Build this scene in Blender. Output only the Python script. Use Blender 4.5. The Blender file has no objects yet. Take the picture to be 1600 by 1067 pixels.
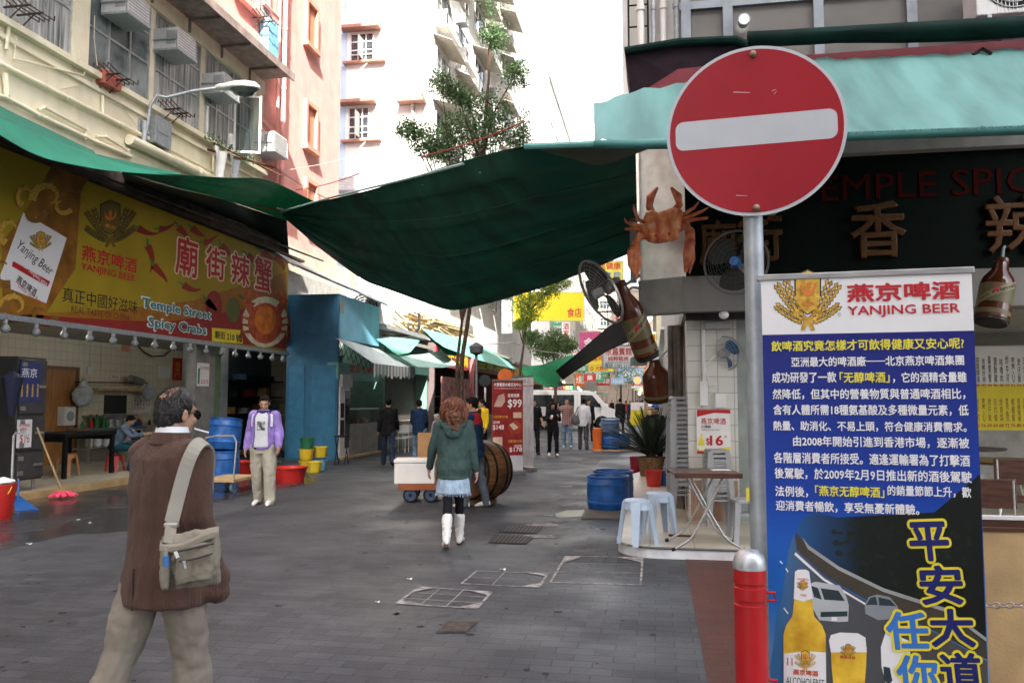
import bpy, bmesh, math, random
from mathutils import Vector, Matrix, noise, Euler
random.seed(7)
R = math.radians
SC = bpy.context.scene
COL = SC.collection
PI = math.pi
# ------------------------------------------------------------------ camera, sky, sun, exposure
F = 1258.0; PITCH = R(4.25); YAW = R(10); CH = 1.6
cam_d = bpy.data.cameras.new('camera'); cam = bpy.data.objects.new('camera', cam_d); COL.objects.link(cam)
cam_d.sensor_width = 36; cam_d.lens = 36 * F / 1600; cam_d.clip_start = .05; cam_d.clip_end = 2000
cam.location = (0, 0, CH); cam.rotation_euler = (R(90) + PITCH, 0, YAW)
SC.camera = cam
SUN_EL = R(40); SUN_H = Vector((.29, -.957, 0)).normalized()          # horizontal direction towards the sun
W = bpy.data.worlds.new('World'); SC.world = W; W.use_nodes = True
wn = W.node_tree; bg = wn.nodes['Background']
sky = wn.nodes.new('ShaderNodeTexSky'); sky.sky_type = 'NISHITA'; sky.sun_disc = False
sky.sun_elevation = SUN_EL; sky.sun_rotation = math.atan2(SUN_H.x, SUN_H.y)
sky.air_density = 1.0; sky.dust_density = 5.0; sky.ozone_density = 1.0
hs = wn.nodes.new('ShaderNodeHueSaturation'); hs.inputs['Saturation'].default_value = .55
wn.links.new(sky.outputs[0], hs.inputs['Color']); wn.links.new(hs.outputs[0], bg.inputs['Color']); bg.inputs['Strength'].default_value = .15
sl = bpy.data.lights.new('sun', 'SUN'); sl.energy = 4.5; sl.angle = R(.5); sl.color = (1, .95, .86)
so = bpy.data.objects.new('sun', sl); COL.objects.link(so); so.location = (20, -40, 60)
sd = -(SUN_H * math.cos(SUN_EL) + Vector((0, 0, math.sin(SUN_EL))))
so.rotation_euler = sd.to_track_quat('-Z', 'Y').to_euler()
SC.view_settings.view_transform = 'Standard'; SC.view_settings.look = 'None'; SC.view_settings.gamma = 1
SC.view_settings.exposure = 2.4
SC.cycles.max_bounces = 7; SC.cycles.transparent_max_bounces = 12
SC.cycles.sample_clamp_indirect = 6
# ------------------------------------------------------------------ picking points of the place
def ray(px, py):
 t = (px - 800) / F; v = (533.5 - py) / F
 fw = math.cos(PITCH) - v * math.sin(PITCH); up = math.sin(PITCH) + v * math.cos(PITCH)
 return Vector((t * math.cos(YAW) - fw * math.sin(YAW), t * math.sin(YAW) + fw * math.cos(YAW), up)), fw
O = Vector((0, 0, CH))
def az(px, py, z=0): d, f = ray(px, py); return O + d * ((z - CH) / d.z)
def ax(px, py, x): d, f = ray(px, py); return O + d * (x / d.x)
def ay(px, py, y): d, f = ray(px, py); return O + d * (y / d.y)
def ad(px, py, dist): d, f = ray(px, py); return O + d * (dist / f)
def ground(px, dist, z=0): p = ad(px, 627, dist); p.z = z; return p
# ------------------------------------------------------------------ mesh builder
class MB:
 def __init__(s): s.v = []; s.f = []; s.m = []; s.s = []
 def add(s, vs, fs, mi=0, sm=False):
  n = len(s.v); s.v += [tuple(v) for v in vs]
  for f in fs: s.f.append(tuple(i + n for i in f)); s.m.append(mi); s.s.append(sm)
  return s
 def box(s, x0, y0, z0, x1, y1, z1, mi=0, mat=None):
  vs = [Vector((x, y, z)) for z in (z0, z1) for y in (y0, y1) for x in (x0, x1)]
  if mat: vs = [mat @ v for v in vs]
  return s.add(vs, [(0, 2, 3, 1), (4, 5, 7, 6), (0, 1, 5, 4), (2, 6, 7, 3), (0, 4, 6, 2), (1, 3, 7, 5)], mi)
 def cbox(s, c, sx, sy, sz, rz=0, mi=0, rx=0, ry=0):
  m = Matrix.Translation(c) @ Euler((rx, ry, rz)).to_matrix().to_4x4()
  return s.box(-sx / 2, -sy / 2, -sz / 2, sx / 2, sy / 2, sz / 2, mi, m)
 def tube(s, pts, r, n=8, mi=0, cap=True, sm=True):
  pts = [Vector(p) for p in pts]; k = len(pts)
  if not isinstance(r, (list, tuple)): r = [r] * k
  vs = []; up = None
  for i, p in enumerate(pts):
   d = (pts[min(i + 1, k - 1)] - pts[max(i - 1, 0)])
   if d.length < 1e-9: d = Vector((0, 0, 1))
   d.normalize()
   if up is None:
    up = Vector((0, 0, 1)) if abs(d.z) < .9 else Vector((1, 0, 0))
   a = d.cross(up);
   if a.length < 1e-5: a = d.orthogonal()
   a.normalize(); b = a.cross(d); up = b
   for j in range(n):
    q = 2 * PI * j / n; vs.append(p + (a * math.cos(q) + b * math.sin(q)) * r[i])
  fs = [(i * n + j, i * n + (j + 1) % n, (i + 1) * n + (j + 1) % n, (i + 1) * n + j) for i in range(k - 1) for j in range(n)]
  s.add(vs, fs, mi, sm)
  if cap: s.add(vs[:n], [tuple(range(n - 1, -1, -1))], mi); s.add(vs[-n:], [tuple(range(n))], mi)
  return s
 def limb(s, pts, rs, n=12):
  s.tube(pts, rs, n)
  for p, r in zip(pts, rs): s.ell(p, (r, r, r), n, 8)
  return s
 def lathe(s, prof, n=24, mat=None, mi=0, sm=True, c=(0, 0, 0), ang=2 * PI, cap=False):
  vs = []; k = len(prof); c = Vector(c)
  for r, z in prof:
   for j in range(n):
    q = ang * j / n; v = Vector((r * math.cos(q), r * math.sin(q), z)) + c
    vs.append(mat @ v if mat else v)
  s.add(vs, [(i * n + j, i * n + (j + 1) % n, (i + 1) * n + (j + 1) % n, (i + 1) * n + j) for i in range(k - 1) for j in range(n)], mi, sm)
  if cap: s.add(vs[:n], [tuple(range(n - 1, -1, -1))], mi)
  return s
 def ell(s, c, r, n=16, m=10, mat=None, mi=0, sm=True):
  vs = []; c = Vector(c)
  for i in range(m + 1):
   a = PI * i / m
   for j in range(n):
    b = 2 * PI * j / n
    v = c + Vector((r[0] * math.sin(a) * math.cos(b), r[1] * math.sin(a) * math.sin(b), r[2] * math.cos(a)))
    vs.append(mat @ v if mat else v)
  return s.add(vs, [(i * n + j, (i + 1) * n + j, (i + 1) * n + (j + 1) % n, i * n + (j + 1) % n) for i in range(m) for j in range(n)], mi, sm)
 def loft(s, rings, mi=0, sm=True, cap=True):
  n = len(rings[0]); vs = [p for r in rings for p in r]
  s.add(vs, [(i * n + j, i * n + (j + 1) % n, (i + 1) * n + (j + 1) % n, (i + 1) * n + j) for i in range(len(rings) - 1) for j in range(n)], mi, sm)
  if cap: s.add(rings[0], [tuple(range(n - 1, -1, -1))], mi); s.add(rings[-1], [tuple(range(n))], mi)
  return s
 def prism(s, poly, vec, mi=0):                       # polygon of 3-D points pushed along vec
  vec = Vector(vec); a = [Vector(p) for p in poly]; b = [p + vec for p in a]; n = len(a)
  s.add(a + b, [tuple(range(n - 1, -1, -1)), tuple(range(n, 2 * n))] + [(j, (j + 1) % n, n + (j + 1) % n, n + j) for j in range(n)], mi)
  return s
 def grid(s, fn, nu, nv, thick=0, mi=0, sm=True):
  P = [[Vector(fn(i / nu, j / nv)) for j in range(nv + 1)] for i in range(nu + 1)]
  vs = [p for r in P for p in r]; w = nv + 1
  fs = [(i * w + j, (i + 1) * w + j, (i + 1) * w + j + 1, i * w + j + 1) for i in range(nu) for j in range(nv)]
  if thick:
   N = []
   for i in range(nu + 1):
    for j in range(nv + 1):
     a = P[min(i + 1, nu)][j] - P[max(i - 1, 0)][j]; b = P[i][min(j + 1, nv)] - P[i][max(j - 1, 0)]
     q = a.cross(b); N.append(q.normalized() if q.length > 1e-9 else Vector((0, 0, 1)))
   k = len(vs); vs2 = [v - m * thick for v, m in zip(vs, N)]
   fs2 = [tuple(x + k for x in reversed(f)) for f in fs]
   bd = [i * w for i in range(nu + 1)] + [nu * w + j for j in range(1, w)] + [i * w + nv for i in range(nu - 1, -1, -1)] + [j for j in range(nv - 1, 0, -1)]
   fs3 = [(bd[i], bd[(i + 1) % len(bd)], bd[(i + 1) % len(bd)] + k, bd[i] + k) for i in range(len(bd))]
   return s.add(vs + vs2, fs + fs2 + fs3, mi, sm)
  return s.add(vs, fs, mi, sm)
 def mesh(s, name):
  me = bpy.data.meshes.new(name); me.from_pydata(s.v, [], s.f)
  me.polygons.foreach_set('material_index', s.m); me.polygons.foreach_set('use_smooth', s.s); me.update()
  if any(s.s): me.set_sharp_from_angle(angle=R(38))
  return me
def chain_mat(p):
 m = Matrix.Identity(4)
 while p is not None: m = p.matrix_basis @ m; p = p.parent
 return m
def tag(o, label=None, cat=None, group=None, kind=None):
 if label: o['label'] = label
 if cat: o['category'] = cat
 if group: o['group'] = group
 if kind: o['kind'] = kind
 return o
def link(name, me, mats, parent=None, local=False):
 if not isinstance(mats, (list, tuple)): mats = [mats]
 for m in mats: me.materials.append(m)
 o = bpy.data.objects.new(name, me); COL.objects.link(o)
 if parent is not None:
  o.parent = parent
  if not local: me.transform(chain_mat(parent).inverted())
 return o
def obj(name, mb, mats, parent=None, local=False, bevel=0, label=None):
 me = mb.mesh(name) if isinstance(mb, MB) else mb
 o = link(name, me, mats, parent, local)
 if parent is None and not local:                     # origin at the base
  xs = [v.co for v in me.vertices]
  if xs:
   b = Vector(((min(v.x for v in xs) + max(v.x for v in xs)) / 2, (min(v.y for v in xs) + max(v.y for v in xs)) / 2, min(v.z for v in xs)))
   me.transform(Matrix.Translation(-b)); o.location = b
 if bevel:
  md = o.modifiers.new('bevel', 'BEVEL'); md.width = bevel; md.segments = 2; md.limit_method = 'ANGLE'; md.angle_limit = R(40)
 if label: o['label'] = label
 return o
def solo(name, mb, mats, label, cat, group=None, bevel=0):
 return tag(obj(name, mb, mats, bevel=bevel), label, cat, group)
def thing(name, label, cat, loc=(0, 0, 0), rz=0, group=None):
 o = bpy.data.objects.new(name, None); COL.objects.link(o); o.empty_display_size = .2
 o.location = loc; o.rotation_euler = (0, 0, rz)
 return tag(o, label, cat, group)
def struct(name, mb, mats):
 return tag(obj(name, mb, mats, local=True), kind='structure')
def dup(root, loc, rz=None, label=None):
 def cp(o, par):
  c = o.copy(); COL.objects.link(c)
  if par is not None: c.parent = par
  for ch in list(o.children): cp(ch, c)
  return c
 r = cp(root, None); r.location = loc
 if rz is not None: r.rotation_euler = (r.rotation_euler.x, r.rotation_euler.y, rz)
 if label: r['label'] = label
 return r
def remesh(mb, vox, smooth=5, fac=.5):
 me = mb.mesh('tmp'); o = bpy.data.objects.new('tmp', me); COL.objects.link(o)
 m = o.modifiers.new('r', 'REMESH'); m.mode = 'VOXEL'; m.voxel_size = vox; m.use_smooth_shade = True
 if smooth: q = o.modifiers.new('s', 'SMOOTH'); q.iterations = smooth; q.factor = fac
 dg = bpy.context.evaluated_depsgraph_get(); dg.update()
 out = bpy.data.meshes.new_from_object(o.evaluated_get(dg))
 bpy.data.objects.remove(o); bpy.data.meshes.remove(me)
 out.polygons.foreach_set('use_smooth', [True] * len(out.polygons)); out.materials.clear()
 return out
def crumple(me, amp, sc, sy=1.0, seed=0):
 off = Vector((seed * 7.3, seed * 3.1, seed * 1.7))
 ns = [v.normal.copy() for v in me.vertices]
 for v, n in zip(me.vertices, ns):
  p = Vector((v.co.x * sc, v.co.y * sc, v.co.z * sc * sy)) + off
  k = noise.noise(p) + .5 * noise.noise(p * 2.3)
  v.co += n * (k * amp)
 me.update(); return me
# ------------------------------------------------------------------ lettering
def text_mesh(body, bold=0, ext=0, align='CENTER', spacing=1, shear=0, line=1.0, bev=0):
 c = bpy.data.curves.new('t', 'FONT'); c.body = body; c.size = 1; c.align_x = align; c.offset = bold; c.extrude = ext
 c.space_character = spacing; c.shear = shear; c.space_line = line; c.resolution_u = 2; c.bevel_depth = bev
 o = bpy.data.objects.new('t', c); COL.objects.link(o)
 dg = bpy.context.evaluated_depsgraph_get(); dg.update()
 me = bpy.data.meshes.new_from_object(o.evaluated_get(dg))
 bpy.data.objects.remove(o); bpy.data.curves.remove(c); me.materials.clear()
 return me
class Plane:
 """a flat sign face: o = a point on it, u = right as read, n = outward"""
 def __init__(s, o, u, n=None, up=(0, 0, 1)):
  s.o = Vector(o); s.u = Vector(u).normalized(); s.v = Vector(up).normalized()
  s.n = s.u.cross(s.v).normalized()
 def hit(s, px, py):
  d, f = ray(px, py); t = (s.o - O).dot(s.n) / d.dot(s.n); q = O + d * t - s.o
  return q.dot(s.u), q.dot(s.v)
 def P(s, u, v, lift=0): return s.o + s.u * u + s.v * v + s.n * lift
 def pts(s, L, lift=0): return [s.P(*s.hit(x, y), lift) for x, y in L]
def put_text(parent, pl, body, rect, mat, lift=.003, bold=.0, px=True, name='lettering', rot=0, ext=0, shear=0, spacing=1, line=1.0, flow='w', bev=0):
 """fit text into rect: (x0,y0,x1,y1) in sign metres (or picture points when px) and lay it on the plane"""
 if px:
  x0, y0, x1, y1 = rect; ym = (y0 + y1) / 2; xm = (x0 + x1) / 2
  ul, ur = pl.hit(x0, ym)[0], pl.hit(x1, ym)[0]; vt, vb = pl.hit(xm, y0)[1], pl.hit(xm, y1)[1]
 else: ul, vb, ur, vt = rect
 me = text_mesh(body, 0, ext, 'LEFT', spacing, shear, line, bev)
 vs = [v.co for v in me.vertices]
 if not vs: return None
 if bold and not ext:
  bm = bmesh.new(); nk = 4 if bold < .03 else 12
  for k in range(nk):
   c_ = me.copy(); c_.transform(Matrix.Translation((bold * math.cos(2 * PI * k / nk + .4), bold * math.sin(2 * PI * k / nk + .4), .0025 * k + .001))); bm.from_mesh(c_); bpy.data.meshes.remove(c_)
  bm.to_mesh(me); bm.free(); vs = [v.co for v in me.vertices]
 a, b = min(v.x for v in vs), max(v.x for v in vs); c, d = min(v.y for v in vs), max(v.y for v in vs)
 sx = (ur - ul) / max(b - a, 1e-6); sy = (vt - vb) / max(d - c, 1e-6)
 cu, cv = (ul + ur) / 2, (vt + vb) / 2; cr, sr = math.cos(rot), math.sin(rot)
 for v in me.vertices:
  x = (v.co.x - (a + b) / 2) * sx; y = (v.co.y - (c + d) / 2) * sy; z = v.co.z
  v.co = pl.P(cu + x * cr - y * sr, cv + x * sr + y * cr, lift + (z * abs(sy) if ext else z * .02))
 me.update()
 return link(name, me, mat, parent)
# ------------------------------------------------------------------ materials
_mats = {}
def M(name, c=(.5, .5, .5), r=.6, m=0, var=.12, sc=5, bump=0, bsc=60, spec=.5, emit=0, trans=0, dirt=0, stretch=None, sheen=0, aniso=None, c2=None, dsc=1.2):
 if name in _mats: return _mats[name]
 mt = bpy.data.materials.new(name); _mats[name] = mt; mt.use_nodes = True; nt = mt.node_tree; N = nt.nodes; L = nt.links
 b = N['Principled BSDF']; b.inputs['Roughness'].default_value = r; b.inputs['Metallic'].default_value = m
 b.inputs['Specular IOR Level'].default_value = spec
 if sheen: b.inputs['Sheen Weight'].default_value = sheen
 tc = N.new('ShaderNodeTexCoord'); src = tc.outputs['Object']
 if stretch:
  mp = N.new('ShaderNodeMapping'); mp.inputs['Scale'].default_value = stretch; L.new(src, mp.inputs[0]); src = mp.outputs[0]
 nz = N.new('ShaderNodeTexNoise'); nz.inputs['Scale'].default_value = sc; nz.inputs['Detail'].default_value = 6; L.new(src, nz.inputs['Vector'])
 rp = N.new('ShaderNodeValToRGB'); e = rp.color_ramp.elements
 lo = [max(0, x * (1 - var * 1.6)) for x in c]; hi = list(c2) if c2 else [min(1, x * (1 + var)) for x in c]
 e[0].position = .32; e[0].color = (*lo, 1); e[1].position = .68; e[1].color = (*hi, 1)
 L.new(nz.outputs['Fac'], rp.inputs[0]); out = rp.outputs[0]
 if dirt:
  n2 = N.new('ShaderNodeTexNoise'); n2.inputs['Scale'].default_value = dsc; n2.inputs['Detail'].default_value = 8; n2.inputs['Roughness'].default_value = .7
  m3 = N.new('ShaderNodeMapping'); m3.inputs['Scale'].default_value = (1, 1, .15); L.new(tc.outputs['Object'], m3.inputs[0]); L.new(m3.outputs[0], n2.inputs['Vector'])
  r2 = N.new('ShaderNodeValToRGB'); r2.color_ramp.elements[0].position = .5; r2.color_ramp.elements[0].color = (0, 0, 0, 1); r2.color_ramp.elements[1].position = .75
  L.new(n2.outputs['Fac'], r2.inputs[0])
  mx = N.new('ShaderNodeMix'); mx.data_type = 'RGBA'; L.new(out, mx.inputs['A']); mx.inputs['B'].default_value = (c[0] * .35, c[1] * .32, c[2] * .28, 1)
  mm = N.new('ShaderNodeMath'); mm.operation = 'MULTIPLY'; mm.inputs[1].default_value = dirt; L.new(r2.outputs[0], mm.inputs[0]); L.new(mm.outputs[0], mx.inputs['Factor'])
  out = mx.outputs['Result']
 L.new(out, b.inputs['Base Color'])
 if bump:
  n3 = N.new('ShaderNodeTexNoise'); n3.inputs['Scale'].default_value = bsc; n3.inputs['Detail'].default_value = 5; L.new(src, n3.inputs['Vector'])
  bp = N.new('ShaderNodeBump'); bp.inputs['Strength'].default_value = bump; bp.inputs['Distance'].default_value = .02; L.new(n3.outputs['Fac'], bp.inputs['Height']); L.new(bp.outputs[0], b.inputs['Normal'])
 if emit: b.inputs['Emission Color'].default_value = (*c, 1); b.inputs['Emission Strength'].default_value = emit
 if trans:
  tr = N.new('ShaderNodeBsdfTranslucent'); L.new(out, tr.inputs['Color']); ms = N.new('ShaderNodeMixShader'); ms.inputs[0].default_value = trans
  L.new(b.outputs[0], ms.inputs[1]); L.new(tr.outputs[0], ms.inputs[2]); L.new(ms.outputs[0], N['Material Output'].inputs['Surface'])
 return mt
def nodes_of(mt): return mt.node_tree.nodes, mt.node_tree.links, mt.node_tree.nodes['Principled BSDF']
def m_brick(name, c1, c2, mort, bw, bh, ms=.012, off=.5, r=.7, bump=.4, axes='XY', var=.35, big=.5, rough_noise=None, stain=None):
 if name in _mats: return _mats[name]
 mt = bpy.data.materials.new(name); _mats[name] = mt; mt.use_nodes = True; N, L, b = nodes_of(mt)
 tc = N.new('ShaderNodeTexCoord'); src = tc.outputs['Object']
 if axes != 'XY':
  sp = N.new('ShaderNodeSeparateXYZ'); cb = N.new('ShaderNodeCombineXYZ'); L.new(src, sp.inputs[0])
  L.new(sp.outputs[axes[0]], cb.inputs[0]); L.new(sp.outputs[axes[1]], cb.inputs[1]); src = cb.outputs[0]
 br = N.new('ShaderNodeTexBrick'); br.offset = off; br.inputs['Scale'].default_value = 1
 br.inputs['Brick Width'].default_value = bw; br.inputs['Row Height'].default_value = bh; br.inputs['Mortar Size'].default_value = ms; br.inputs['Mortar Smooth'].default_value = .3
 br.inputs['Color1'].default_value = (*c1, 1); br.inputs['Color2'].default_value = (*c2, 1); br.inputs['Mortar'].default_value = (*mort, 1)
 wv = N.new('ShaderNodeTexNoise'); wv.inputs['Scale'].default_value = 1.3; L.new(src, wv.inputs['Vector'])
 vm = N.new('ShaderNodeVectorMath'); vm.operation = 'MULTIPLY_ADD'; L.new(wv.outputs['Color'], vm.inputs[0]); vm.inputs[1].default_value = (.03, .03, 0); L.new(src, vm.inputs[2])
 L.new(vm.outputs[0], br.inputs['Vector'])
 nz = N.new('ShaderNodeTexNoise'); nz.inputs['Scale'].default_value = big; nz.inputs['Detail'].default_value = 9; nz.inputs['Roughness'].default_value = .62; L.new(src, nz.inputs['Vector'])
 mr = N.new('ShaderNodeMapRange'); mr.inputs[1].default_value = .3; mr.inputs[2].default_value = .7; mr.inputs[3].default_value = 1 - var; mr.inputs[4].default_value = 1 + var; L.new(nz.outputs['Fac'], mr.inputs[0])
 mu = N.new('ShaderNodeVectorMath'); mu.operation = 'SCALE'; L.new(br.outputs['Color'], mu.inputs[0]); L.new(mr.outputs[0], mu.inputs['Scale'])
 out = mu.outputs[0]
 if stain:
  n5 = N.new('ShaderNodeTexNoise'); n5.inputs['Scale'].default_value = stain[1]; n5.inputs['Detail'].default_value = 10; n5.inputs['Roughness'].default_value = .75; L.new(src, n5.inputs['Vector'])
  r5 = N.new('ShaderNodeMapRange'); r5.inputs[1].default_value = .56; r5.inputs[2].default_value = .72; r5.inputs[4].default_value = stain[2]; L.new(n5.outputs['Fac'], r5.inputs[0])
  mx = N.new('ShaderNodeMix'); mx.data_type = 'RGBA'; L.new(out, mx.inputs['A']); mx.inputs['B'].default_value = (*stain[0], 1); L.new(r5.outputs[0], mx.inputs['Factor']); out = mx.outputs['Result']
 L.new(out, b.inputs['Base Color']); b.inputs['Roughness'].default_value = r
 if rough_noise:
  n4 = N.new('ShaderNodeTexNoise'); n4.inputs['Scale'].default_value = .8; n4.inputs['Detail'].default_value = 7; L.new(src, n4.inputs['Vector'])
  m4 = N.new('ShaderNodeMapRange'); m4.inputs[1].default_value = .35; m4.inputs[2].default_value = .65; m4.inputs[3].default_value = rough_noise[0]; m4.inputs[4].default_value = rough_noise[1]
  L.new(n4.outputs['Fac'], m4.inputs[0]); L.new(m4.outputs[0], b.inputs['Roughness'])
 fn = N.new('ShaderNodeTexNoise'); fn.inputs['Scale'].default_value = 55; fn.inputs['Detail'].default_value = 4; L.new(src, fn.inputs['Vector'])
 ma = N.new('ShaderNodeMath'); ma.operation = 'MULTIPLY_ADD'; L.new(br.outputs['Fac'], ma.inputs[0]); ma.inputs[1].default_value = -1; L.new(fn.outputs['Fac'], ma.inputs[2])
 bp = N.new('ShaderNodeBump'); bp.inputs['Strength'].default_value = bump; bp.inputs['Distance'].default_value = .006; L.new(ma.outputs[0], bp.inputs['Height']); L.new(bp.outputs[0], b.inputs['Normal'])
 return mt
def m_stripe(name, cA, cB, freq, axis='Z', duty=.5, r=.7, trans=0, rotz=0, second=None):
 """two-colour stripes along one object axis; second = another axis for checks"""
 if name in _mats: return _mats[name]
 mt = bpy.data.materials.new(name); _mats[name] = mt; mt.use_nodes = True; N, L, b = nodes_of(mt); b.inputs['Roughness'].default_value = r
 tc = N.new('ShaderNodeTexCoord'); sp = N.new('ShaderNodeSeparateXYZ'); L.new(tc.outputs['Object'], sp.inputs[0])
 def band(a):
  m1 = N.new('ShaderNodeMath'); m1.operation = 'MULTIPLY'; m1.inputs[1].default_value = freq; L.new(sp.outputs[a], m1.inputs[0])
  m2 = N.new('ShaderNodeMath'); m2.operation = 'FRACT'; L.new(m1.outputs[0], m2.inputs[0])
  m3 = N.new('ShaderNodeMath'); m3.operation = 'GREATER_THAN'; m3.inputs[1].default_value = duty; L.new(m2.outputs[0], m3.inputs[0]); return m3.outputs[0]
 f = band(axis)
 if second:
  g = band(second); ad_ = N.new('ShaderNodeMath'); ad_.operation = 'ADD'; L.new(f, ad_.inputs[0]); L.new(g, ad_.inputs[1])
  hf = N.new('ShaderNodeMath'); hf.operation = 'MULTIPLY'; hf.inputs[1].default_value = .5; L.new(ad_.outputs[0], hf.inputs[0]); f = hf.outputs[0]
 mx = N.new('ShaderNodeMix'); mx.data_type = 'RGBA'; L.new(f, mx.inputs['Factor']); mx.inputs['A'].default_value = (*cA, 1); mx.inputs['B'].default_value = (*cB, 1)
 L.new(mx.outputs['Result'], b.inputs['Base Color'])
 if trans:
  tr = N.new('ShaderNodeBsdfTranslucent'); L.new(mx.outputs['Result'], tr.inputs['Color']); ms = N.new('ShaderNodeMixShader'); ms.inputs[0].default_value = trans
  L.new(b.outputs[0], ms.inputs[1]); L.new(tr.outputs[0], ms.inputs[2]); L.new(ms.outputs[0], N['Material Output'].inputs['Surface'])
 return mt
def m_grad(name, stops, z0, z1, r=.4, axis='Z'):
 """printed colour run along one axis of the object (ink of a poster)"""
 mt = bpy.data.materials.new(name); mt.use_nodes = True; N, L, b = nodes_of(mt); b.inputs['Roughness'].default_value = r
 tc = N.new('ShaderNodeTexCoord'); sp = N.new('ShaderNodeSeparateXYZ'); L.new(tc.outputs['Object'], sp.inputs[0])
 mr = N.new('ShaderNodeMapRange'); mr.inputs[1].default_value = z0; mr.inputs[2].default_value = z1; L.new(sp.outputs[axis], mr.inputs[0])
 rp = N.new('ShaderNodeValToRGB'); e = rp.color_ramp.elements
 e[0].position = stops[0][0]; e[0].color = (*stops[0][1], 1); e[1].position = stops[-1][0]; e[1].color = (*stops[-1][1], 1)
 for p, c in stops[1:-1]: k = e.new(p); k.color = (*c, 1)
 L.new(mr.outputs[0], rp.inputs[0]); L.new(rp.outputs[0], b.inputs['Base Color']); return mt
def m_leaf(name, a, bcol, trans=.35):
 if name in _mats: return _mats[name]
 mt = bpy.data.materials.new(name); _mats[name] = mt; mt.use_nodes = True; N, L, b = nodes_of(mt); b.inputs['Roughness'].default_value = .55
 g = N.new('ShaderNodeNewGeometry'); mx = N.new('ShaderNodeMix'); mx.data_type = 'RGBA'; L.new(g.outputs['Random Per Island'], mx.inputs['Factor'])
 mx.inputs['A'].default_value = (*a, 1); mx.inputs['B'].default_value = (*bcol, 1); L.new(mx.outputs['Result'], b.inputs['Base Color'])
 tr = N.new('ShaderNodeBsdfTranslucent'); L.new(mx.outputs['Result'], tr.inputs['Color']); ms = N.new('ShaderNodeMixShader'); ms.inputs[0].default_value = trans
 L.new(b.outputs[0], ms.inputs[1]); L.new(tr.outputs[0], ms.inputs[2]); L.new(ms.outputs[0], N['Material Output'].inputs['Surface']); return mt
def m_glass(name, tint=(.9, .95, .95), tr=.7, r=.03):
 if name in _mats: return _mats[name]
 mt = bpy.data.materials.new(name); _mats[name] = mt; mt.use_nodes = True; N, L, b = nodes_of(mt)
 b.inputs['Roughness'].default_value = r; b.inputs['Base Color'].default_value = (.03, .04, .04, 1); b.inputs['Specular IOR Level'].default_value = .8
 t = N.new('ShaderNodeBsdfTransparent'); t.inputs[0].default_value = (*tint, 1); ms = N.new('ShaderNodeMixShader'); ms.inputs[0].default_value = tr
 L.new(b.outputs[0], ms.inputs[1]); L.new(t.outputs[0], ms.inputs[2]); L.new(ms.outputs[0], N['Material Output'].inputs['Surface']); return mt
def m_lamp(name, c, s):
 if name in _mats: return _mats[name]
 return M(name, c, .5, emit=s, var=0)
CREAM = M('cream paint', (.83, .77, .58), .75, var=.06, sc=2, bump=.15, bsc=30, dirt=.5, dsc=.9)
PINK = M('pink paint', (.76, .36, .32), .75, var=.06, sc=2, bump=.15, bsc=30, dirt=.3)
PINKD = M('deep pink paint', (.62, .28, .2), .75, var=.08, sc=2)
WHITEW = M('white wall paint', (.78, .77, .74), .8, var=.06, sc=1.5, bump=.15, dirt=.35, dsc=.5)
GREYW = M('grey wall render', (.42, .41, .40), .85, var=.1, sc=1.5, bump=.2, dirt=.4, dsc=.5)
BROWNW = M('brown grey render', (.36, .29, .25), .85, var=.1, sc=1.5, dirt=.4)
BLUEW = M('blue grey wall shade', (.45, .58, .74), .8, var=.08, sc=1, dirt=.3, dsc=.6)  # wall tone in shade, put into the colour
ALU = M('aluminium', (.55, .56, .56), .4, .7, var=.1, sc=9)
STEEL = M('brushed steel', (.45, .45, .44), .38, .8, var=.15, sc=8, stretch=(1, 1, 12))
GALV = M('galvanised steel', (.40, .44, .47), .5, .45, var=.12, sc=14, dirt=.25)
DARK = M('dark iron', (.018, .018, .018), .6, .1, var=.3, spec=.2)
BLACK = M('black plastic', (.008, .008, .009), .55, var=.2, spec=.25)
RUST = M('rusty iron', (.16, .06, .03), .8, .2, var=.5, sc=20)
GREYP = M('grey plastic', (.33, .34, .35), .45, var=.06)
LBLUEP = M('pale blue plastic', (.44, .55, .68), .4, var=.05)
BLUEP = M('blue plastic barrel', (.015, .12, .42), .42, var=.2, sc=6, dirt=.45, dsc=4)
BLUED = M('faded blue plastic', (.10, .17, .30), .5, var=.2, sc=6, dirt=.5, dsc=4)
REDP = M('red plastic', (.55, .025, .02), .38, var=.1)
REDPAINT = M('red post paint', (.45, .012, .015), .35, var=.1, sc=9, dirt=.3, dsc=7)
YELP = M('yellow plastic', (.75, .55, .04), .4, var=.08)
GRNP = M('dark green plastic', (.02, .16, .08), .45)
ORGP = M('orange plastic', (.75, .16, .02), .45, var=.1)
PINKP = M('pink mop cloth', (.8, .08, .16), .8, var=.2)
WHITEP = M('white plastic', (.78, .79, .78), .45, var=.04, dirt=.15, dsc=5)
WHITE = M('white print', (.82, .82, .82), .45, var=.02)
PAPER = M('white paper', (.80, .79, .77), .75, var=.04)
INK = M('black ink', (.012, .012, .014), .5)
REDI = M('red ink', (.50, .012, .02), .45, var=.04)
MAROON = M('maroon ink', (.20, .015, .018), .5, var=.1)
BLUEI = M('navy ink', (.008, .012, .13), .45, var=.05)
MBLUE = M('mid blue ink', (.04, .18, .55), .45, var=.05)
TEALI = M('teal ink', (.01, .22, .24), .5)
YELI = M('yellow ink', (.80, .68, .03), .45, var=.04)
GOLD = M('gold print', (.70, .42, .06), .4, .2, var=.3, sc=40)
GOLDM = M('gilded letter', (.085, .032, .005), .45, .5, var=.2, sc=20)
ORGI = M('orange ink', (.75, .22, .03), .5, var=.2)
GREENI = M('green ink', (.03, .22, .05), .5, var=.15)
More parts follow.
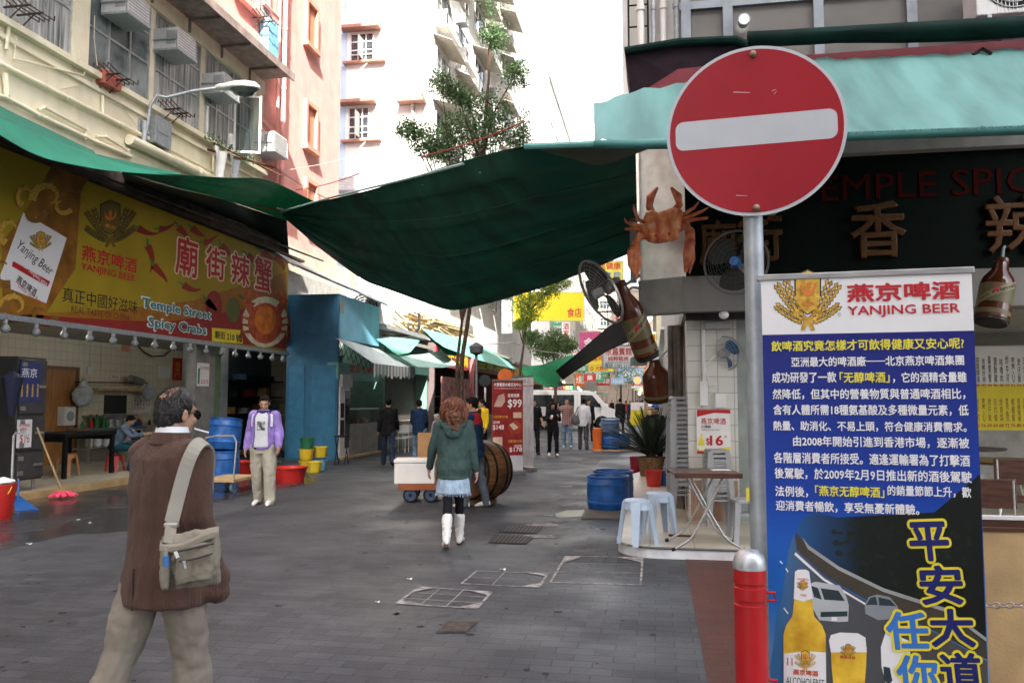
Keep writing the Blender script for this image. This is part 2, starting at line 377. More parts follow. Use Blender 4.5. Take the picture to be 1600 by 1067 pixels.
AMBER = M('amber beer print', (.85, .42, .015), .4, var=.25, sc=9, c2=(.95, .66, .06))
WOOD = M('varnished wood', (.22, .10, .035), .45, var=.35, sc=5, stretch=(1, 8, 8))
BROWNWOOD = M('brown table top', (.075, .032, .02), .35, var=.3, sc=5, stretch=(1, 6, 6))
PALEWOOD = M('pale worn board', (.52, .36, .17), .6, var=.14, sc=4, bump=.1, dirt=.3, dsc=3)
BARREL = M('old barrel wood', (.19, .085, .022), .5, var=.4, sc=4, stretch=(1, 1, 7), dirt=.4, dsc=3)
CARD = M('cardboard', (.42, .24, .10), .85, var=.08)
FOAM = M('white foam box', (.84, .83, .79), .8, var=.03, bump=.2, bsc=180)
BAMBOO = M('bamboo poles', (.50, .38, .2), .6, var=.3, sc=8)
BARK = M('dark bark', (.07, .045, .03), .9, var=.4, sc=20, bump=.5)
LEAF = m_leaf('tree leaves', (.03, .085, .03), (.12, .22, .08))
LEAFY = m_leaf('yellow green leaves', (.09, .17, .02), (.30, .36, .05), .45)
LEAFD = m_leaf('dark palm fronds', (.006, .018, .008), (.015, .04, .016), .1)
TARP = M('dark green tarpaulin', (.004, .105, .07), .6, var=.28, sc=.6, trans=.42, stretch=(.6, 3, 3), bump=.12, bsc=6)
TEAL = M('faded teal tarpaulin', (.17, .37, .345), .6, var=.16, sc=1.0, trans=.3, stretch=(3.5, .5, .5), bump=.06, bsc=9)
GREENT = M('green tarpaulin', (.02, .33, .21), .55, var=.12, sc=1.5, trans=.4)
LGREEN = M('light green tarpaulin', (.16, .48, .36), .6, var=.12, sc=1.5, trans=.4)
DGREEN = M('dark green board', (.0012, .005, .003), .6, var=.2, sc=3, spec=.08)
DRED = M('dark red paint', (.16, .012, .02), .55, var=.2)
GLASSW = M('window glass over curtain', (.20, .25, .26), .08, var=.45, sc=2.2, spec=.9, stretch=(9, 9, 1), c2=(.42, .47, .46))
GLASSD = M('dark window glass', (.03, .04, .045), .06, spec=.9, var=.4)
CLEAR = m_glass('clear glass')
ACW = M('air conditioner casing', (.62, .63, .62), .5, var=.08, dirt=.4, dsc=5)
BLUEH = M('blue hut paint', (.035, .165, .30), .55, var=.14, sc=3, dirt=.25)  # hut blue with the shade of its near wall put into the colour
BLUEL = M('light and sunlit blue paint', (.20, .50, .70), .55, var=.08, sc=3, dirt=.2)  # on the hut: its blue as sunlit, light put into the colour
TILEW = m_brick('white wall tiles', (.70, .64, .48), (.74, .68, .52), (.48, .43, .33), .2, .2, .006, 0, .35, .1, 'YZ', .1, 1)
TILEX = m_brick('white tiles', (.60, .59, .55), (.66, .65, .6), (.35, .34, .31), .2, .2, .006, 0, .35, .1, 'XZ', .1, 1)
FLOORT = m_brick('beige floor tiles', (.50, .46, .36), (.55, .51, .40), (.3, .28, .22), .45, .45, .008, 0, .35, .1, 'XY', .15, 1)
SKIN = M('skin', (.50, .29, .19), .55, var=.06, sc=20)
HAIRB = M('black hair', (.008, .007, .006), .75, var=.4, sc=60, spec=.15)
# ------------------------------------------------------------------ ground
PAVE = m_brick('dark street pavers', (.036, .040, .0455), (.058, .063, .069), (.025, .027, .03), .25, .125, .0045, .5, .6, .55, 'XY', .38, .7, (.42, .72), ((.16, .158, .15), 1.1, .22))
REDPAVE = m_brick('red footway pavers', (.085, .026, .017), (.062, .024, .018), (.03, .018, .016), .22, .11, .004, .5, .6, .3, 'XY', .25, 2, None, ((.05, .04, .04), 2.5, .6))
WET = m_brick('wet pavers', (.03, .031, .034), (.045, .046, .05), (.02, .02, .02), .25, .125, .006, .5, .12, .25, 'XY', .3, 1.2, (.06, .35))
struct('ground', MB().grid(lambda u, v: (-300 + 600 * u, -300 + 900 * v, 0), 4, 4), PAVE)
def blob_sheet(pts, z, name, mt, wob=.12, n=90, kind='structure'):
 c = sum(pts, Vector()) / len(pts); vs = []; k = len(pts)
 for i in range(n):
  t = i / n * k; a, b = pts[int(t) % k], pts[(int(t) + 1) % k]; p = a.lerp(b, t % 1)
  w = noise.noise(Vector((p.x * 1.7, p.y * 1.7, 3))) * wob * 2; q = p + (p - c).normalized() * w; vs.append((q.x, q.y, z))
 return struct(name, MB().add(vs, [tuple(range(n))]), mt)
blob_sheet([az(-120, 880), az(-40, 790), az(60, 772), az(190, 752), az(330, 744), az(480, 742), az(500, 752), az(300, 792), az(240, 830), az(120, 832), az(40, 850)], .004, 'wet_ground', WET)
a1, a2 = az(1070, 872), az(1106, 1067)
struct('red_footway', MB().add([(a1.x, a1.y, .004), (a2.x, a2.y - 1, .004), (25, a2.y - 1, .004), (25, a1.y, .004)], [(0, 1, 2, 3)]), REDPAVE)
def quad_px(L, z=.006): return [(p.x, p.y, z) for p in (az(x, y) for x, y in L)]
def cover(L, label, mt, frame_mt, name='manhole_cover', slats=0):
 q = [Vector(p) for p in quad_px(L)]; c = sum(q, Vector()) / 4
 mb = MB().add([(*(c + (p - c) * 1.12).xy, .005) for p in q], [(0, 1, 2, 3)], 0)
 mb.add([(*p.xy, .0085) for p in q], [(0, 1, 2, 3)], 1)
 for i in range(slats):
  t0, t1 = (i + .25) / slats, (i + .7) / slats
  A, B, C, D = q[0].lerp(q[1], t0), q[0].lerp(q[1], t1), q[3].lerp(q[2], t1), q[3].lerp(q[2], t0)
  mb.add([(*A.xy, .0115), (*B.xy, .0115), (*C.xy, .0115), (*D.xy, .0115)], [(0, 1, 2, 3)], 2)
 bm_o = solo(name, mb, [frame_mt, mt, DARK], label, 'manhole cover'); return bm_o
IRONB = M('worn brown cast iron', (.085, .06, .05), .6, .4, var=.3, sc=15, bump=.3, bsc=90)
SCUFF = M('pale mortar line', (.30, .29, .27), .9, var=.4, sc=12)
cover([(700, 972), (744, 972), (728, 988), (684, 988)], 'small rusty brown metal cover in the grey paving in front', IRONB, PAVE)
cover([(776, 836), (832, 839), (820, 850), (766, 848)], 'rusty drain grating nearer of the two behind the woman in white boots', IRONB, DARK, 'drain_grating', 9)
cover([(792, 821), (846, 823), (836, 834), (782, 831)], 'rusty drain grating farther of the two, with yellowish crumbs at its corner', IRONB, DARK, 'drain_grating', 9)
cover([(914, 717), (938, 718), (934, 721), (910, 720)], 'small far cover in the lane near the blue drums, farther one', IRONB, DARK)
cover([(908, 722), (933, 723), (929, 726), (904, 725)], 'small far cover in the lane near the blue drums, nearer one', IRONB, DARK)
def outline(L, name, wid=.012, extra=(), corners=()):
 q = [Vector(p) for p in quad_px(L, .005)]; mb = MB()
 def seg(a, b, w=wid):
  d = (b - a).normalized(); s = Vector((-d.y, d.x, 0)) * w
  mb.add([a - s, a + s, b + s, b - s], [(0, 1, 2, 3)])
 for i in range(4): seg(q[i], q[(i + 1) % 4])
 for (i, j, t) in extra:
  a, b, c, d = q[i], q[(i + 1) % 4], q[(i + 2) % 4], q[(i + 3) % 4]
  seg(a.lerp(b, t), d.lerp(c, t), wid * .5)
 for i in corners:
  a = q[i]; mb.add([a + Vector((0, 0, .002)), a.lerp(q[(i + 1) % 4], .22) + Vector((0, 0, .002)), a.lerp(q[(i - 1) % 4], .35) + Vector((0, 0, .002))], [(0, 1, 2)])
 return struct(name, mb, SCUFF)
outline([(655, 917), (768, 925), (745, 951), (620, 943)], 'paving_patch', extra=((0, 1, .3), (0, 1, .62), (1, 1, .35), (1, 1, .7)), corners=(0, 1, 2, 3))
outline([(745, 892), (856, 896), (842, 918), (721, 912)], 'paving_patch', .01, ((1, 1, .5), (0, 1, .4)), (1, 2))
outline([(884, 869), (1004, 871), (1001, 914), (860, 910)], 'paving_patch', .01, ((1, 1, .3), (1, 1, .62)), (0, 1))
# broken hole in the paving beside the cut drums
hp = [az(x, y) for x, y in ((868, 802), (885, 797), (915, 797), (930, 800), (918, 806), (890, 808), (872, 809))]
blob_sheet(hp, .005, 'broken_paving', M('black wet hole', (.012, .012, .013), .3, var=.4), .03, 40)
for i, (x, y, s) in enumerate([(905, 772, .16), (890, 790, .2), (862, 806, .12), (850, 820, .18), (935, 790, .12), (878, 815, .1), (845, 838, .16), (880, 760, .12)]):
 p = az(x, y); blob_sheet([p + Vector((-s, -s * .3, 0)), p + Vector((s, -s * .5, 0)), p + Vector((s * .7, s * .5, 0)), p + Vector((-s * .8, s * .4, 0))], .0045 + i * .0002, 'pale_stain', SCUFF, .08, 30)
gs = MB(); rg_ = random.Random(77)
for i in range(420):
 p = ground(rg_.uniform(-60, 1250), rg_.uniform(4.2, 20)); r = rg_.uniform(.008, .03) * (1 if p.y < 9 else 1.4); e = rg_.uniform(.6, 1.4)
 if p.x > -.5 and p.y > 8: continue
 gs.add([(p.x + r * e * math.cos(a) * rg_.uniform(.8, 1.2), p.y + r * math.sin(a) * rg_.uniform(.8, 1.2), .003) for a in [2 * PI * k / 9 for k in range(9)]], [tuple(range(9))], 0 if rg_.random() < .72 else 1)
tag(obj('gum_spots', gs, [M('black gum', (.012, .012, .013), .7), M('grey gum', (.13, .13, .125), .8)], local=True), kind='stuff')
# litter: wet scraps lying on the street
for i, (x, y) in enumerate([(122, 812), (140, 817), (46, 850), (590, 941), (786, 890), (640, 905)]):
 p = az(x, y); s = random.uniform(.015, .035); mb = MB()
 mb.grid(lambda u, v: (p.x + (u - .5) * s * 2, p.y + (v - .5) * s * 1.4, .008 + .006 * math.sin(u * 5 + v * 4)), 4, 4, .002)
 tag(obj('paper_scrap', mb, PAPER), 'pale scrap of litter on the dark paving', 'litter', 'scraps of litter on the paving')
# ------------------------------------------------------------------ windows
def win_mesh(w, h, nx, splits, t=.05, d=.07):
 """frame facing -Y, lower left corner at the origin; returns frame MB and pane MB"""
 f = MB(); g = MB()
 f.box(0, -d, 0, t, 0, h).box(w - t, -d, 0, w, 0, h).box(t, -d, 0, w - t, 0, t).box(t, -d, h - t, w - t, 0, h)
 for i in range(1, nx): x = w * i / nx; f.box(x - t / 2, -d * .9, t, x + t / 2, -.003, h - t)
 for z in splits: f.box(t, -d * .8, z * h - t / 2, w - t, -.006, z * h + t / 2)
 g.box(t * .6, -.03, t * .6, w - t * .6, -.022, h - t * .6)
 return f, g
_wc = {}
def window(parent, loc, rz, w, h, nx=2, splits=(.7,), fm=None, gm=None, label=None):
 key = (round(w, 2), round(h, 2), nx, splits, (fm or ALU).name, (gm or GLASSW).name)
 if key not in _wc:
  f, g = win_mesh(w, h, nx, splits); a, b = f.mesh('window'), g.mesh('pane'); a.materials.append(fm or ALU); b.materials.append(gm or GLASSW); _wc[key] = (a, b)
 a, b = _wc[key]
 o = bpy.data.objects.new('window', a); COL.objects.link(o); o.parent = parent
 o.location = Vector(loc) - parent.location; o.rotation_euler = (0, 0, rz)
 p = bpy.data.objects.new('pane', b); COL.objects.link(p); p.parent = o
 if label: o['label'] = label
 return o
XF = R(90)                                                # turns a -Y facing piece to face +X (its x runs along +Y)
XB = R(-90)                                               # faces -X
def ac_unit(label, c, rz=XF, s=1.0):
 """window air conditioner; c = centre of its back face; front faces -Y before the turn"""
 t = thing('air_conditioner', label, 'air conditioner', c, rz, 'window air conditioners on the facades')
 w, h, d = .66 * s, .44 * s, .5 * s
 obj('casing', MB().box(-w / 2, -d, -h / 2, w / 2, .06, h / 2), ACW, t, True, .012)
 g = MB()
 for i in range(7): z = -h * .4 + i * h * .8 / 6; g.box(-w * .45, -d - .008, z - .012, w * .45, -d + .002, z + .012)
 g.box(-w / 2 - .006, -d * .9, -h * .3, -w / 2 + .002, -d * .5, h * .35); g.box(w / 2 - .002, -d * .9, -h * .3, w / 2 + .006, -d * .5, h * .35)
 obj('grille', g, GREYP, t, True)
 obj('drip_tray', MB().box(-w * .54, -d * 1.06, -h / 2 - .05, w * .54, .02, -h / 2 - .004), GALV, t, True)
 b = MB()
 for x in (-w * .53, w * .53): b.box(x - .012, -d * 1.02, -h * .1, x + .012, .05, -h * .1 + .025).box(x - .012, -d * 1.02, -h / 2, x + .012, -d * 1.02 + .025, h * .3)
 obj('bracket', b, GALV, t, True); return t
def pipe(parent, pts, r, mt, name='pipe', clamps=True):
 mb = MB().tube(pts, r, 10)
 for a in pts[1:-1]: mb.ell(a, (r * 1.25,) * 3, 10, 8)
 if clamps:
  for a, b in zip(pts, pts[1:]):
   a, b = Vector(a), Vector(b); n = int((b - a).length / 1.8)
   for i in range(1, n + 1): q = a.lerp(b, i / (n + 1)); d = (b - a).normalized() * .03; mb.tube([q - d, q + d], r * 1.3, 10)
 return obj(name, mb, mt, parent)
# ------------------------------------------------------------------ cream building over the left shop, pink storeys above and beyond
FX = -10.5; Y_END = ax(530, 300, FX).y; Y_CRM = ax(412, 225, FX).y
SILL, HEAD = 7.86, 10.05
cb = thing('cream_building', 'cream painted first floor with a band of aluminium windows above the yellow crab shop sign', 'building', (FX - 3, 12, 0))
w = MB(); w.box(FX - .3, -14, 5.3, FX, Y_CRM, SILL)
w.box(FX - .3, -14, HEAD, FX, Y_CRM, HEAD + .35)
piers = [(-14, 9.2)] + [(ax(a, 140, FX).y, ax(b, 150, FX).y) for a, b in ((112, 136), (236, 243), (316, 322), (397, 412))]
for a, b in piers: w.box(FX - .3, a, SILL, FX - (.0 if b - a > .25 else .05), b, HEAD)
w.box(FX - 9, -14, 0, FX - 4.2, Y_CRM, 5.3).box(FX - 9, -14, 5.3, FX - 2.5, Y_CRM, HEAD + .3)
obj('wall', w, CREAM, cb)
s = MB(); s.box(FX, -14, SILL - .09, FX + .14, Y_CRM, SILL + .02).box(FX, -14, SILL - .32, FX + .06, Y_CRM, SILL - .24)
obj('window_sill', s, CREAM, cb)
GC = M('glass over pale curtain', (.26, .30, .31), .07, var=.4, sc=1.5, spec=.9, stretch=(10, 10, .6), c2=(.55, .58, .56))
GS = M('glass reflecting the street', (.10, .15, .16), .05, var=.5, sc=1.2, spec=1, c2=(.28, .34, .34))
ys = [9.2] + [v for p in piers[1:] for v in p]
for k in range(0, len(ys) - 1, 2):
 a, b = ys[k], ys[k + 1]; n = max(2, round((b - a) / .65))
 window(cb, (FX - .12, a, SILL + .02), XF, b - a, HEAD - SILL - .02, n, (.42, .72) if k else (.45,), ALU, GC if k != 2 else GS)
# open casement leaf at the far end
p0 = ax(362, 205, FX + .06); oc = MB(); m = Matrix.Translation((FX + .03, p0.y + .15, SILL + .05)) @ Matrix.Rotation(R(20), 4, 'Z')
for bx in ((0, -.02, 0, .05, .02, 1.5), (.62, -.02, 0, .67, .02, 1.5), (.05, -.02, 0, .62, .02, .05), (.05, -.02, 1.45, .62, .02, 1.5)): oc.box(*bx, mi=0, mat=m)
oc.box(.05, -.004, .05, .62, .004, 1.45, 1, m)
obj('open_casement', oc, [WHITEP, CLEAR], cb, label='white casement leaf swung open over the street')
def cp(px, py, off=.07): return ax(px, py, FX + off)
pipe(cb, [cp(-40, 80), cp(0, 100), cp(262, 232), cp(262, 222)], .045, CREAM)
pipe(cb, [cp(8, 115), cp(11, 150)], .05, CREAM); pipe(cb, [cp(-30, 142), cp(10, 153), cp(60, 180), cp(150, 222), cp(205, 245)], .04, CREAM)
pipe(cb, [cp(60, 172), cp(70, 168), cp(135, 203), cp(132, 218)], .03, CREAM); pipe(cb, [cp(150, 214), cp(165, 214), cp(200, 235), cp(200, 244)], .03, CREAM)
pipe(cb, [cp(202, 218, .12), cp(310, 270, .12), cp(350, 290, .12)], .11, CREAM, clamps=False); pipe(cb, [cp(267, 190), cp(263, 230)], .035, CREAM)
pipe(cb, [cp(160, 150), cp(161, 183)], .03, CREAM); pipe(cb, [cp(228, 205), cp(262, 232), cp(330, 268)], .03, CREAM); pipe(cb, [cp(14, 40), cp(10, 78)], .03, CREAM); pipe(cb, [cp(25, 58), cp(22, 92), cp(130, 118), cp(137, 105)], .016, CREAM, clamps=False)
pipe(cb, [cp(334, 228), cp(332, 270)], .03, CREAM)
wb = MB()
for L in ([(110, 95), (120, 120), (130, 128)], [(95, 140), (140, 130), (152, 118)], [(150, 130), (165, 155), (190, 165), (215, 200)], [(240, 150), (300, 190), (330, 225)], [(148, 25), (147, 60), (152, 105)]):
 wb.tube([cp(*q, .04) for q in L], .008, 5)
obj('cable', wb, M('pale cable', (.6, .56, .45), .6), cb)
def rack(label, px, py, n=4, L=.5, back=FX):
 b = ax(px, py, back); mb = MB()
 for dy in (0, .28): mb.tube([b + Vector((0, dy, 0)), b + Vector((L, dy, 0))], .02, 6); mb.tube([b + Vector((0, dy, -.3)), b + Vector((L * .7, dy, 0))], .012, 6)
 for i in range(n): x = .15 + (L - .2) * i / (n - 1); mb.tube([b + Vector((x, -.3, .03)), b + Vector((x, -.3, .1)), b + Vector((x, .0, .02)), b + Vector((x, .6, .02)), b + Vector((x, .6, .1))], .012, 6)
 return solo('laundry_rack', mb, M('brown rack iron', (.07, .04, .03), .8, var=.3), label, 'laundry rack', 'clothes racks on the cream and pink facades')
rack('rusty iron clothes rack on the cream wall above the red box', 152, 118)
rack('rusty iron clothes rack on the cream wall beside the street lamp arm', 250, 172)
rack('iron clothes rack at the top left corner below the first window', 6, 12)
rack('iron clothes rack sticking out of the pink upper wall', 395, 28)
p = cp(163, 127, .0); solo('wall_box', MB().box(p.x, p.y - .25, p.z - .14, p.x + .2, p.y + .25, p.z + .14), RUST if 0 else M('faded red box', (.45, .12, .09), .6, dirt=.3, dsc=5), 'faded red metal box under the cream window sill', 'wall box', bevel=.01)
p = cp(240, 208, .0); solo('meter_box', MB().box(p.x, p.y - .28, p.z - .3, p.x + .24, p.y + .28, p.z + .3).box(p.x + .238, p.y - .2, p.z - .05, p.x + .25, p.y + .2, p.z + .2), GALV, 'grey metal meter box on the cream wall below the street lamp', 'meter box', bevel=.012)
p = ax(180, 16, FX); ac_unit('white window air conditioner topmost on the cream facade', p, s=1.05)
p = ax(258, 72, FX); ac_unit('white window air conditioner in the middle of the cream windows', p, s=1.05)
p = ax(330, 138, FX); ac_unit('white window air conditioner behind the street lamp head', p, s=1.05)
pb = thing('pink_building', 'salmon pink building rising above and beyond the cream storey', 'building', (FX - 3, 20, 0))
w = MB(); w.box(FX - 9, -14, HEAD + .35, FX - .02, Y_CRM, 26); w.box(FX - 9, Y_CRM, 5.3, FX - .02, Y_END, 34).box(FX - 9, Y_CRM, 0, FX - 3.8, Y_END, 5.3)
w.box(FX - .02, -14, 11.2, FX + .1, Y_CRM - .05, 11.5)
obj('wall', w, PINK, pb)
c = MB(); yc0 = 10.0; c.box(FX, yc0, 10.42, FX + .95, Y_CRM - .15, 10.5); c.box(FX + .9, yc0, 10.3, FX + .95, Y_CRM - .15, 10.42)
for i in range(7): y = yc0 + .8 + i * (Y_CRM - yc0 - 1) / 6.5; c.box(FX, y, 10.1, FX + .05, y + .04, 10.42).box(FX, y, 10.36, FX + .85, y + .04, 10.42)
obj('canopy', c, M('weathered sheet canopy', (.30, .24, .22), .7, .2, var=.2, dirt=.4), pb)
y1, y2 = ax(365, 50, FX).y, ax(418, 60, FX).y
window(pb, (FX + .0, y1, 12.1), XF, y2 - y1, 2.2, 3, (.6,), ALU, GC)
window(pb, (FX + .0, y1 - 6, 12.1), XF, 4.2, 2.2, 4, (.6,), ALU, GC)
obj('window_sill', MB().box(FX, y1 - .1, 11.98, FX + .16, y2 + .1, 12.1), PINK, pb)
def slit(px, py, h):
 a = ax(px, py, FX); y0, y1 = a.y - .33, a.y + .33
 f = MB(); f.box(FX - .02, y0 - .16, a.z - h / 2 - .14, FX + .16, y1 + .16, a.z - h / 2);
 f.box(FX - .019, y0 - .12, a.z + h / 2, FX + .1, y1 + .12, a.z + h / 2 + .12).box(FX - .019, y0 - .12, a.z - h / 2, FX + .1, y0, a.z + h / 2).box(FX - .019, y1, a.z - h / 2, FX + .1, y1 + .12, a.z + h / 2)
 o = obj('window', f, PINKD, pb); obj('pane', MB().box(FX - .018, y0, a.z - h / 2, FX + .004, y1, a.z + h / 2), M('frosted orange pane', (.40, .16, .09), .3), o)
slit(485, 42, 1.3); slit(484, 200, 1.3); slit(484, 318, 1.2)
for pxx, r in ((437, .07), (428, .045)):
 q = ax(pxx, 200, FX); pipe(pb, [(FX + .1, q.y, 3.5), (FX + .1, q.y, 30)], r, PINK, 'drain_pipe')
for a, b in (((408, 185), (436, 213)), ((412, 5), (436, 30)), ((404, 198), (436, 228))): pipe(pb, [ax(*a, FX + .08), ax(*b, FX + .08)], .05, PINK, 'drain_pipe')
p = ax(408, 228, FX); ac_unit('grey window air conditioner on the pink wall below the open casement', p, s=1.15)
p = ax(413, 75, FX); solo('wall_cupboard', MB().box(p.x, p.y - .3, p.z - .75, p.x + .28, p.y + .3, p.z + .75), BLUEL, 'pale blue cupboard hanging on the pink upper wall', 'cupboard', bevel=.02)
# washing on the rail under the casement
wl = MB().tube([ax(325, 220, FX + .1), ax(440, 275, FX + .9)], .02, 6).tube([ax(325, 234, FX + .1), ax(428, 262, FX + .3)], .03, 6); solo('washing_rail', wl, RUST, 'rusty rail for washing under the cream corner window', 'rail')
def cloth(label, px, py, w, h, mt, name='hanging_cloth'):
 q = ax(px, py, FX + .45); me = MB().grid(lambda u, v: (q.x + .05 * math.sin(u * 9 + v * 3), q.y + (u - .5) * w * (1 - .2 * v), q.z - v * h - .05 * math.sin(u * PI)), 10, 8, .006)
 return solo(name, me, mt, label, 'washing', 'washing hung under the corner window')
cloth('white cloth hung to dry under the corner window', 345, 232, .55, .8, WHITEP); cloth('grey top hung to dry beside the white cloth', 367, 246, .5, .6, M('grey cloth', (.35, .37, .4), .9))
ivy = MB()
for i in range(160):
 u = random.random(); q = ax(322 + 75 * u, 216 + 40 * u, FX + .25 + random.random() * .3) + Vector((0, 0, random.uniform(-.05, .15))); a = Vector((random.uniform(-1, 1), random.uniform(-1, 1), random.uniform(-.6, 1))) * .07; b = a.orthogonal().normalized() * .025
 ivy.add([q, q + a * .5 + b, q + a, q + a * .5 - b], [(0, 1, 2, 3)])
solo('creeper', ivy, LEAF, 'strip of green creeper growing along the sill of the corner window', 'plant')
# street lamp on the cream wall
b0 = ax(218, 195, FX); e0 = ax(345, 137, -8.95)
lamp = thing('street_lamp', 'grey street lamp with cobra head on a curved arm fixed to the cream wall', 'street lamp', b0)
q1 = b0 + Vector((.2, 0, .05)); q2 = b0 + Vector((.22, .02, .4)); q3 = b0.lerp(e0, .35); q3.z = b0.z + .85
arm = [b0 + Vector((.12, 0, -.35)), q1, q2, b0 + Vector((.36, .04, .62)), b0.lerp(e0, .32) + Vector((0, 0, .32)), b0.lerp(e0, .65) + Vector((0, 0, .2)), e0]
obj('arm', MB().tube(arm, .032, 10), GALV, lamp)
obj('bracket', MB().box(b0.x, b0.y - .07, b0.z - .45, b0.x + .05, b0.y + .07, b0.z + .1).tube([b0 + Vector((.12, 0, -.42)), b0 + Vector((.12, 0, .06))], .06, 10), GALV, lamp)
d = Vector((1, .1, -.06)).normalized(); s = Vector((0, 0, 1)).cross(d).normalized(); u_ = d.cross(s)
def hr(t, w, hu, hd, n=16):
 c = e0 + d * t; out = []
 for j in range(n):
  a = 2 * PI * j / n; y = math.cos(a) * w; z = math.sin(a); out.append(c + s * y + u_ * (z * (hu if z > 0 else hd)))
 return out
obj('lamp_head', MB().loft([hr(-.12, .04, .04, .04), hr(-.05, .07, .08, .05), hr(.1, .09, .10, .06), hr(.3, .14, .15, .05), hr(.55, .165, .17, .03), hr(.75, .14, .14, .02), hr(.86, .05, .05, .01)]), M('lamp head paint', (.55, .58, .56), .45, var=.06), lamp)
obj('lamp_lens', MB().loft([hr(.22, .08, .0, .05), hr(.32, .13, -.01, .15), hr(.52, .15, -.01, .2), hr(.7, .13, -.01, .16), hr(.8, .06, -.005, .05)]), m_glass('lamp lens', (.75, .85, .8), .45, .1), lamp)
# ------------------------------------------------------------------ white block with painted-in shade strip, beyond the gap
Yb = ax(668, 240, -10.2).y
bb = thing('apartment_block', 'tall whitewashed block with a painted-in strip of blue grey shade and overgrown street side', 'building', (-16, Yb + 8, 0))
q = ay(540, 200, Yb); w = MB(); w.box(-26, Yb, 0, -10.2, Yb + 32, 40)
obj('wall', w, WHITEW, bb)
obj('shade_strip', MB().box(-26, Yb - .012, 0, q.x, Yb - .001, 40), BLUEW, bb)  # shadow of the pink building, painted on as a strip
SHUT = M('brown painted sill', (.35, .17, .12), .8, dirt=.3); IRONW = M('white window iron', (.6, .6, .58), .5)
for (x0, y0, x1, y1) in ((548, 52, 585, 98), (545, 168, 578, 220), (730, 160, 760, 205)):
 if x0 > 668: continue
 a, b = ay(x0, y1, Yb), ay(x1, y0, Yb)
 o = window(bb, (a.x, Yb - .02, a.z), 0, b.x - a.x, b.z - a.z, 3, (.4, .7), IRONW, GLASSD)
 obj('window_sill', MB().box(a.x - .3, Yb - .3, a.z - .14, b.x + .6, Yb - .02, a.z - .04).box(a.x - .4, Yb - .55, b.z + .12, b.x + .35, Yb - .02, b.z + .26), SHUT, bb)
 obj('window_bars', MB().tube([(a.x, Yb - .1, a.z + .3), (b.x, Yb - .1, a.z + .3)], .03, 6).tube([(a.x + .9, Yb - .1, a.z - .1), (a.x + .7, Yb - .9, a.z - .9)], .03, 6).box(a.x + (b.x - a.x) * .5, Yb - .6, a.z + .1, a.x + (b.x - a.x) * .54, Yb - .05, b.z - .3), IRONW, bb)
a = ay(660, 160, Yb); obj('bathroom_hood', MB().box(a.x - 1.1, Yb - .6, a.z - .1, a.x + .2, Yb, a.z + .05).box(a.x - .9, Yb - .5, a.z + .05, a.x + .1, Yb, a.z + .3), SHUT, bb)
pipe(bb, [(-10.9, Yb - .1, 3), (-10.9, Yb - .1, 38)], .08, WHITEW, 'drain_pipe', False); pipe(bb, [(-15.2, Yb - .1, 3), (-15.2, Yb - .1, 38)], .07, BLUEW, 'drain_pipe', False)
rngb = random.Random(3)
for fl in range(9):
 z = 7.4 + fl * 3.2
 for k in range(5):
  y = Yb + 1.2 + k * 4.2
  window(bb, (-10.18, y, z), XF, 2.6, 1.7, 3, (.6,), ALU, GLASSD if rngb.random() < .6 else GC)
  if rngb.random() < .75:
   L = rngb.uniform(2.6, 3.6); o = rngb.uniform(.8, 1.3)
   obj('canopy', MB().add([(-10.2, y - .4, z + 2.15), (-10.2, y + L, z + 2.15), (-10.2 + o, y + L, z + 1.75), (-10.2 + o, y - .4, z + 1.75), (-10.2, y - .4, z + 2.19), (-10.2, y + L, z + 2.19), (-10.2 + o, y + L, z + 1.79), (-10.2 + o, y - .4, z + 1.79)], [(0, 1, 2, 3), (7, 6, 5, 4), (0, 4, 5, 1), (1, 5, 6, 2), (2, 6, 7, 3), (3, 7, 4, 0)]), M('canopy sheet', (.42, .38, .33), .7, dirt=.5), bb)
  if rngb.random() < .5:
   obj('iron_cage', MB().box(-10.2, y, z - .5, -9.6, y + 2.4, z - .44).box(-9.65, y, z - .44, -9.6, y + 2.4, z + .1).box(-10.2, y, z - .44, -9.6, y + .05, z + .3), IRONW, bb)
for i, (px, py, dd) in enumerate([(722, 32, 42), (722, 108, 42), (702, 62, 40), (806, 62, 56), (812, 92, 60), (765, 145, 50)]):
 q = ad(px, py, dd); q.x = -10.2; ac_unit('small air conditioner on the sunlit street side of the white block', q, XF, 1.0)
a = ay(548, 292, Yb); ac_unit('air conditioner under a hood at the foot of the painted shade strip', (a.x, Yb, a.z), 0, 1.3)
# ------------------------------------------------------------------ buildings that frame the street farther off
def tower(label, x0, x1, y0, y1, h, mt, cols, rows, face, w=1.6, hh=1.4, z0=5, name='apartment_block', hood=None):
 t = thing(name, label, 'building', ((x0 + x1) / 2, (y0 + y1) / 2, 0))
 obj('wall', MB().box(x0, y0, 0, x1, y1, h), mt, t)
 obj('parapet', MB().box(x0 - .15, y0 - .15, h, x1 + .15, y1 + .15, h + .9), mt, t)
 for r in range(rows):
  z = z0 + r * (h - z0) / rows
  for c in range(cols):
   if face == '-Y': window(t, (x0 + (c + .5) * (x1 - x0) / cols - w / 2, y0 - .01, z), 0, w, hh, 3, (.6,), ALU, GLASSD)
   elif face == '+X': window(t, (x1 + .01, y0 + (c + .5) * (y1 - y0) / cols - w / 2, z), XF, w, hh, 3, (.6,), ALU, GLASSD)
   else: window(t, (x0 - .01, y0 + (c + .5) * (y1 - y0) / cols + w / 2, z), XB, w, hh, 3, (.6,), ALU, GLASSD)
  if hood: obj('ledge', MB().box(x0 - (.5 if face == '-X' else 0), y0 - (.5 if face == '-Y' else 0), z - .35, x1 + (.5 if face == '+X' else 0), y1, z - .2), hood, t)
 return t
tower('pale block behind the small street tree', -24, -10.0, 78, 104, 34, WHITEW, 6, 7, '+X', 2.0)
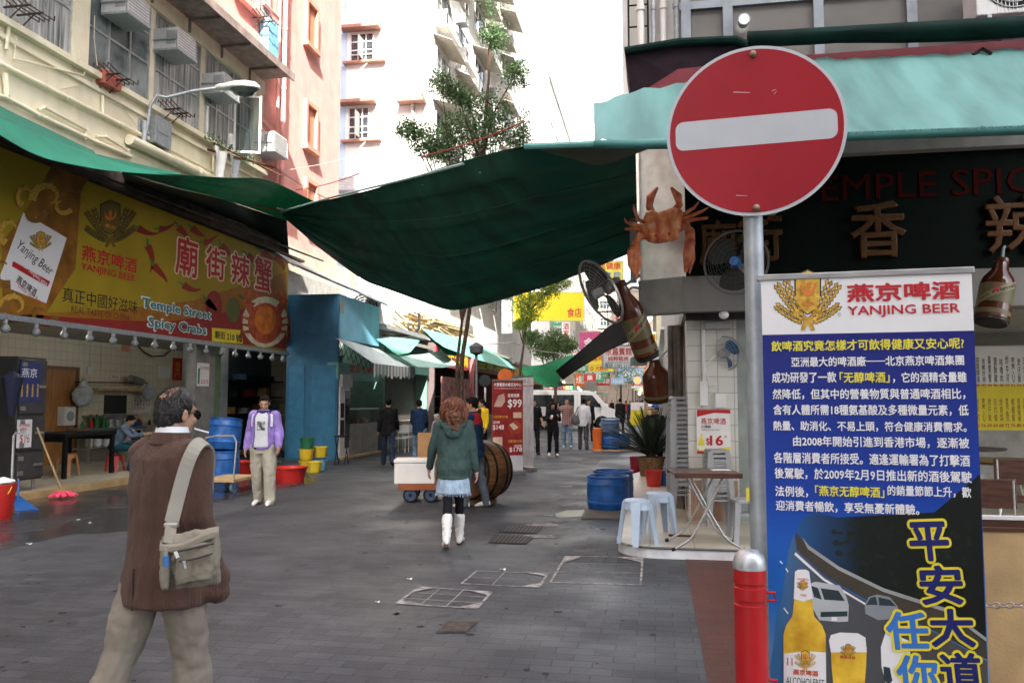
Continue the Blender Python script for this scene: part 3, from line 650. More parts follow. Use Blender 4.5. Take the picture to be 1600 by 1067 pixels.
tower('white block farther up the left side of the lane', -24, -10.2, 106, 150, 27, GREYW, 8, 6, '+X', 2.0)
tower('brown grey block closing the lane behind the hanging signs', -13.5, -1.2, 150, 165, 22, BROWNW, 4, 5, '-Y', 1.8, 1.5, 6, hood=WHITEW)
tower('tall pale tower far behind, just left of the teal awning', -16, -9.5, 175, 190, 62, WHITEW, 3, 12, '-Y', 1.4)
# right side beyond the corner shop
tower('grey block on the right side of the lane beyond the corner building', .9, 16, 46, 90, 44, GREYW, 8, 4, '-X', 2.2, 1.6, 6, hood=WHITEW)
tower('cream block far up the right side of the lane', .4, 16, 92, 148, 40, CREAM, 8, 4, '-X', 2.0, 1.5, 6, hood=WHITEW)
tb = thing('unseen_tower_block', 'unseen concrete tower added behind the viewer to block the sun', 'building', (4, -26, 0))  # unseen, added and sized to keep the sun off the near street
obj('wall', MB().box(-7, -40, 0, 30, -17, 39), WHITEW, tb)
for r in range(8):
 for c in range(10): window(tb, (-5 + c * 3.4 + 2, -17 + .01, 4 + r * 4.2), R(180), 2.4, 1.7, 2, (.6,), ALU, GLASSD)
# ------------------------------------------------------------------ left shop: Temple Street crab shop
SX = -10.0
sp_ = Plane((SX, 0, 0), (0, 1, 0))
shop = thing('crab_shop', 'open fronted crab shop with white tiled back wall and beige floor under the yellow sign', 'shop', (-12, 17, 0))
yA, yB = 10.2, ax(447, 545, SX).y
BX = -13.9
fl = MB().box(BX, yA, 0, -10.2, 16.6, .12).box(BX, 16.6, 0, -12.4, 23.6, .119); obj('floor', fl, FLOORT, shop)
obj('threshold', MB().box(-10.2, yA, 0, -10.06, 16.6, .125), PALEWOOD, shop)
bw = MB().box(BX - .15, yA, .0, BX, 25.2, 3.2); bw.box(BX, 24.9, 0, -10.6, 25.2, 4); obj('back_wall', bw, TILEW, shop)
obj('side_wall', MB().box(BX, yA - .2, 0, -10.2, yA, 3.2), TILEX, shop)
obj('ceiling', MB().box(BX, yA, 3.1, -10.1, 25.2, 3.2).box(-10.45, yA, 3.2, -10.15, 25.2, 5.3), M('shop ceiling', (.42, .41, .38), .8, dirt=.4), shop)
yd = 18.95
obj('partition', MB().box(-13.9, 23.6, 0, -12.7, 23.72, 3.1), TILEX, shop)
STUBE = m_lamp('lit shop tube', (1, .97, .9), 6)
for x_, y_ in ((-10.5, 12.5), (-10.5, 15.2), (-10.5, 17.9), (-10.8, 20.2)):
 t = thing('ceiling_lamp', 'lit fluorescent tube under the ceiling of the tiled crab shop', 'lamp', (x_, y_, 3.05), 0, 'tube lamps in the crab shop')
 obj('tube', MB().tube([(0, -.55, -.05), (0, .55, -.05)], .025, 10), STUBE, t, True); obj('batten', MB().box(-.04, -.6, -.02, .04, .6, .1), WHITEP, t, True)
pil = ax(318, 620, -10.2); obj('pillar', MB().box(-10.35, 16.55, 0, -10.12, 17.35, 3.1), M('grubby grey wall', (.24, .24, .22), .7, dirt=.4), shop)
d0, d1 = ax(66, 640, BX + .03), ax(116, 640, BX + .03)
o = obj('door', MB().box(BX, d0.y, .12, BX + .05, d1.y, 2.35), M('brown shop door', (.42, .19, .06), .5, var=.15, sc=2, stretch=(1, 6, 1)), shop)
obj('door_frame', MB().box(BX, d0.y - .08, .12, BX + .08, d0.y, 2.43).box(BX, d1.y, .12, BX + .08, d1.y + .08, 2.43).box(BX, d0.y, 2.35, BX + .08, d1.y, 2.43), WOOD, shop)
h0, h1 = ax(164, 617, BX + .02), ax(197, 646, BX + .02)
obj('hatch', MB().box(BX, h0.y, h1.z, BX + .03, h1.y, h0.z), M('dark hatch', (.03, .032, .03), .5), shop)
obj('hatch_shelf', MB().box(BX, h0.y - .8, h1.z - .07, BX + .3, h1.y + .1, h1.z - .02), STEEL, shop)
# counter along the back wall and what stands on it
k0, k1 = ax(118, 668, BX + .3), ax(330, 668, BX + .3); zc = ax(150, 668, BX + .3).z
ctr = thing('counter', 'long steel counter against the tiled back wall', 'counter', (BX + .35, (k0.y + k1.y) / 2, .12))
obj('counter_top', MB().box(BX + .02, k0.y, zc - .05, BX + .66, 24.5 if 0 else 19.4, zc), STEEL, ctr)
cs = MB().box(BX + .02, k0.y, .45, BX + .62, 19.4, .48)
for y in (k0.y + .05, (k0.y + 19.4) / 2, 19.3): cs.box(BX + .6, y, .12, BX + .65, y + .05, zc - .05)
obj('frame', cs, STEEL, ctr)
rs = random.Random(5)
for i in range(7):
 y = k0.y + .3 + i * .3; r = rs.uniform(.06, .1)
 solo('bowl_stack', MB().lathe([(r * .6, .48), (r, .52), (r * 1.0, .75 + rs.random() * .1), (r * .9, .76)], 14, c=(BX + .45, y, 0)), WHITEP, 'stack of white bowls on the shelf under the steel counter', 'bowls', 'stacks of bowls under the counter')
pots = [(.14, .2, STEEL, 'steel cooking pot on the counter under the hatch'), (.15, .18, STEEL, 'steel cooking pot on the counter under the hatch'), (.12, .22, STEEL, 'steel cooking pot on the counter under the hatch')]
for i, (r, h, mt, lb) in enumerate(pots):
 y = ax(172 + i * 11, 660, BX + .35).y
 pt = thing('cooking_pot', lb, 'pot', (BX + .35, y, zc), 0, 'pots on the counter'); obj('pot', MB().lathe([(r * .95, 0), (r, .02), (r, h), (r * 1.05, h), (r * .97, h - .01)], 18), mt, pt, True); obj('lid', MB().lathe([(r, h), (r * .5, h + .04), (.02, h + .05), (.02, h + .08), (0, h + .08)], 18), STEEL, pt, True)
def bottle(name, label, cat, loc, h, r, mt, cap=None, group=None, lab=None):
 t = thing(name, label, cat, loc, 0, group)
 obj('body', MB().lathe([(r * .9, 0), (r, .01), (r, h * .58), (r * .8, h * .68), (r * .36, h * .78), (r * .34, h * .95), (r * .38, h * .96)], 14), mt, t, True)
 obj('cap', MB().lathe([(r * .4, h * .955), (r * .4, h), (0, h)], 12), cap or REDP, t, True)
 if lab: obj('bottle_label', MB().lathe([(r * 1.02, h * .2), (r * 1.02, h * .5)], 14), lab, t, True)
 return t
mats_b = [REDI, M('soy sauce', (.05, .02, .01), .2), GREENI, ORGI, YELI, M('oil bottle', (.5, .35, .05), .2)]
for i in range(16):
 px = 128 + i * 5 if i < 9 else 215 + (i - 9) * 8
 y = ax(px, 655, BX + .25 + .2 * rs.random()).y
 bottle('sauce_bottle', 'sauce bottle among those crowded on the steel counter', 'bottle', (BX + .2 + .3 * rs.random(), y, zc), rs.uniform(.18, .34), rs.uniform(.035, .06), mats_b[rs.randrange(6)], REDP if i % 2 else YELP, 'sauce bottles on the counter')
q = ax(207, 668, BX + .5); solo('microwave', MB().box(BX + .2, q.y - .28, zc - .36, BX + .64, q.y + .3, zc - .07).box(BX + .64, q.y - .26, zc - .34, BX + .655, q.y + .12, zc - .1, 1), [WHITEP, BLACK], 'white microwave under the counter beside the seated worker', 'microwave')
q = ax(202, 665, BX + .3); solo('tray', MB().box(BX + .2, q.y - .25, zc, BX + .5, q.y + .2, zc + .1), BLUEP, 'blue plastic box on the steel counter', 'box', bevel=.01)
q = ax(113, 650, BX + .3); solo('wall_heater', MB().box(BX, q.y - .18, q.z - .22, BX + .25, q.y + .18, q.z + .22).lathe([(.12, 0), (.12, .012), (0, .014)], 20, Matrix.Translation((BX + .25, q.y, q.z)) @ Matrix.Rotation(R(90), 4, 'Y'), 1), [WHITEP, GREYP], 'white boxy wall appliance beside the brown door', 'appliance', bevel=.01)
def bag(label, px, py, s, mt):
 q = ax(px, py, BX + .3); mb = MB().ell((0, 0, 0), (s * .6, s, s * .9), 16, 10).ell((0, 0, s * .9), (s * .25, s * .35, s * .5), 12, 8)
 me = remesh(mb, s * .09, 3); crumple(me, s * .12, 5 / s * .5); me.transform(Matrix.Translation(q)); return solo('plastic_bag', me, mt, label, 'bag', 'plastic bags hung on the tiled wall')
FILM = M('translucent bag film', (.62, .68, .72), .3, trans=.3)
bag('bulging blue white plastic bag hanging on the tiled wall beside the door', 130, 618, .3, FILM); bag('pale plastic bag hanging right of the hatch', 232, 614, .22, FILM)
sh = MB().tube([ax(118, 597, BX + .2), ax(230, 598, BX + .2)], .015, 6); solo('hanging_rail', sh, DARK, 'dark rail along the tiled wall above the hatch', 'rail')
solo('wall_shelf', MB().box(BX, ax(140, 608, BX).y, ax(140, 610, BX).z, BX + .25, ax(220, 608, BX).y, ax(140, 606, BX).z), PALEWOOD, 'narrow wooden shelf above the hatch', 'shelf')
solo('tin', MB().lathe([(.09, -.25), (.1, -.24), (.1, .25), (0, .25)], 16, Matrix.Translation(ax(213, 594, BX + .2)) @ Matrix.Rotation(R(80), 4, 'X')), STEEL, 'steel canister lying on the rail over the hatch', 'canister')
def wall_note(label, px0, py0, px1, py1, x, mt, text=None, tmat=None, name='paper_notice', cat='notice'):
 a, b = ax(px0, py1, x), ax(px1, py0, x); t = thing(name, label, cat, (x, (a.y + b.y) / 2, a.z))
 obj('sheet', MB().box(x, a.y, a.z, x + .006, b.y, b.z), mt, t)
 pl = Plane((x + .006, 0, 0), (0, 1, 0))
 for (body, r, m_) in (text or []): put_text(t, pl, body, r, m_, .002)
 return t
wall_note('tall red paper couplet on the tiled wall', 269, 560, 285, 594, BX + .01, M('red paper', (.55, .03, .015), .7), [('福\n滿\n門', (273, 565, 281, 590), GOLD)])
wall_note('white notice with rows of red writing beside the hatch', 207, 618, 237, 646, BX + .01, PAPER, [('各 位 顧 客 請 先\n付 款 多 謝 合 作\n敬 請 原 諒', (209, 624, 235, 640), REDI)])
wall_note('small pale red notice above the rail', 190, 540, 204, 549, BX + .01, M('pale red paper', (.65, .3, .2), .7))
wall_note('small red printed sticker on the tiles right of the switch', 173, 585, 187, 592, BX + .01, PAPER, [('電話', (175, 586, 185, 591), REDI)])
wall_note('faint white paper stuck left of the red couplet', 246, 573, 266, 590, BX + .01, PAPER)
sw = ax(139, 580, BX); solo('wall_switch', MB().box(BX, sw.y - .1, sw.z - .1, BX + .05, sw.y + .1, sw.z + .1).tube([(BX + .03, sw.y, sw.z + .1), (BX + .03, sw.y, 3.1)], .012, 6).tube([(BX + .03, sw.y + .4, sw.z - .3), (BX + .03, sw.y + .4, 3.1)], .01, 6), WHITEP, 'white switch box with conduit on the tiled wall', 'switch')
solo('loose_cable', MB().tube([ax(215, 540, BX + .1), ax(225, 550, BX + .1), ax(238, 557, BX + .1), ax(256, 556, BX + .1), ax(270, 545, BX + .1)], .02, 6), BLACK, 'black cable looping across the tiled wall under the bulbs', 'cable')
# black table with stool
q = az(105, 760, .12); tq = ground(108, 16.3, .12)
tab = thing('dark_table', 'black table with a plastic stool under it inside the shop', 'table', tq)
zt = .86
obj('tabletop', MB().box(-.55, -.75, zt - .06, .55, .75, zt), BLACK, tab, True, .008)
for sx in (-.5, .5):
 for sy in (-.68, .68): obj('leg', MB().box(sx - .035, sy - .035, .0, sx + .035, sy + .035, zt - .06), BLACK, tab, True)
obj('apron', MB().box(-.5, -.7, zt - .16, .5, -.66, zt - .061).box(-.5, .66, zt - .16, .5, .7, zt - .061), BLACK, tab, True)
ys_ = ground(95, 16.0, .12)
def stool(name, label, loc, mt, h=.45, w=.3, group=None, rz=0, cat='stool'):
 t = thing(name, label, cat, loc, rz, group)
 obj('seat', MB().lathe([(0, h), (w * .42, h), (w * .5, h - .015), (w * .5, h - .06), (w * .47, h - .06), (w * .46, h - .02), (0, h - .02)], 20), mt, t, True)
 for k in range(4):
  a = PI / 4 + k * PI / 2; c, s_ = math.cos(a), math.sin(a); t0 = Vector((c * w * .46, s_ * w * .46, h - .03)); b0 = Vector((c * w * .68, s_ * w * .68, 0)); tv = Vector((-s_, c, 0))
  mb = MB(); e = Vector((c, s_, 0)) * .02
  mb.loft([[t0 + tv * .05 + e, t0 - tv * .05 + e, t0 - tv * .05 - e, t0 + tv * .05 - e], [b0 + tv * .028 + e, b0 - tv * .028 + e, b0 - tv * .028 - e, b0 + tv * .028 - e]], sm=False)
  obj('leg', mb, mt, t, True)
 obj('rim', MB().lathe([(w * .505, h - .10), (w * .52, h - .10), (w * .50, h - .055), (w * .48, h - .055)], 20), mt, t, True)
 return t
stool('stool', 'orange wooden stool under the black table', tq + Vector((.1, -.1, 0)), M('orange wood', (.45, .2, .06), .5), .45, .32)
solo('crate', MB().box(-11.6, 17.9, .12, -11.1, 18.4, .55), YELP, 'yellow plastic crate behind the black table', 'crate', bevel=.02)
# steel cold cabinet at the left edge
c0 = ax(26, 700, -10.25); c1 = ax(70, 700, -10.25); zt = ax(30, 556, -10.25).z
fr = thing('steel_cabinet', 'grey steel cold cabinet with hinged doors and beer posters at the shop entrance', 'cabinet', (-10.7, (c0.y + c1.y) / 2, .12))
CABM = M('dark steel door', (.10, .098, .095), .45, .5, var=.12, sc=4)
obj('body', MB().box(-11.1, c0.y, .3, -10.29, c1.y, zt), CABM, fr, bevel=.01)
zm = [.34, .75, .8, 1.35, 1.4, zt - .05]
for i in range(3):
 dr = obj('door', MB().box(-10.289, c0.y + .03, zm[2 * i], -10.24, c1.y - .03, zm[2 * i + 1]), CABM, fr, bevel=.008)
 obj('handle', MB().box(-10.24, c1.y - .25, (zm[2 * i] + zm[2 * i + 1]) / 2 - .02, -10.19, c1.y - .1, (zm[2 * i] + zm[2 * i + 1]) / 2 + .02), STEEL, dr)
 obj('hinge', MB().box(-10.24, c0.y + .02, zm[2 * i] + .05, -10.215, c0.y + .12, zm[2 * i] + .12).box(-10.24, c0.y + .02, zm[2 * i + 1] - .12, -10.215, c0.y + .12, zm[2 * i + 1] - .05), STEEL, dr)
for y in (c0.y + .06, c1.y - .06): obj('foot', MB().tube([(-10.4, y, .12), (-10.4, y, .3)], .03, 8), STEEL, fr)
wall_note('yellow and white beer poster with $16 price on the steel cabinet', 25, 655, 50, 700, -10.236, PAPER, [('$16', (31, 678, 46, 694), REDI), ('燕京啤酒\n大樽裝', (29, 662, 46, 673), REDI)], name='beer_poster', cat='poster')
wall_note('dark blue and yellow bottle poster on the cabinet top door', 29, 568, 64, 628, -10.236, M('poster blue', (.03, .05, .16), .5), [('||||', (33, 600, 60, 620), GOLD), ('燕京', (34, 575, 58, 590), WHITE)], name='beer_poster', cat='poster')
q = ax(20, 585, -10.05); um = MB()
for i in range(8):
 a = 2 * PI * i / 8; um.loft([[q + Vector((.02 * math.cos(a + t), .02 * math.sin(a + t), .05)) for t in (0, .5, .9)], [q + Vector((.16 * math.cos(a + t), .16 * math.sin(a + t), -.05)) for t in (0, .5, .9)], [q + Vector((.05 * math.cos(a + t), .05 * math.sin(a + t), -.65)) for t in (0, .5, .9)]])
um.tube([q + Vector((0, 0, -.7)), q + Vector((0, 0, .15)), q + Vector((.05, 0, .2))], .012, 6)
solo('umbrella', um, M('navy umbrella cloth', (.008, .012, .04), .7), 'folded navy umbrella hanging at the left edge', 'umbrella')
# mop, bucket, dustpan, tap
t0, t1 = ax(58, 668, -9.9), az(98, 778)
mop = thing('mop', 'mop with pale wooden handle and bright pink head on the wet paving', 'mop', (t1.x, t1.y, 0))
obj('handle', MB().tube([t1 + Vector((0, 0, .08)), t0], .016, 8), PALEWOOD, mop)
mh = MB()
for i in range(70):
 a = random.uniform(0, 2 * PI); r = random.uniform(.1, .22); mh.tube([t1 + Vector((0, 0, .1)), t1 + Vector((math.cos(a) * r * .5, math.sin(a) * r * .5, .1)), t1 + Vector((math.cos(a) * r, math.sin(a) * r, .02 + .03 * random.random()))], .016, 5)
obj('mop_head', mh, PINKP, mop)
def pail(name, label, loc, r, h, mt, cat='bucket', handle=True, group=None, hm=None):
 t = thing(name, label, cat, loc, 0, group)
 obj('body', MB().lathe([(r * .78, 0), (r * .8, .005), (r, h), (r * 1.06, h), (r * 1.06, h - .02), (r * 1.02, h - .02)], 24).lathe([(r * .97, h - .005), (r * .77, .02), (0, .02)], 24), mt, t, True)
 if handle: obj('handle', MB().tube([(r * 1.03 * math.cos(a), -.02 - .3 * r * math.sin(a), h - .03 - r * .9 * math.sin(a)) for a in [PI * i / 12 for i in range(13)]], .008, 6), hm or YELP, t, True)
 return t
g = ground(4, 11.2); pail('bucket', 'red plastic bucket with yellow handle and rag at the left edge', g, .22, .47, REDP)
solo('rag', crumple(remesh(MB().ell(g + Vector((.03, -.02, .5)), (.2, .2, .05), 16, 10), .02, 2), .03, 7), PAPER, 'white rag draped over the rim of the red bucket', 'rag')
a, b, c, d = az(28, 786), az(60, 798), az(22, 800), az(20, 790)
solo('dustpan', MB().prism([a + Vector((0, 0, .12)), b + Vector((0, 0, .01)), az(24, 799) + Vector((0, 0, .01)), d + Vector((0, 0, .12))], (0, 0, .015)).tube([az(28, 790) + Vector((0, 0, .1)), az(28, 790) + Vector((-.1, .1, .4))], .015, 6), BLUEP, 'blue plastic dustpan lying beside the mop', 'dustpan')
q = ground(24, 12.4, .12); solo('water_tap', MB().tube([q, q + Vector((0, 0, .95)), q + Vector((.03, 0, 1.0)), q + Vector((.1, .1, 1.0)), q + Vector((.11, .11, .9))], .02, 8).tube([q + Vector((.05, .05, 1.0)), q + Vector((.05, .05, 1.06))], .03, 8), STEEL, 'upright steel water pipe with tap in front of the cabinet', 'tap')
# ------------------------------------------------------------------ dark bay right of the shop, barrels, tubs
dk = thing('storage_bay', 'dim storage bay with blue back panel and shelves right of the tiled shop', 'shop bay', (-11.5, 21, 0))
DIMW = M('dim blue grey panel', (.07, .10, .12), .7, dirt=.4); obj('back_panel', MB().box(-12.6, 21.4, 0, -12.5, 24.9, 3.1), DIMW, dk)
obj('shelf', MB().box(-12.5, 21.5, 1.2, -11.9, 24.6, 1.24).box(-12.5, 21.5, 1.7, -11.9, 24.6, 1.74).box(-12.5, 21.5, 2.2, -11.9, 24.6, 2.24), DARK, dk)
obj('post', MB().box(-10.3, 22.2, 0, -10.2, 22.3, 3.1).box(-10.35, 24.3, 0, -10.1, 24.6, 5), M('rough bamboo brown', (.20, .10, .05), .8), dk)
obj('green_door', MB().box(-10.3, 17.36, .9, -10.2, 17.75, 2.95), M('green shop door', (.12, .2, .10), .6), dk)
obj('cold_case', MB().box(-11.3, 17.9, .9, -10.6, 18.8, 3.0), M('grey cold case', (.25, .26, .26), .4), dk)
wall_note('white price poster with green bottle on the post of the storage bay', 307, 568, 327, 603, -10.11, PAPER, [('$20/支', (314, 592, 326, 600), REDI), ('燕京啤酒', (313, 572, 326, 578), REDI), ('I', (309, 575, 312, 600), GREENI)], name='beer_poster', cat='poster')
for i in range(10):
 z = (1.24, 1.74, 2.24)[i % 3]; y = 21.7 + i * .3; h_ = random.uniform(.15, .35); mt = [CARD, DARK, BLUED, GREYP, M('dull red plastic', (.2, .02, .02), .5), DARK, CARD][i % 7]
 solo('box', MB().cbox((-12.2, y, z + h_ / 2), .3, .28, h_, random.uniform(-.2, .2)), mt, 'small goods box on the dim shelves behind the man in purple', 'box', 'goods on the dim shelves', .01)
def drum(name, label, loc, r, h, mt, tilt=0, group=None, open_=True, lidm=None):
 t = thing(name, label, 'barrel', loc, 0, group); t.rotation_euler = (tilt, 0, 0)
 pr = [(r * .9, 0), (r * .95, .02), (r, h * .2), (r * 1.03, h * .22), (r * 1.03, h * .26), (r, h * .28), (r * 1.02, h * .5), (r, h * .72), (r * 1.03, h * .74), (r * 1.03, h * .78), (r, h * .8), (r * .97, h)] + ([] if open_ else [(r * .93, h), (r * .92, h - .02), (0, h - .02)])
 obj('body', MB().lathe(pr, 28) if not open_ else MB().lathe(pr + [(r * .94, h), (r * .92, h - .02), (r * .9, .05), (0, .05)], 28), mt, t, True)
 if lidm: obj('lid', MB().lathe([(r * 1.02, h - .03), (r * 1.04, h), (r * 1.0, h + .015), (0, h + .01)], 28), lidm, t, True)
 else: obj('rim', MB().lathe([(r * .99, h - .03), (r * 1.02, h - .02), (r * 1.02, h + .005), (r * .93, h + .005)], 28), mt, t, True)
 return t
g = ground(352, 16.2); drum('barrel', 'upright blue plastic barrel behind the hand cart, lower of two', g, .3, .62, BLUEP, 0, 'blue barrels by the shop', False)
drum('barrel', 'tilted blue plastic barrel stacked on another behind the hand cart', g + Vector((0, -.02, .63)), .31, .62, BLUEP, R(-8), 'blue barrels by the shop', False)
ct = ground(360, 14.6); cart = thing('hand_cart', 'flat hand cart with bent pipe handle in front of the blue barrels', 'hand cart', ct)
obj('deck', MB().box(-.3, -.45, .2, .35, .5, .25), PALEWOOD, cart, True); obj('handle', MB().tube([(-.25, -.45, .25), (-.25, -.45, .85), (-.18, -.45, .97), (0, -.42, 1.0), (.3, -.4, 1.0), (.36, -.4, .9), (.32, -.4, .25)], .017, 8), STEEL, cart, True)
for sx in (-.22, .28):
 for sy in (-.32, .38): obj('wheel', MB().lathe([(.0, -.025), (.1, -.025), (.1, .025), (0, .025)], 18, Matrix.Translation((sx, sy, .1)) @ Matrix.Rotation(R(90), 4, 'Y')), BLUED, cart, True)
 obj('fork', MB().box(sx - .03, -.34, .1, sx + .03, -.3, .2).box(sx - .03, .36, .1, sx + .03, .4, .2), STEEL, cart, True)
for i, (px, d, r, h, mt, lb) in enumerate([(455, 16.2, .34, .3, REDP, 'wide red plastic tub behind the man in the purple jacket'), (378, 17.2, .33, .34, REDP, 'red plastic tub behind the hand cart'), (412, 16.9, .2, .34, YELP, 'small yellow pail between the red tubs'), (424, 17.6, .22, .3, GRNP, 'green tub behind the man in purple')]):
 pail('plastic_tub', lb, ground(px, d), r, h, mt, 'tub', False)
for i, (px, d, z, mt, lb) in enumerate([(480, 18.6, 0, YELP, 'yellow basket at the bottom of the left stack by the blue hut'), (480, 18.6, .26, YELP, 'yellow basket second in the left stack by the blue hut'), (481, 18.6, .52, GRNP, 'dark green basket on top of the left stack by the blue hut'), (493, 18.3, 0, YELP, 'yellow basket standing between the two stacks by the blue hut'), (502, 18.9, 0, BLUEL, 'light blue basket under a yellow one by the blue hut'), (502, 18.9, .3, YELP, 'yellow basket on the light blue one by the blue hut')]):
 pail('basket', lb, ground(px, d, z), .17, .25, mt, 'basket', False, 'baskets by the blue hut')
# ------------------------------------------------------------------ yellow shop sign
sg = thing('shop_sign', 'long yellow and red shop sign with beer bottle, crab and Chinese lettering', 'sign', (SX - .1, 17, 2.9))
zb = ax(0, 497, SX).z; zb2 = ax(447, 545, SX).z; zt1 = ax(0, 235, SX).z; zt2 = ax(450, 402, SX).z
Y0s = 9.5; Y1s = ax(449, 480, SX).y; zb = (zb + zb2) / 2; zt_ = (zt1 + zt2) / 2
SIGNY = M('printed yellow sheet', (.34, .235, .007), .55, var=.12, sc=.6, c2=(.42, .31, .012))
obj('panel', MB().box(SX - .12, Y0s, zb, SX, Y1s, zt_), SIGNY, sg)
SIGNR = M('printed red', (.28, .02, .014), .55, var=.15, sc=1); SIGNB = M('printed amber', (.30, .12, .01), .5, var=.3, sc=3)
L1, L2, L3 = .002, .004, .006
def pr(parts, name, mats, parent=sg, pl=sp_):
 mb = MB()
 for L, mi, lift in parts: mb.add(pl.pts(L, lift), [tuple(range(len(L)))], mi)
 return obj(name, mb, mats, parent)
pr([([(-60, 492), (60, 492), (180, 500), (260, 503), (340, 490), (447, 470), (447, 545), (-60, 491)], 0, L1), ([(60, 490), (180, 484), (300, 470), (447, 425), (447, 472), (340, 491), (260, 504), (180, 501)], 1, L1 - .001)], 'red_band', [SIGNR, M('amber print', (.33, .13, .008), .55)])
# bottle with label and gold scrollwork
pr([([(5, 505), (2, 380), (40, 330), (92, 240), (150, 262), (126, 300), (118, 420), (84, 470), (62, 505)], 0, L1), ([(36, 332), (104, 372), (72, 474), (2, 446), (0, 430)], 1, L2), ([(20, 408), (78, 440), (74, 448), (18, 416)], 2, L3)], 'printed_bottle', [SIGNB, WHITE, REDI])
put_text(sg, sp_, 'Yanjing Beer', (24, 395, 84, 416), INK, L3, rot=R(-24), shear=.3, bold=.005); put_text(sg, sp_, '燕京啤酒', (24, 440, 58, 454), INK, L3, .02, rot=R(-24)); put_text(sg, sp_, 'EXTRA YANJING BEER', (24, 424, 76, 432), WHITE, L3 + .002, .01, rot=R(-26)); put_text(sg, sp_, 'Official State Beer', (26, 455, 66, 463), REDI, L3, rot=R(-24), shear=.2); put_text(sg, sp_, '®', (100, 380, 103, 383), REDI, L3)
def crest(parent, pl, cx, cy, s, gold=GOLD, dark=None, lift=L2, birdm=ORGI):
 """shield between ears of barley; s = half width in picture points"""
 mb = MB(); P = lambda x, y: (cx + x * s, cy + y * s)
 sh = [(-.36, -.78), (0, -.95), (.36, -.78), (.36, -.1), (.2, .22), (0, .36), (-.2, .22), (-.36, -.1)]
 mb.add(pl.pts([P(x * 1.12, y * 1.06 + .01) for x, y in sh], lift), [tuple(range(8))], 1); mb.add(pl.pts([P(*q) for q in sh], lift + .002), [tuple(range(8))], 0)
 for sd in (-1, 1):
  for k, (bx, by, ex, ey, n) in enumerate([(.1, .55, .98, -.6, 9), (.06, .6, 1.0, .05, 8), (.05, .7, .7, -.75, 8)]):
   for i in range(n):
    t = .18 + .82 * i / n; x = bx + (ex - bx) * t; y = by + (ey - by) * t + .3 * t * (1 - t); w = .085; dx, dy = (ex - bx), (ey - by); q = math.hypot(dx, dy); dx /= q; dy /= q
    for e in (-1, 1):
     o = (x - dy * .06 * e, y + dx * .06 * e); L = [(o[0] - dx * .09, o[1] - dy * .09), (o[0] - dy * .05, o[1] + dx * .05), (o[0] + dx * .09, o[1] + dy * .09), (o[0] + dy * .05, o[1] - dx * .05)]
     mb.add(pl.pts([P(sd * a, b) for a, b in L], lift + .0005 + .0001 * k), [(0, 1, 2, 3)], 0)
     L2_ = [(o[0] - dx * .12, o[1] - dy * .12), (o[0] - dy * .075, o[1] + dx * .075), (o[0] + dx * .12, o[1] + dy * .12), (o[0] + dy * .075, o[1] - dx * .075)]
     mb.add(pl.pts([P(sd * a, b) for a, b in L2_], lift - .0012 + .0001 * k), [(0, 1, 2, 3)], 1)
 mb.add(pl.pts([P(-.1, .45), P(.1, .45), P(.22, .85), P(.1, .85), P(0, .65), P(-.1, .85), P(-.22, .85)], lift + .001), [tuple(range(7))], 0)
 for sd in (-1, 1): mb.add(pl.pts([P(sd * x, y) for x, y in ((0, -.3), (.12, -.34), (.2, -.5), (.17, -.62), (.24, -.48), (.2, -.3), (.1, -.2), (0, -.2))], lift + .004), [tuple(range(8))], 2)
 mb.add(pl.pts([P(0, -.62), P(.06, -.5), P(.05, -.3), P(0, -.1), P(-.05, -.3), P(-.06, -.5)], lift + .0035), [tuple(range(6))], 2)
 obj('emblem', mb, [gold, dark or INK, birdm], parent)
 put_text(parent, pl, '燕京', (cx - .2 * s, cy - .02 * s, cx + .2 * s, cy + .14 * s), birdm, lift + .004, .02)
crest(sg, sp_, 172, 352, 40, M('olive gold print', (.16, .11, .015), .5), None, L2); crest(sg, sp_, 63, 378, 17, GOLD, None, L3 + .002)
put_text(sg, sp_, '燕京啤酒', (127, 393, 214, 417), REDI, L2, .02); put_text(sg, sp_, 'YANJING BEER', (126, 420, 212, 434), REDI, L2, .025)
put_text(sg, sp_, '真正中國好滋味', (97, 459, 215, 481), INK, L2, .0); put_text(sg, sp_, 'REAL TASTE OF CHINA', (111, 485, 203, 495), M('brown ink', (.18, .05, .02), .5), L2, .01)
for i, (ch, x0, y0, x1, y1) in enumerate([('廟', 274, 370, 309, 432), ('街', 321, 386, 352, 436), ('辣', 361, 396, 390, 446), ('蟹', 397, 402, 424, 456)]):
 put_text(sg, sp_, ch, (x0 - 2, y0 - 2, x1 + 2, y1 + 2), M('pale halo ink', (.75, .70, .5), .5), L2, .075, name='lettering_outline'); put_text(sg, sp_, ch, (x0, y0, x1, y1), REDI, L3 + .002, .02)
for s_, r in (('Temple Street', (221, 475, 329, 494)), ('Spicy Crabs', (231, 502, 322, 521))):
 put_text(sg, sp_, s_, (r[0] - 2, r[1] - 2, r[2] + 2, r[3] + 2), WHITE, L2, .07, name='lettering_outline'); put_text(sg, sp_, s_, r, TEALI, L3 + .002, .03)
pr([([(331, 512), (379, 516), (379, 537), (331, 533)], 0, L2)], 'address_plate', YELI); put_text(sg, sp_, '廟街 210 號', (335, 519, 376, 532), INK, L3, .02)
def curve_strip(L, w0, w1):
 out = []; n = len(L)
 for i in range(n):
  a, b = L[max(0, i - 1)], L[min(n - 1, i + 1)]; dx, dy = b[0] - a[0], b[1] - a[1]; q = math.hypot(dx, dy) or 1; w = w0 + (w1 - w0) * i / (n - 1)
  out.append(((L[i][0] - dy / q * w, L[i][1] + dx / q * w), (L[i][0] + dy / q * w, L[i][1] - dx / q * w)))
 return [p[0] for p in out] + [p[1] for p in reversed(out)]
ch_ = []
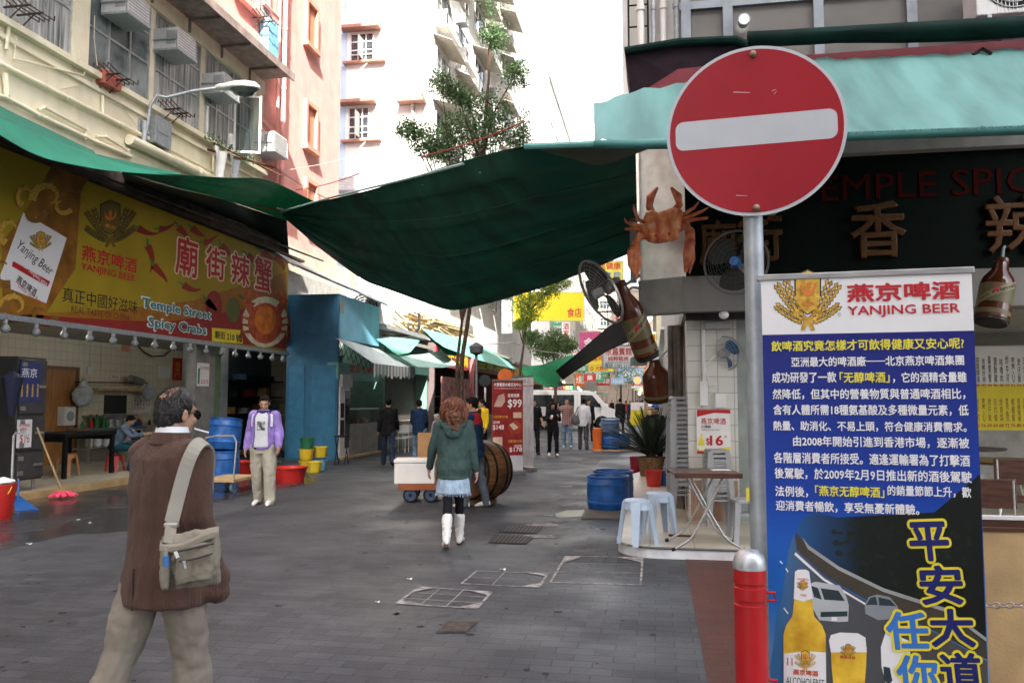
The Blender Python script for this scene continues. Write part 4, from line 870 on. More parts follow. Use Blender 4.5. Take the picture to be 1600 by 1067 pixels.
for (x, y, a, l) in ((232, 405, 1.5, 42), (232, 360, .2, 34), (262, 352, -.4, 30), (286, 365, .9, 26), (330, 372, -.5, 26), (352, 392, .9, 22), (250, 428, .9, 34), (300, 448, .2, 28), (395, 405, .6, 22), (310, 362, .5, 24), (436, 412, 1.1, 26), (420, 398, .4, 22), (330, 478, .8, 22), (390, 470, .3, 18)):
 L = [(x + math.cos(a) * l * (t - .5) + math.sin(a) * 6 * math.sin(t * 3), y + math.sin(a) * l * (t - .5) + math.cos(a) * 5 * math.sin(t * 3)) for t in [i / 8 for i in range(9)]]
 ch_.append((curve_strip(L, 6, .6), 0, L2)); e = L[0]; f = (e[0] - math.cos(a) * 9, e[1] - math.sin(a) * 9 - 3); ch_.append((curve_strip([e, ((e[0] + f[0]) / 2, (e[1] + f[1]) / 2 - 1), f], 2, 1), 1, L2 + .001))
pr(ch_, 'printed_chillies', [SIGNR, GREENI])
def oval(cx, cy, rx, ry, n=20, p=0): return [(cx + rx * math.cos(2 * PI * i / n + p), cy + ry * math.sin(2 * PI * i / n + p)) for i in range(n)]
pr([(oval(334, 478, 13, 24), 0, L2), (oval(364, 484, 11, 20), 1, L2 + .0006)], 'printed_peppers', [SIGNR, M('dark olive print', (.10, .12, .02), .5)])
cr = [(oval(414, 505, 27, 32), 0, L2), (oval(414, 500, 17, 22), 1, L3)]
for sd in (-1, 1):
 cr.append((curve_strip([(414 + sd * 18, 490), (414 + sd * 30, 470), (414 + sd * 22, 455), (414 + sd * 8, 462)], 7, 3), 0, L2 + .001))
 for k in range(3): cr.append((curve_strip([(414 + sd * 22, 500 + k * 9), (414 + sd * 36, 495 + k * 12), (414 + sd * 38, 515 + k * 10)], 3, 1.5), 0, L2 + .0015))
pr([(oval(414, 503, 36, 40), 2, L1 + .001)] + cr, 'printed_crab', [M('crab print', (.52, .10, .03), .5, var=.3, sc=6), ORGI, M('pale halo ink', (.75, .7, .5))])
sc_ = []
for (x, y, r, a0, tw) in ((18, 360, 22, 2.0, 4), (6, 420, 26, 1.2, 4), (75, 310, 26, 3.0, 4.5), (50, 330, 20, 0, 4), (22, 480, 24, 2.5, 5), (64, 490, 22, .2, 5), (95, 320, 16, .5, 4), (-14, 470, 24, 0, 5), (40, 305, 18, 2, 4)):
 L = [(x + r * (1 - .7 * t) * math.cos(a0 + tw * t), y + r * (1 - .7 * t) * math.sin(a0 + tw * t)) for t in [i / 16 for i in range(17)]]
 sc_.append((curve_strip(L, r * .26, 1), len(sc_) % 2, L3 + .003 + .0004 * len(sc_)))
 for i in range(1, 12, 2): q = L[i]; sc_.append(([(q[0] - 3, q[1] - 2), (q[0] + 1, q[1] - r * .36), (q[0] + 3, q[1] + 1)], len(sc_) % 2, L3 + .002 + .0001 * (len(sc_) % 10)))
for y in (300, 312, 318): sc_.append((curve_strip([(92, y), (105, y - 5), (118, y + 2), (132, y - 4)], 1.5, .5), 1, L3 + .008))
pr(sc_, 'printed_scrollwork', [GOLD, M('brown gold print', (.25, .12, .02), .5)])
# rail with bulbs below the sign
bulb0 = None
rl = solo('bulb_rail', MB().box(SX - .02, Y0s, zb - .1, SX + .08, Y1s, zb - .01), GALV, 'grey rail under the yellow sign carrying the bulbs', 'rail')
BULB = M('milky bulb glass', (.22, .235, .245), .15, var=.03)
nb = 17
for i in range(nb):
 y = Y0s + .8 + i * (Y1s - Y0s - 1.1) / (nb - 1)
 if bulb0 is None:
  bulb0 = thing('light_bulb', 'unlit round bulb in the row under the yellow sign', 'light bulb', (SX + .05, y, zb - .1), 0, 'bulbs under the yellow sign')
  obj('bulb', MB().lathe([(0, -.21), (.04, -.2), (.068, -.165), (.07, -.14), (.055, -.10), (.03, -.07), (.028, -.05)], 16), BULB, bulb0, True); obj('socket', MB().lathe([(.0, -.055), (.034, -.055), (.036, 0), (0, 0)], 12), GREYP, bulb0, True)
 else: dup(bulb0, (SX + .05, y, zb - .1))
# dark frame and gutter above the sign, back of the awning
solo('steelwork', MB().box(SX - .2, Y0s, zt_ + .03, SX + .12, Y1s + .8, zt_ + .1).tube([(SX + .3, 9, zt_ - .0), (SX + .6, Y1s + 1, zt_ + .1)], .025, 6).box(SX - .12, Y0s, zt_ + .1, SX - .08, Y1s, zt_ + .45), M('rusty dark framing', (.06, .04, .03), .8, var=.4), 'dark rusty framing between the yellow sign and the green awning', 'frame')
# ------------------------------------------------------------------ tarpaulins over the street
def poly_at(L, n):
 """resample a chain of points to n+1 points evenly"""
 L = [Vector(p) for p in L]; d = [0]
 for a, b in zip(L, L[1:]): d.append(d[-1] + (b - a).length)
 out = []
 for i in range(n + 1):
  s = d[-1] * i / n; k = 0
  while k < len(d) - 2 and d[k + 1] < s: k += 1
  t = (s - d[k]) / max(d[k + 1] - d[k], 1e-9); out.append(L[k].lerp(L[k + 1], min(1, max(0, t))))
 return out
def smooth_chain(L, n, it=6):
 P = poly_at(L, n)
 for _ in range(it): P = [P[0]] + [(P[i - 1] + P[i] * 2 + P[i + 1]) / 4 for i in range(1, n)] + [P[-1]]
 return P
def ruled(A, B, nu, nv, sag=0, rip=0, freq=14, seed=0, thick=.006, ripdir='u'):
 A = smooth_chain(A, nu, 4); B = smooth_chain(B, nu, 4)
 def fn(u, v):
  i = min(nu, round(u * nu)); p = A[i].lerp(B[i], v); k = math.sin(PI * v) * math.sin(PI * min(1, max(0, u)))
  w = (v if ripdir == 'v' else u)
  r = rip * (noise.noise(Vector((u * 2 + seed, v * freq, seed))) if ripdir == 'u' else noise.noise(Vector((u * freq, v * 2 + seed, seed))))
  return p + Vector((0, 0, -sag * k + r))
 return MB().grid(fn, nu, nv, thick)
near = [ad(440, 331, 19.6), ad(470, 322, 19.0), ad(520, 308, 17.6), ad(640, 279, 13.2), ad(740, 252, 10.0), ad(822, 229, 7.75), ad(900, 222, 7.7), ad(992, 217, 8.3)]
far_ = [ad(446, 342, 20.0), ad(500, 390, 21.0), ad(570, 442, 21.0), ad(640, 466, 18.5), ad(700, 484, 16.2), ad(712, 484, 15.8), ad(760, 473, 14.4), ad(865, 443, 12.4), ad(977, 399, 10.9), ad(997, 390, 10.7)]
mb = ruled(near, far_, 60, 44, .08, .10, 16, 2)
big_t = solo('tarpaulin', mb, TARP, 'huge dark green tarpaulin slung across the street, sagging to a point above the tree trunk', 'tarpaulin')
for j in (11, 22, 33):
 obj('seam', MB().tube([Vector(mb.v[i * 45 + j]) - Vector((0, 0, .012)) for i in range(0, 61)], .011, 5), M('seam thread', (.003, .05, .035), .8), big_t)
for (i, j) in ((8, 3), (20, 2), (34, 2), (46, 2)):
 q = Vector(mb.v[i * 45 + j]); obj('eyelet', MB().ell(q - Vector((0, 0, .012)), (.028, .028, .008), 12, 6), GALV, big_t)
E1 = smooth_chain(near, 60); solo('edge_rope', MB().tube(E1[:44], .022, 6), M('pale seam', (.30, .50, .45), .6), 'pale hem along the near edge of the big dark green tarpaulin', 'hem')
# small folded flap at the right end
solo('tarpaulin', ruled([ad(822, 228, 7.7), ad(930, 223, 7.4), ad(1036, 222, 7.25)], [ad(850, 234, 7.8), ad(930, 262, 7.8), ad(1036, 224, 7.5)], 20, 8, 0, .03, 5), M('brownish green cloth', (.10, .13, .08), .8, trans=.3), 'folded brownish green flap hanging under the teal awning edge', 'tarpaulin')
pole = MB().tube([ad(820, 229, 7.6), ad(1040, 222, 7.1)], .03, 8); solo('awning_bar', pole, M('teal painted bar', (.12, .36, .33), .5), 'teal bar running on from the awning edge over the street', 'bar')
# left awnings
A = [ax(x, y, -8.5) for x, y in ((-40, 168), (0, 186), (60, 213), (140, 240), (210, 262), (282, 271.5))]
B = [ax(x, y, -8.1) for x, y in ((-40, 186), (0, 212), (45, 239), (80, 252), (158, 266), (282, 275))]
solo('awning', ruled(A, B, 40, 6, 0, .02, 4), GREENT, 'bright teal green awning edge above the left end of the yellow sign', 'awning')
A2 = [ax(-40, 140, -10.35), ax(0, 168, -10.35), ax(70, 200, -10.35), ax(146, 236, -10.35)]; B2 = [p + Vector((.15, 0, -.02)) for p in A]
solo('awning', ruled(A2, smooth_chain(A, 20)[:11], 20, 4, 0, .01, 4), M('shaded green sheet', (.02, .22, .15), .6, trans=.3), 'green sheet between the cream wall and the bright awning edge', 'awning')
IN = [Vector((-10.2, p.y, p.z + .45)) for p in A]; solo('awning', ruled(A, IN, 40, 6, .05, .02, 4), M('shaded green sheet', (.02, .22, .15), .6, trans=.3), 'dim underside of the left green awning above the yellow sign', 'awning')  # awning green made darker, shade put into the colour
U = [ax(268, 272, -8.1), ax(350, 275, -8.1), ax(402, 277, -8.1), ad(440, 290, 19), ad(502, 320, 19.6)]
V = [ax(190, 268, -8.5), ax(262, 290, -8.6), ax(330, 305, -8.6), ad(390, 325, 20.4), ad(448, 345, 20.6)]
solo('tarpaulin', ruled(U, V, 30, 12, .05, .05, 6, 5), M('translucent green sheet', (.02, .22, .12), .6, trans=.5), 'brighter green sheet tied between the left awning and the big tarpaulin', 'tarpaulin')
V2 = [p + Vector((-.6, 1.0, .0)) for p in V]
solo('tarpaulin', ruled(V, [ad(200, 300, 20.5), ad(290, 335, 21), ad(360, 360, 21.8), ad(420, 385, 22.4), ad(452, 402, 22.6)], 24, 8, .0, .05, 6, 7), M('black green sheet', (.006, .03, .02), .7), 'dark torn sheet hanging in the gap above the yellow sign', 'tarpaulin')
for L, r, lb in (([ad(432, 325, 19.4), ad(470, 338, 20)], .03, 'grey pipe end at the knot where the left sheets meet the tarpaulin'),):
 solo('rope_end', MB().tube(L, r, 6), GALV, lb, 'pipe')
def wire(label, L, r=.012, mt=None, sag=.0, name='cable'):
 P = [Vector(p) for p in L]; out = []
 for a, b in zip(P, P[1:]):
  for i in range(12): t = i / 12; out.append(a.lerp(b, t) - Vector((0, 0, sag * 4 * t * (1 - t))))
 out.append(P[-1]); return solo(name, MB().tube(out, r, 5), mt or BLACK, label, 'cable')
ROPE = M('red rope', (.40, .05, .03), .8)
wire('thin red rope from the pink wall up over the tarpaulin', [ad(462, 297, 19), ad(610, 250, 15), ad(820, 190, 9)], .01, ROPE, .1, 'rope')
wire('grey wire from the pink wall towards the white block', [ad(430, 268, 22), ad(600, 230, 24)], .01, M('grey wire', (.3, .25, .24), .7), .1)
wire('loose wire crossing below the tarpaulin near the pink wall', [ad(430, 262, 22), ad(520, 315, 20)], .01, None, .05)
wire('red cord under the dark tarpaulin on its left', [ad(340, 305, 19.5), ad(450, 335, 19.9), ad(570, 425, 21.2)], .015, ROPE, .0, 'rope')
wire('wire slung over the far lane between the small trees', [ad(690, 533, 30), ad(800, 535, 34), ad(880, 552, 36), ad(900, 590, 40)], .02, M('pale wire', (.45, .42, .38), .7), .1)
# ------------------------------------------------------------------ right corner building and Temple Spicy Crabs shop
FY = 9.8
cs_ = thing('corner_building', 'dark grey corner building over the green crab restaurant on the right', 'building', (8, 20, 0))
c_l = ay(1066, 460, FY); zB = ay(1066, 487, FY).z; zT = ay(1066, 432, FY).z
FG = M('grey fascia paint', (.21, .205, .19), .6, var=.08, sc=2, dirt=.25); SOFF = M('pale soffit', (.26, .25, .24), .7)
obj('fascia', MB().box(c_l.x, FY, zB, 24, FY + .25, zT), FG, cs_)
e1 = ad(998, 463, 9.95); e1b = Vector((e1.x, FY + .25, 0))
chm = MB().prism([(c_l.x, FY, zB), (c_l.x, FY + .3, zB), (e1.x + .03, e1.y + .25, zB), (e1.x, e1.y, zB)], (0, 0, zT - zB)); obj('corner_fascia', chm, M('grey corner fascia', (.27, .265, .25), .55, dirt=.2), cs_)
obj('soffit', MB().box(c_l.x + .02, FY + .25, zB - .02, 24, 16.5, zB + .1), SOFF, cs_)
g0 = ay(1068, 430, FY + .1); gt = ay(1310, 246, FY + .1).z
obj('sign_board', MB().box(c_l.x + .02, FY + .1, zT, 24, FY + .2, gt), DGREEN, cs_)
obj('beam', MB().box(c_l.x + .02, FY - .05, gt, 24, FY + .3, gt + 1.0), M('dull grey beam', (.30, .29, .27), .7, dirt=.3), cs_)
obj('white_panel', MB().prism([(e1.x - .02, e1.y + .3, zT), (e1.x + .02, e1.y + .02, zT), (c_l.x + .05, FY + .06, zT), (c_l.x + .05, FY + .3, zT)], (0, 0, 2.35)), M('white corner panel', (.92, .91, .89), .28, .5, dirt=.15, dsc=3), cs_)
obj('corner_post', MB().box(e1.x - .1, e1.y - .06, zT - .02, e1.x - .02, e1.y + .06, zT + 2.0), FG, cs_)
pl_ = ay(1068, 300, FY + .1)
tp = Plane((0, FY + .1, 0), (1, 0, 0))
put_text(cs_, tp, 'TEMPLE SPICY CRABS', (1240, 262, 1905, 303), M('dark red letter', (.05, .004, .004), .8, spec=.05), .004, .02, ext=.02)
for ch, r in (('街', (1150, 335, 1222, 410)), ('香', (1326, 316, 1414, 404)), ('辣', (1536, 306, 1634, 398)), ('廟', (1092, 345, 1150, 415))):
 put_text(cs_, tp, ch, r, GOLDM, .02, .02, ext=.05, name='gilt_character', bev=.018)
mb = MB()
for i in range(5): y = 11.0 + i * .1
# upper storeys: grey cladding with frames, set back above the awning
UY = 10.3; u0 = ay(1062, 40, UY); obj('upper_wall', MB().box(u0.x, UY, gt + 1.0, 24, 30, 26), M('dark cladding', (.12, .115, .105), .55, var=.12, sc=2), cs_)
fm_ = MB()
for px in (1064, 1129, 1270, 1415, 1560): x = ay(px, 30, UY).x; fm_.box(x, UY - .06, gt + 1.0, x + .12, UY - .002, 26)
zl = ay(1150, 12, UY).z; fm_.box(u0.x, UY - .05, zl, 24, UY - .003, zl + .1).box(u0.x, UY - .05, zl + 3.5, 24, UY - .003, zl + 3.6)
obj('cladding_frame', fm_, M('blue grey frame', (.22, .25, .28), .5, .4), cs_)
obj('blue_panel', MB().box(ay(1135, 5, UY).x, UY - .04, zl + .12, ay(1270, 5, UY).x, UY - .004, zl + .9), M('blue panel', (.02, .15, .4), .4), cs_)
q = ay(1161, 38, UY - .06); solo('spotlight', MB().lathe([(.06, 0), (.075, .06), (.075, .14), (.055, .14), (.05, .12)], 20, Matrix.Translation(q) @ Matrix.Rotation(R(90), 4, 'X')).lathe([(.0, .125), (.05, .125)], 20, Matrix.Translation(q) @ Matrix.Rotation(R(90), 4, 'X'), 1), [GALV, m_lamp('lit lamp glass', (1, .97, .9), 3)], 'small round spotlight lit on the dark cladding', 'spotlight')
sw_ = MB().box(u0.x - .75, UY + .4, gt + 1.2, u0.x - .02, UY + 6, 26); obj('side_wall', sw_, WHITEW, cs_)
for i, (x, r) in enumerate(((u0.x - .02, .05), (u0.x - .2, .04), (u0.x - .33, .03), (u0.x - .5, .05))): pipe(cs_, [(x, UY + .25, gt + .6), (x, UY + .25, 26)], r, [GALV, WHITEW, GALV, WHITEW][i], 'drain_pipe')
lad = MB()
for k in (0, .32): lad.tube([(u0.x - .66 + k * .8, UY + .28, 6.2), (u0.x - .66 + k * .8, UY + .28, 9.5)], .015, 6)
for i in range(10): lad.tube([(u0.x - .66, UY + .28, 6.3 + i * .3), (u0.x - .4, UY + .28, 6.3 + i * .3)], .012, 6)
obj('wall_ladder', lad, DARK, cs_)
q = ad(994, 45, 12.5); solo('wall_sign_box', MB().box(q.x - .08, q.y - .2, q.z - .28, q.x + .1, q.y + .5, q.z + .3), DARK, 'dark box sign edge-on at the top corner left of the cladding', 'sign', bevel=.01)
# side wall along the lane
obj('lane_wall', MB().box(.55, 11.2, 0, 1.0, 46, 4.5).box(.6, 16.5, 4.5, 14, 45.5, 44), GREYW, cs_)
# outdoor AC condensers top right
def condenser(label, c, s=1.0, rz=0, name='ac_condenser'):
 t = thing(name, label, 'air conditioner', c, rz, 'outdoor condensers')
 w, h, d = .85 * s, .62 * s, .32 * s
 obj('casing', MB().box(-w / 2, -d, 0, w / 2, 0, h), ACW, t, True, .012)
 g = MB(); M0 = Matrix.Translation((-w * .12, -d - .012, h / 2)) @ Matrix.Rotation(R(90), 4, 'X')
 for r in (.26, .21, .16, .11, .06): g.lathe([(r * s, -.004), (r * s + .008, 0), (r * s, .004), (r * s - .008, 0), (r * s, -.004)], 28, M0)
 for k in range(12): a = k * PI / 6; g.tube([M0 @ Vector((.05 * s * math.cos(a), .05 * s * math.sin(a), 0)), M0 @ Vector((.26 * s * math.cos(a), .26 * s * math.sin(a), 0))], .004, 4)
 g.lathe([(.27 * s, -.01), (.0, -.01)], 28, M0, 1)
 obj('fan_grille', g, [GREYP, DARK], t, True)
 obj('bracket', MB().box(-w * .4, -d * 1.05, -.05, -w * .36, .05, 0).box(w * .36, -d * 1.05, -.05, w * .4, .05, 0), GALV, t, True); return t
q = ay(1582, 44, UY - .25); condenser('outdoor condenser on the grey wall at the top right corner', q, 1.25)
cg = MB(); q = ay(1540, 36, UY - .3)
for i in range(6): cg.tube([(q.x + i * .04, q.y - .35, q.z - .05), (q.x + i * .04, q.y - .35, q.z + .8)], .006, 5)
solo('wire_guard', cg, WHITEP, 'white wire guard beside the top right condenser', 'guard')
# red beam band and dark rolled awnings over the teal awning
band = [ay(1190, 160, FY - .3), ay(1600, 68, FY - .3)]
zr = ay(1560, 62, FY - .25).z
obj('red_band', MB().box(ay(1020, 120, FY - .2).x, FY - .2, gt + .9, 24, FY - .04, zr), DRED, cs_)
def roll(label, p, q, r0, r1, name='rolled_awning'):
 P = [p.lerp(q, t / 10) for t in range(11)]; mb = MB()
 rings = [[c + Vector((0, math.cos(a) * (r0 + (r1 - r0) * i / 10), math.sin(a) * (r0 + (r1 - r0) * i / 10) * .8 + .02 * noise.noise(Vector((i * .5, a, 1))))) for a in [2 * PI * k / 14 for k in range(14)]] for i, c in enumerate(P)]
 return solo(name, mb.loft(rings), M('dark green rolled cloth', (.003, .018, .014), .8, var=.3, sc=3, spec=.15), label, 'awning')
roll('dark green rolled awning along the wall above the teal awning', ay(1168, 62, FY - .5), ay(1660, 40, FY - .5), .1, .15)
dbx = thing('dark_awning', 'dark maroon folded awning end jutting over the lane left of the round sign', 'awning', (-.3, 9.6, 5.2))
P0 = [ad(976, 80, 9.0), ad(1150, 62, 8.9), ad(1168, 72, 8.9), ad(1062, 122, 8.9), ad(985, 146, 9.0)]
obj('cloth', MB().prism(P0, (0, .9, 0)), M('dark maroon cloth', (.014, .007, .011), .8, var=.3, spec=.15), dbx)
obj('red_edge', MB().prism([ad(1012, 138, 8.87), ad(1060, 108, 8.85), ad(1100, 104, 8.85), ad(1100, 122, 8.86), ad(1016, 143, 8.87)], (0, .02, 0)), DRED, dbx)
obj('rolled_edge', MB().tube([ad(976, 80, 8.95), ad(1060, 66, 8.9), ad(1150, 62, 8.85), ad(1166, 70, 8.85)], .045, 8), M('dark green rolled cloth', (.006, .03, .024), .7), dbx)
# teal awning
zo = ay(1500, 203, 7.2).z
lo = [ay(928, 222, 7.2), ay(1040, 224, 7.2), ay(1320, 210, 7.2), ay(1600, 200, 7.2), ay(1760, 194, 7.2)]
hi = [ay(928, 161, 8.6), ay(985, 146, 8.9), ay(1160, 106, 9.3), ay(1265, 95, 9.4), ay(1520, 82, 9.4), ay(1760, 66, 9.4)]
mb = ruled(lo, hi, 60, 16, .1, .07, 22, 4, .006, 'v'); aw = solo('awning', mb, TEAL, 'faded teal canvas awning sloping over the right shop front', 'awning')
solo('awning_bar', MB().tube([p - Vector((0, 0, .02)) for p in smooth_chain(lo, 30)], .04, 10), M('dark teal hem', (.03, .16, .14), .6), 'dark rolled hem along the lower edge of the teal awning', 'bar')
lo2 = [ay(1560, 78, 9.38), ay(1620, 66, 9.38)]; solo('strap', MB().tube([ay(1520, 86, 9.3), ay(1535, 76, 9.35), ay(1548, 84, 9.25)], .02, 6), DARK, 'dark tie strap at the fold of the teal awning', 'strap')
for i in range(6):
 q = ay(1560 + i * 12, 196, 7.18);
tas = MB()
for i in range(150):
 a = lo[3].lerp(lo[4], i / 150); tas.tube([a + Vector((0, -.03, 0)), a + Vector((random.uniform(-.015, .015), -.05, random.uniform(-.015, .01)))], .003, 3)
for i in range(160): a = lo[2].lerp(lo[3], i / 160); tas.tube([a + Vector((0, -.03, 0)), a + Vector((random.uniform(-.015, .015), -.05, random.uniform(-.012, .006)))], .002, 3)
solo('awning_fringe', tas, DARK, 'frayed dark lacing along the teal awning hem', 'fringe')
for i, (a, b) in enumerate([((1265, 130, 9.0), (1250, 92, 9.5)), ((1535, 150, 8.3), (1490, 90, 9.3))]): pass
# floor platform of the corner shop
pf = thing('shop_platform', 'raised tiled platform with white rounded kerb under the stools', 'platform', (4, 12, 0))
A = az(1300, 874); l0 = az(966, 858); l1 = az(989, 750); ed = [(24, 8.45, 0), (.2, 8.5, 0)]
for k in range(7): a = -PI / 2 - k * PI / 12; ed.append((l0.x + .42 + .42 * math.cos(a), 8.92 + .42 * math.sin(a), 0))
ed += [(l1.x, l1.y, 0), (l1.x + .3, 18, 0), (24, 18, 0)]
obj('kerb', MB().prism(ed, (0, 0, .10)), M('white kerb paint', (.70, .72, .74), .5, dirt=.35, dsc=3), pf)
cen = Vector((6, 13, 0)); obj('floor', MB().prism([Vector(p).lerp(cen, -.002) + Vector((0, 0, .1)) for p in ed], (0, 0, .022)), FLOORT, pf)
obj('kerb_trim', MB().tube([Vector(p) + Vector((0, -.004, .108)) for p in ed[:10]], .014, 6), M('dark kerb trim', (.10, .11, .12), .4), pf)
# pillar with tiles, poster, side panels
plr = thing('pillar', 'white tiled pillar behind the stacked stools with pipes on its lane side', 'pillar', (.8, 10.6, .12))
x0, x1 = ay(1074, 600, 10.4).x, ay(1152, 600, 10.4).x
obj('shaft', MB().box(x0, 10.4, .12, x1, 11.0, zB), TILEX, plr)
obj('side_strip', MB().box(x1, 10.45, .12, x1 + .12, 10.7, zB), M('grey green door edge', (.30, .35, .33), .4, .2), plr)
obj('base', MB().box(x0 + .02, 10.385, .12, x1 - .02, 10.399, .62), M('brown tile base', (.38, .24, .16), .4), plr)
pp = MB()
for i, (px, r) in enumerate(((1049, .05), (1056, .03), (1062, .045), (1070, .02), (1080, .025))): x = ay(px, 560, 11.6).x; pp.tube([(x, 11.6 - .04 * i, .12), (x, 11.6 - .04 * i, zB)], r, 8)
obj('pipe', pp, M('dirty downpipe', (.14, .12, .10), .6, var=.3), plr)
obj('conduit', MB().box(ay(1098, 600, 10.38).x, 10.36, 1.6, ay(1103, 600, 10.38).x, 10.398, 2.6).box(ay(1094, 620, 10.38).x, 10.35, 1.55, ay(1106, 620, 10.38).x, 10.398, 1.85).tube([ay(1120, 600, 10.35), ay(1108, 602, 10.34), ay(1102, 570, 10.34), ay(1118, 555, 10.34)], .008, 6).box(ay(1118, 640, 10.38).x, 10.36, 1.52, ay(1135, 640, 10.38).x, 10.398, 1.7), WHITEP, plr)
pq = Plane((0, 10.39, 0), (1, 0, 0))
def front_poster(label, x0, y0, x1, y1, y, items, sheet=PAPER, name='beer_poster', cat='poster'):
 a, b = ay(x0, y1, y), ay(x1, y0, y); t = thing(name, label, cat, ((a.x + b.x) / 2, y, a.z)); pl = Plane((0, y - .006, 0), (1, 0, 0))
 obj('sheet', MB().box(a.x, y - .006, a.z, b.x, y, b.z), sheet, t)
 for it in items:
  if it[0] == 't': put_text(t, pl, it[1], it[2], it[3], .003, it[4] if len(it) > 4 else .01)
  else: pr([(it[1], 0, it[3] if len(it) > 3 else .001)], 'printed_patch', it[2], t, pl)
 return t
front_poster('white and red beer poster priced $16 on the pillar behind the folding table', 1089, 640, 1141, 708, 10.385, [
 ('p', [(1089, 640), (1141, 640), (1141, 646), (1115, 645), (1089, 651)], REDI), ('p', [(1089, 700), (1110, 702), (1141, 698), (1141, 708), (1089, 708)], YELI), ('p', [(1089, 704), (1100, 705), (1100, 708), (1089, 708)], REDI, .002),
 ('t', '燕京啤酒', (1095, 653, 1134, 663), REDI), ('t', '大樽裝', (1095, 664, 1111, 669), INK), ('t', 'Yanjing Premium Beer', (1095, 670, 1125, 673), INK, 0), ('t', '16', (1109, 680, 1130, 696), REDI, .03), ('t', '$', (1103, 684, 1109, 696), REDI), ('t', '/支', (1131, 680, 1136, 684), REDI),
 ('p', [(1092, 705), (1091, 692), (1094, 685), (1095, 677), (1097, 677), (1098, 685), (1101, 692), (1100, 705)], YELI, .0015), ('p', [(1092, 703), (1092, 696), (1100, 696), (1100, 703)], WHITE, .0025)])
# interior behind: back wall, yellow menu board, bright tubes, tables
inn = thing('restaurant_interior', 'lit interior of the corner restaurant behind the blue banner', 'shop', (8, 16, 0))
obj('back_wall', MB().box(.4, 16.5, .12, 24, 16.7, zB), M('white inner wall', (.68, .69, .68), .6), inn)
obj('inner_panel', MB().box(x1 + .12, 12.2, .12, 2.0, 12.4, zB), M('inner grey panel', (.20, .21, .2), .6), inn)
MY = 13.2; mb0, mb1 = ay(1480, 668, MY), ay(1700, 540, MY)
mnu = thing('menu_board', 'white and yellow menu board with rows of Chinese dishes inside the restaurant', 'menu board', ((mb0.x + mb1.x) / 2, MY, mb0.z))
obj('board', MB().box(mb0.x, MY, mb0.z, mb1.x, MY + .05, mb1.z), WHITE, mnu); mp_ = Plane((0, MY, 0), (1, 0, 0))
pr([([(1470, 600), (1720, 600), (1720, 672), (1470, 672)], 0, .002)], 'printed_patch', YELI, mnu, mp_)
dish = ['椒鹽蝦', '蒜蓉開邊', '豉椒炒蜆', '薑蔥蟹', '鹽酥雞', '咕嚕肉', '炒牛河', '菜心', '煲仔飯', '白灼蝦', '炒青菜', '蒸魚']
for i in range(12):
 px = 1516 + i * 9.2; put_text(mnu, mp_, '\n'.join(dish[i]), (px, 556 + (i % 3) * 2, px + 5, 597), INK, .004); put_text(mnu, mp_, '\n'.join(dish[(i + 5) % 12]), (px, 622, px + 5, 658), M('brown ink', (.18, .05, .02), .5), .004)
 put_text(mnu, mp_, str(38 + i * 2), (px - 1, 600, px + 6, 604), REDI, .004, .02); put_text(mnu, mp_, str(48 + i * 4), (px - 1, 662, px + 6, 667), REDI, .004, .02)
TUBE = m_lamp('lit fluorescent tube', (1, 1, .97), 9)
for i, px in enumerate((1520, 1546, 1576)):
 q = ay(px, 508, 14); t = thing('ceiling_lamp', 'lit white lamp under the ceiling of the restaurant behind the banner', 'lamp', q, 0, 'lit lamps in the restaurant')
 obj('diffuser', MB().box(-.12, -.1, -.14, .12, .1, .1), TUBE, t, True, .02); obj('stem', MB().tube([(0, 0, .1), (0, 0, max(.12, zB - q.z))], .015, 6), WHITEP, t, True)
for (x, y) in ((1.8, 12.5), (4.2, 12.2)):
 pass
for i, (px, d, lb) in enumerate([(1575, 9.8, 'dark round dining table inside at the right edge'), (1500, 12.5, 'dark round dining table deeper inside the restaurant')]):
 q = ground(px, d, .12); t = thing('dining_table', lb, 'table', q)
 obj('tabletop', MB().lathe([(0, .74), (.58, .74), (.6, .755), (.6, .77), (0, .77)], 32), BROWNWOOD, t, True)
 for k in range(4): a = PI / 4 + k * PI / 2; obj('leg', MB().tube([(.1 * math.cos(a), .1 * math.sin(a), .74), (.4 * math.cos(a), .4 * math.sin(a), .0)], .016, 8), STEEL, t, True)
for i, (px, d, lb) in enumerate([(1560, 7.6, 'brown backed chair top showing right of the banner'), (1592, 8.6, 'brown backed chair farther in at the right edge')]):
 q = ground(px, d, .12 if d > 8.4 else 0); t = thing('chair', lb, 'chair', q)
 obj('seat', MB().cbox((0, 0, .45), .4, .4, .04), BROWNWOOD, t, True, .01); obj('backrest', MB().cbox((0, .2, .72), .4, .03, .28), BROWNWOOD, t, True, .01)
 for sx in (-.17, .17):
  for sy in (-.17, .19): obj('leg', MB().tube([(sx, sy, 0), (sx, sy, .85 if sy > 0 else .45)], .013, 8), STEEL, t, True)
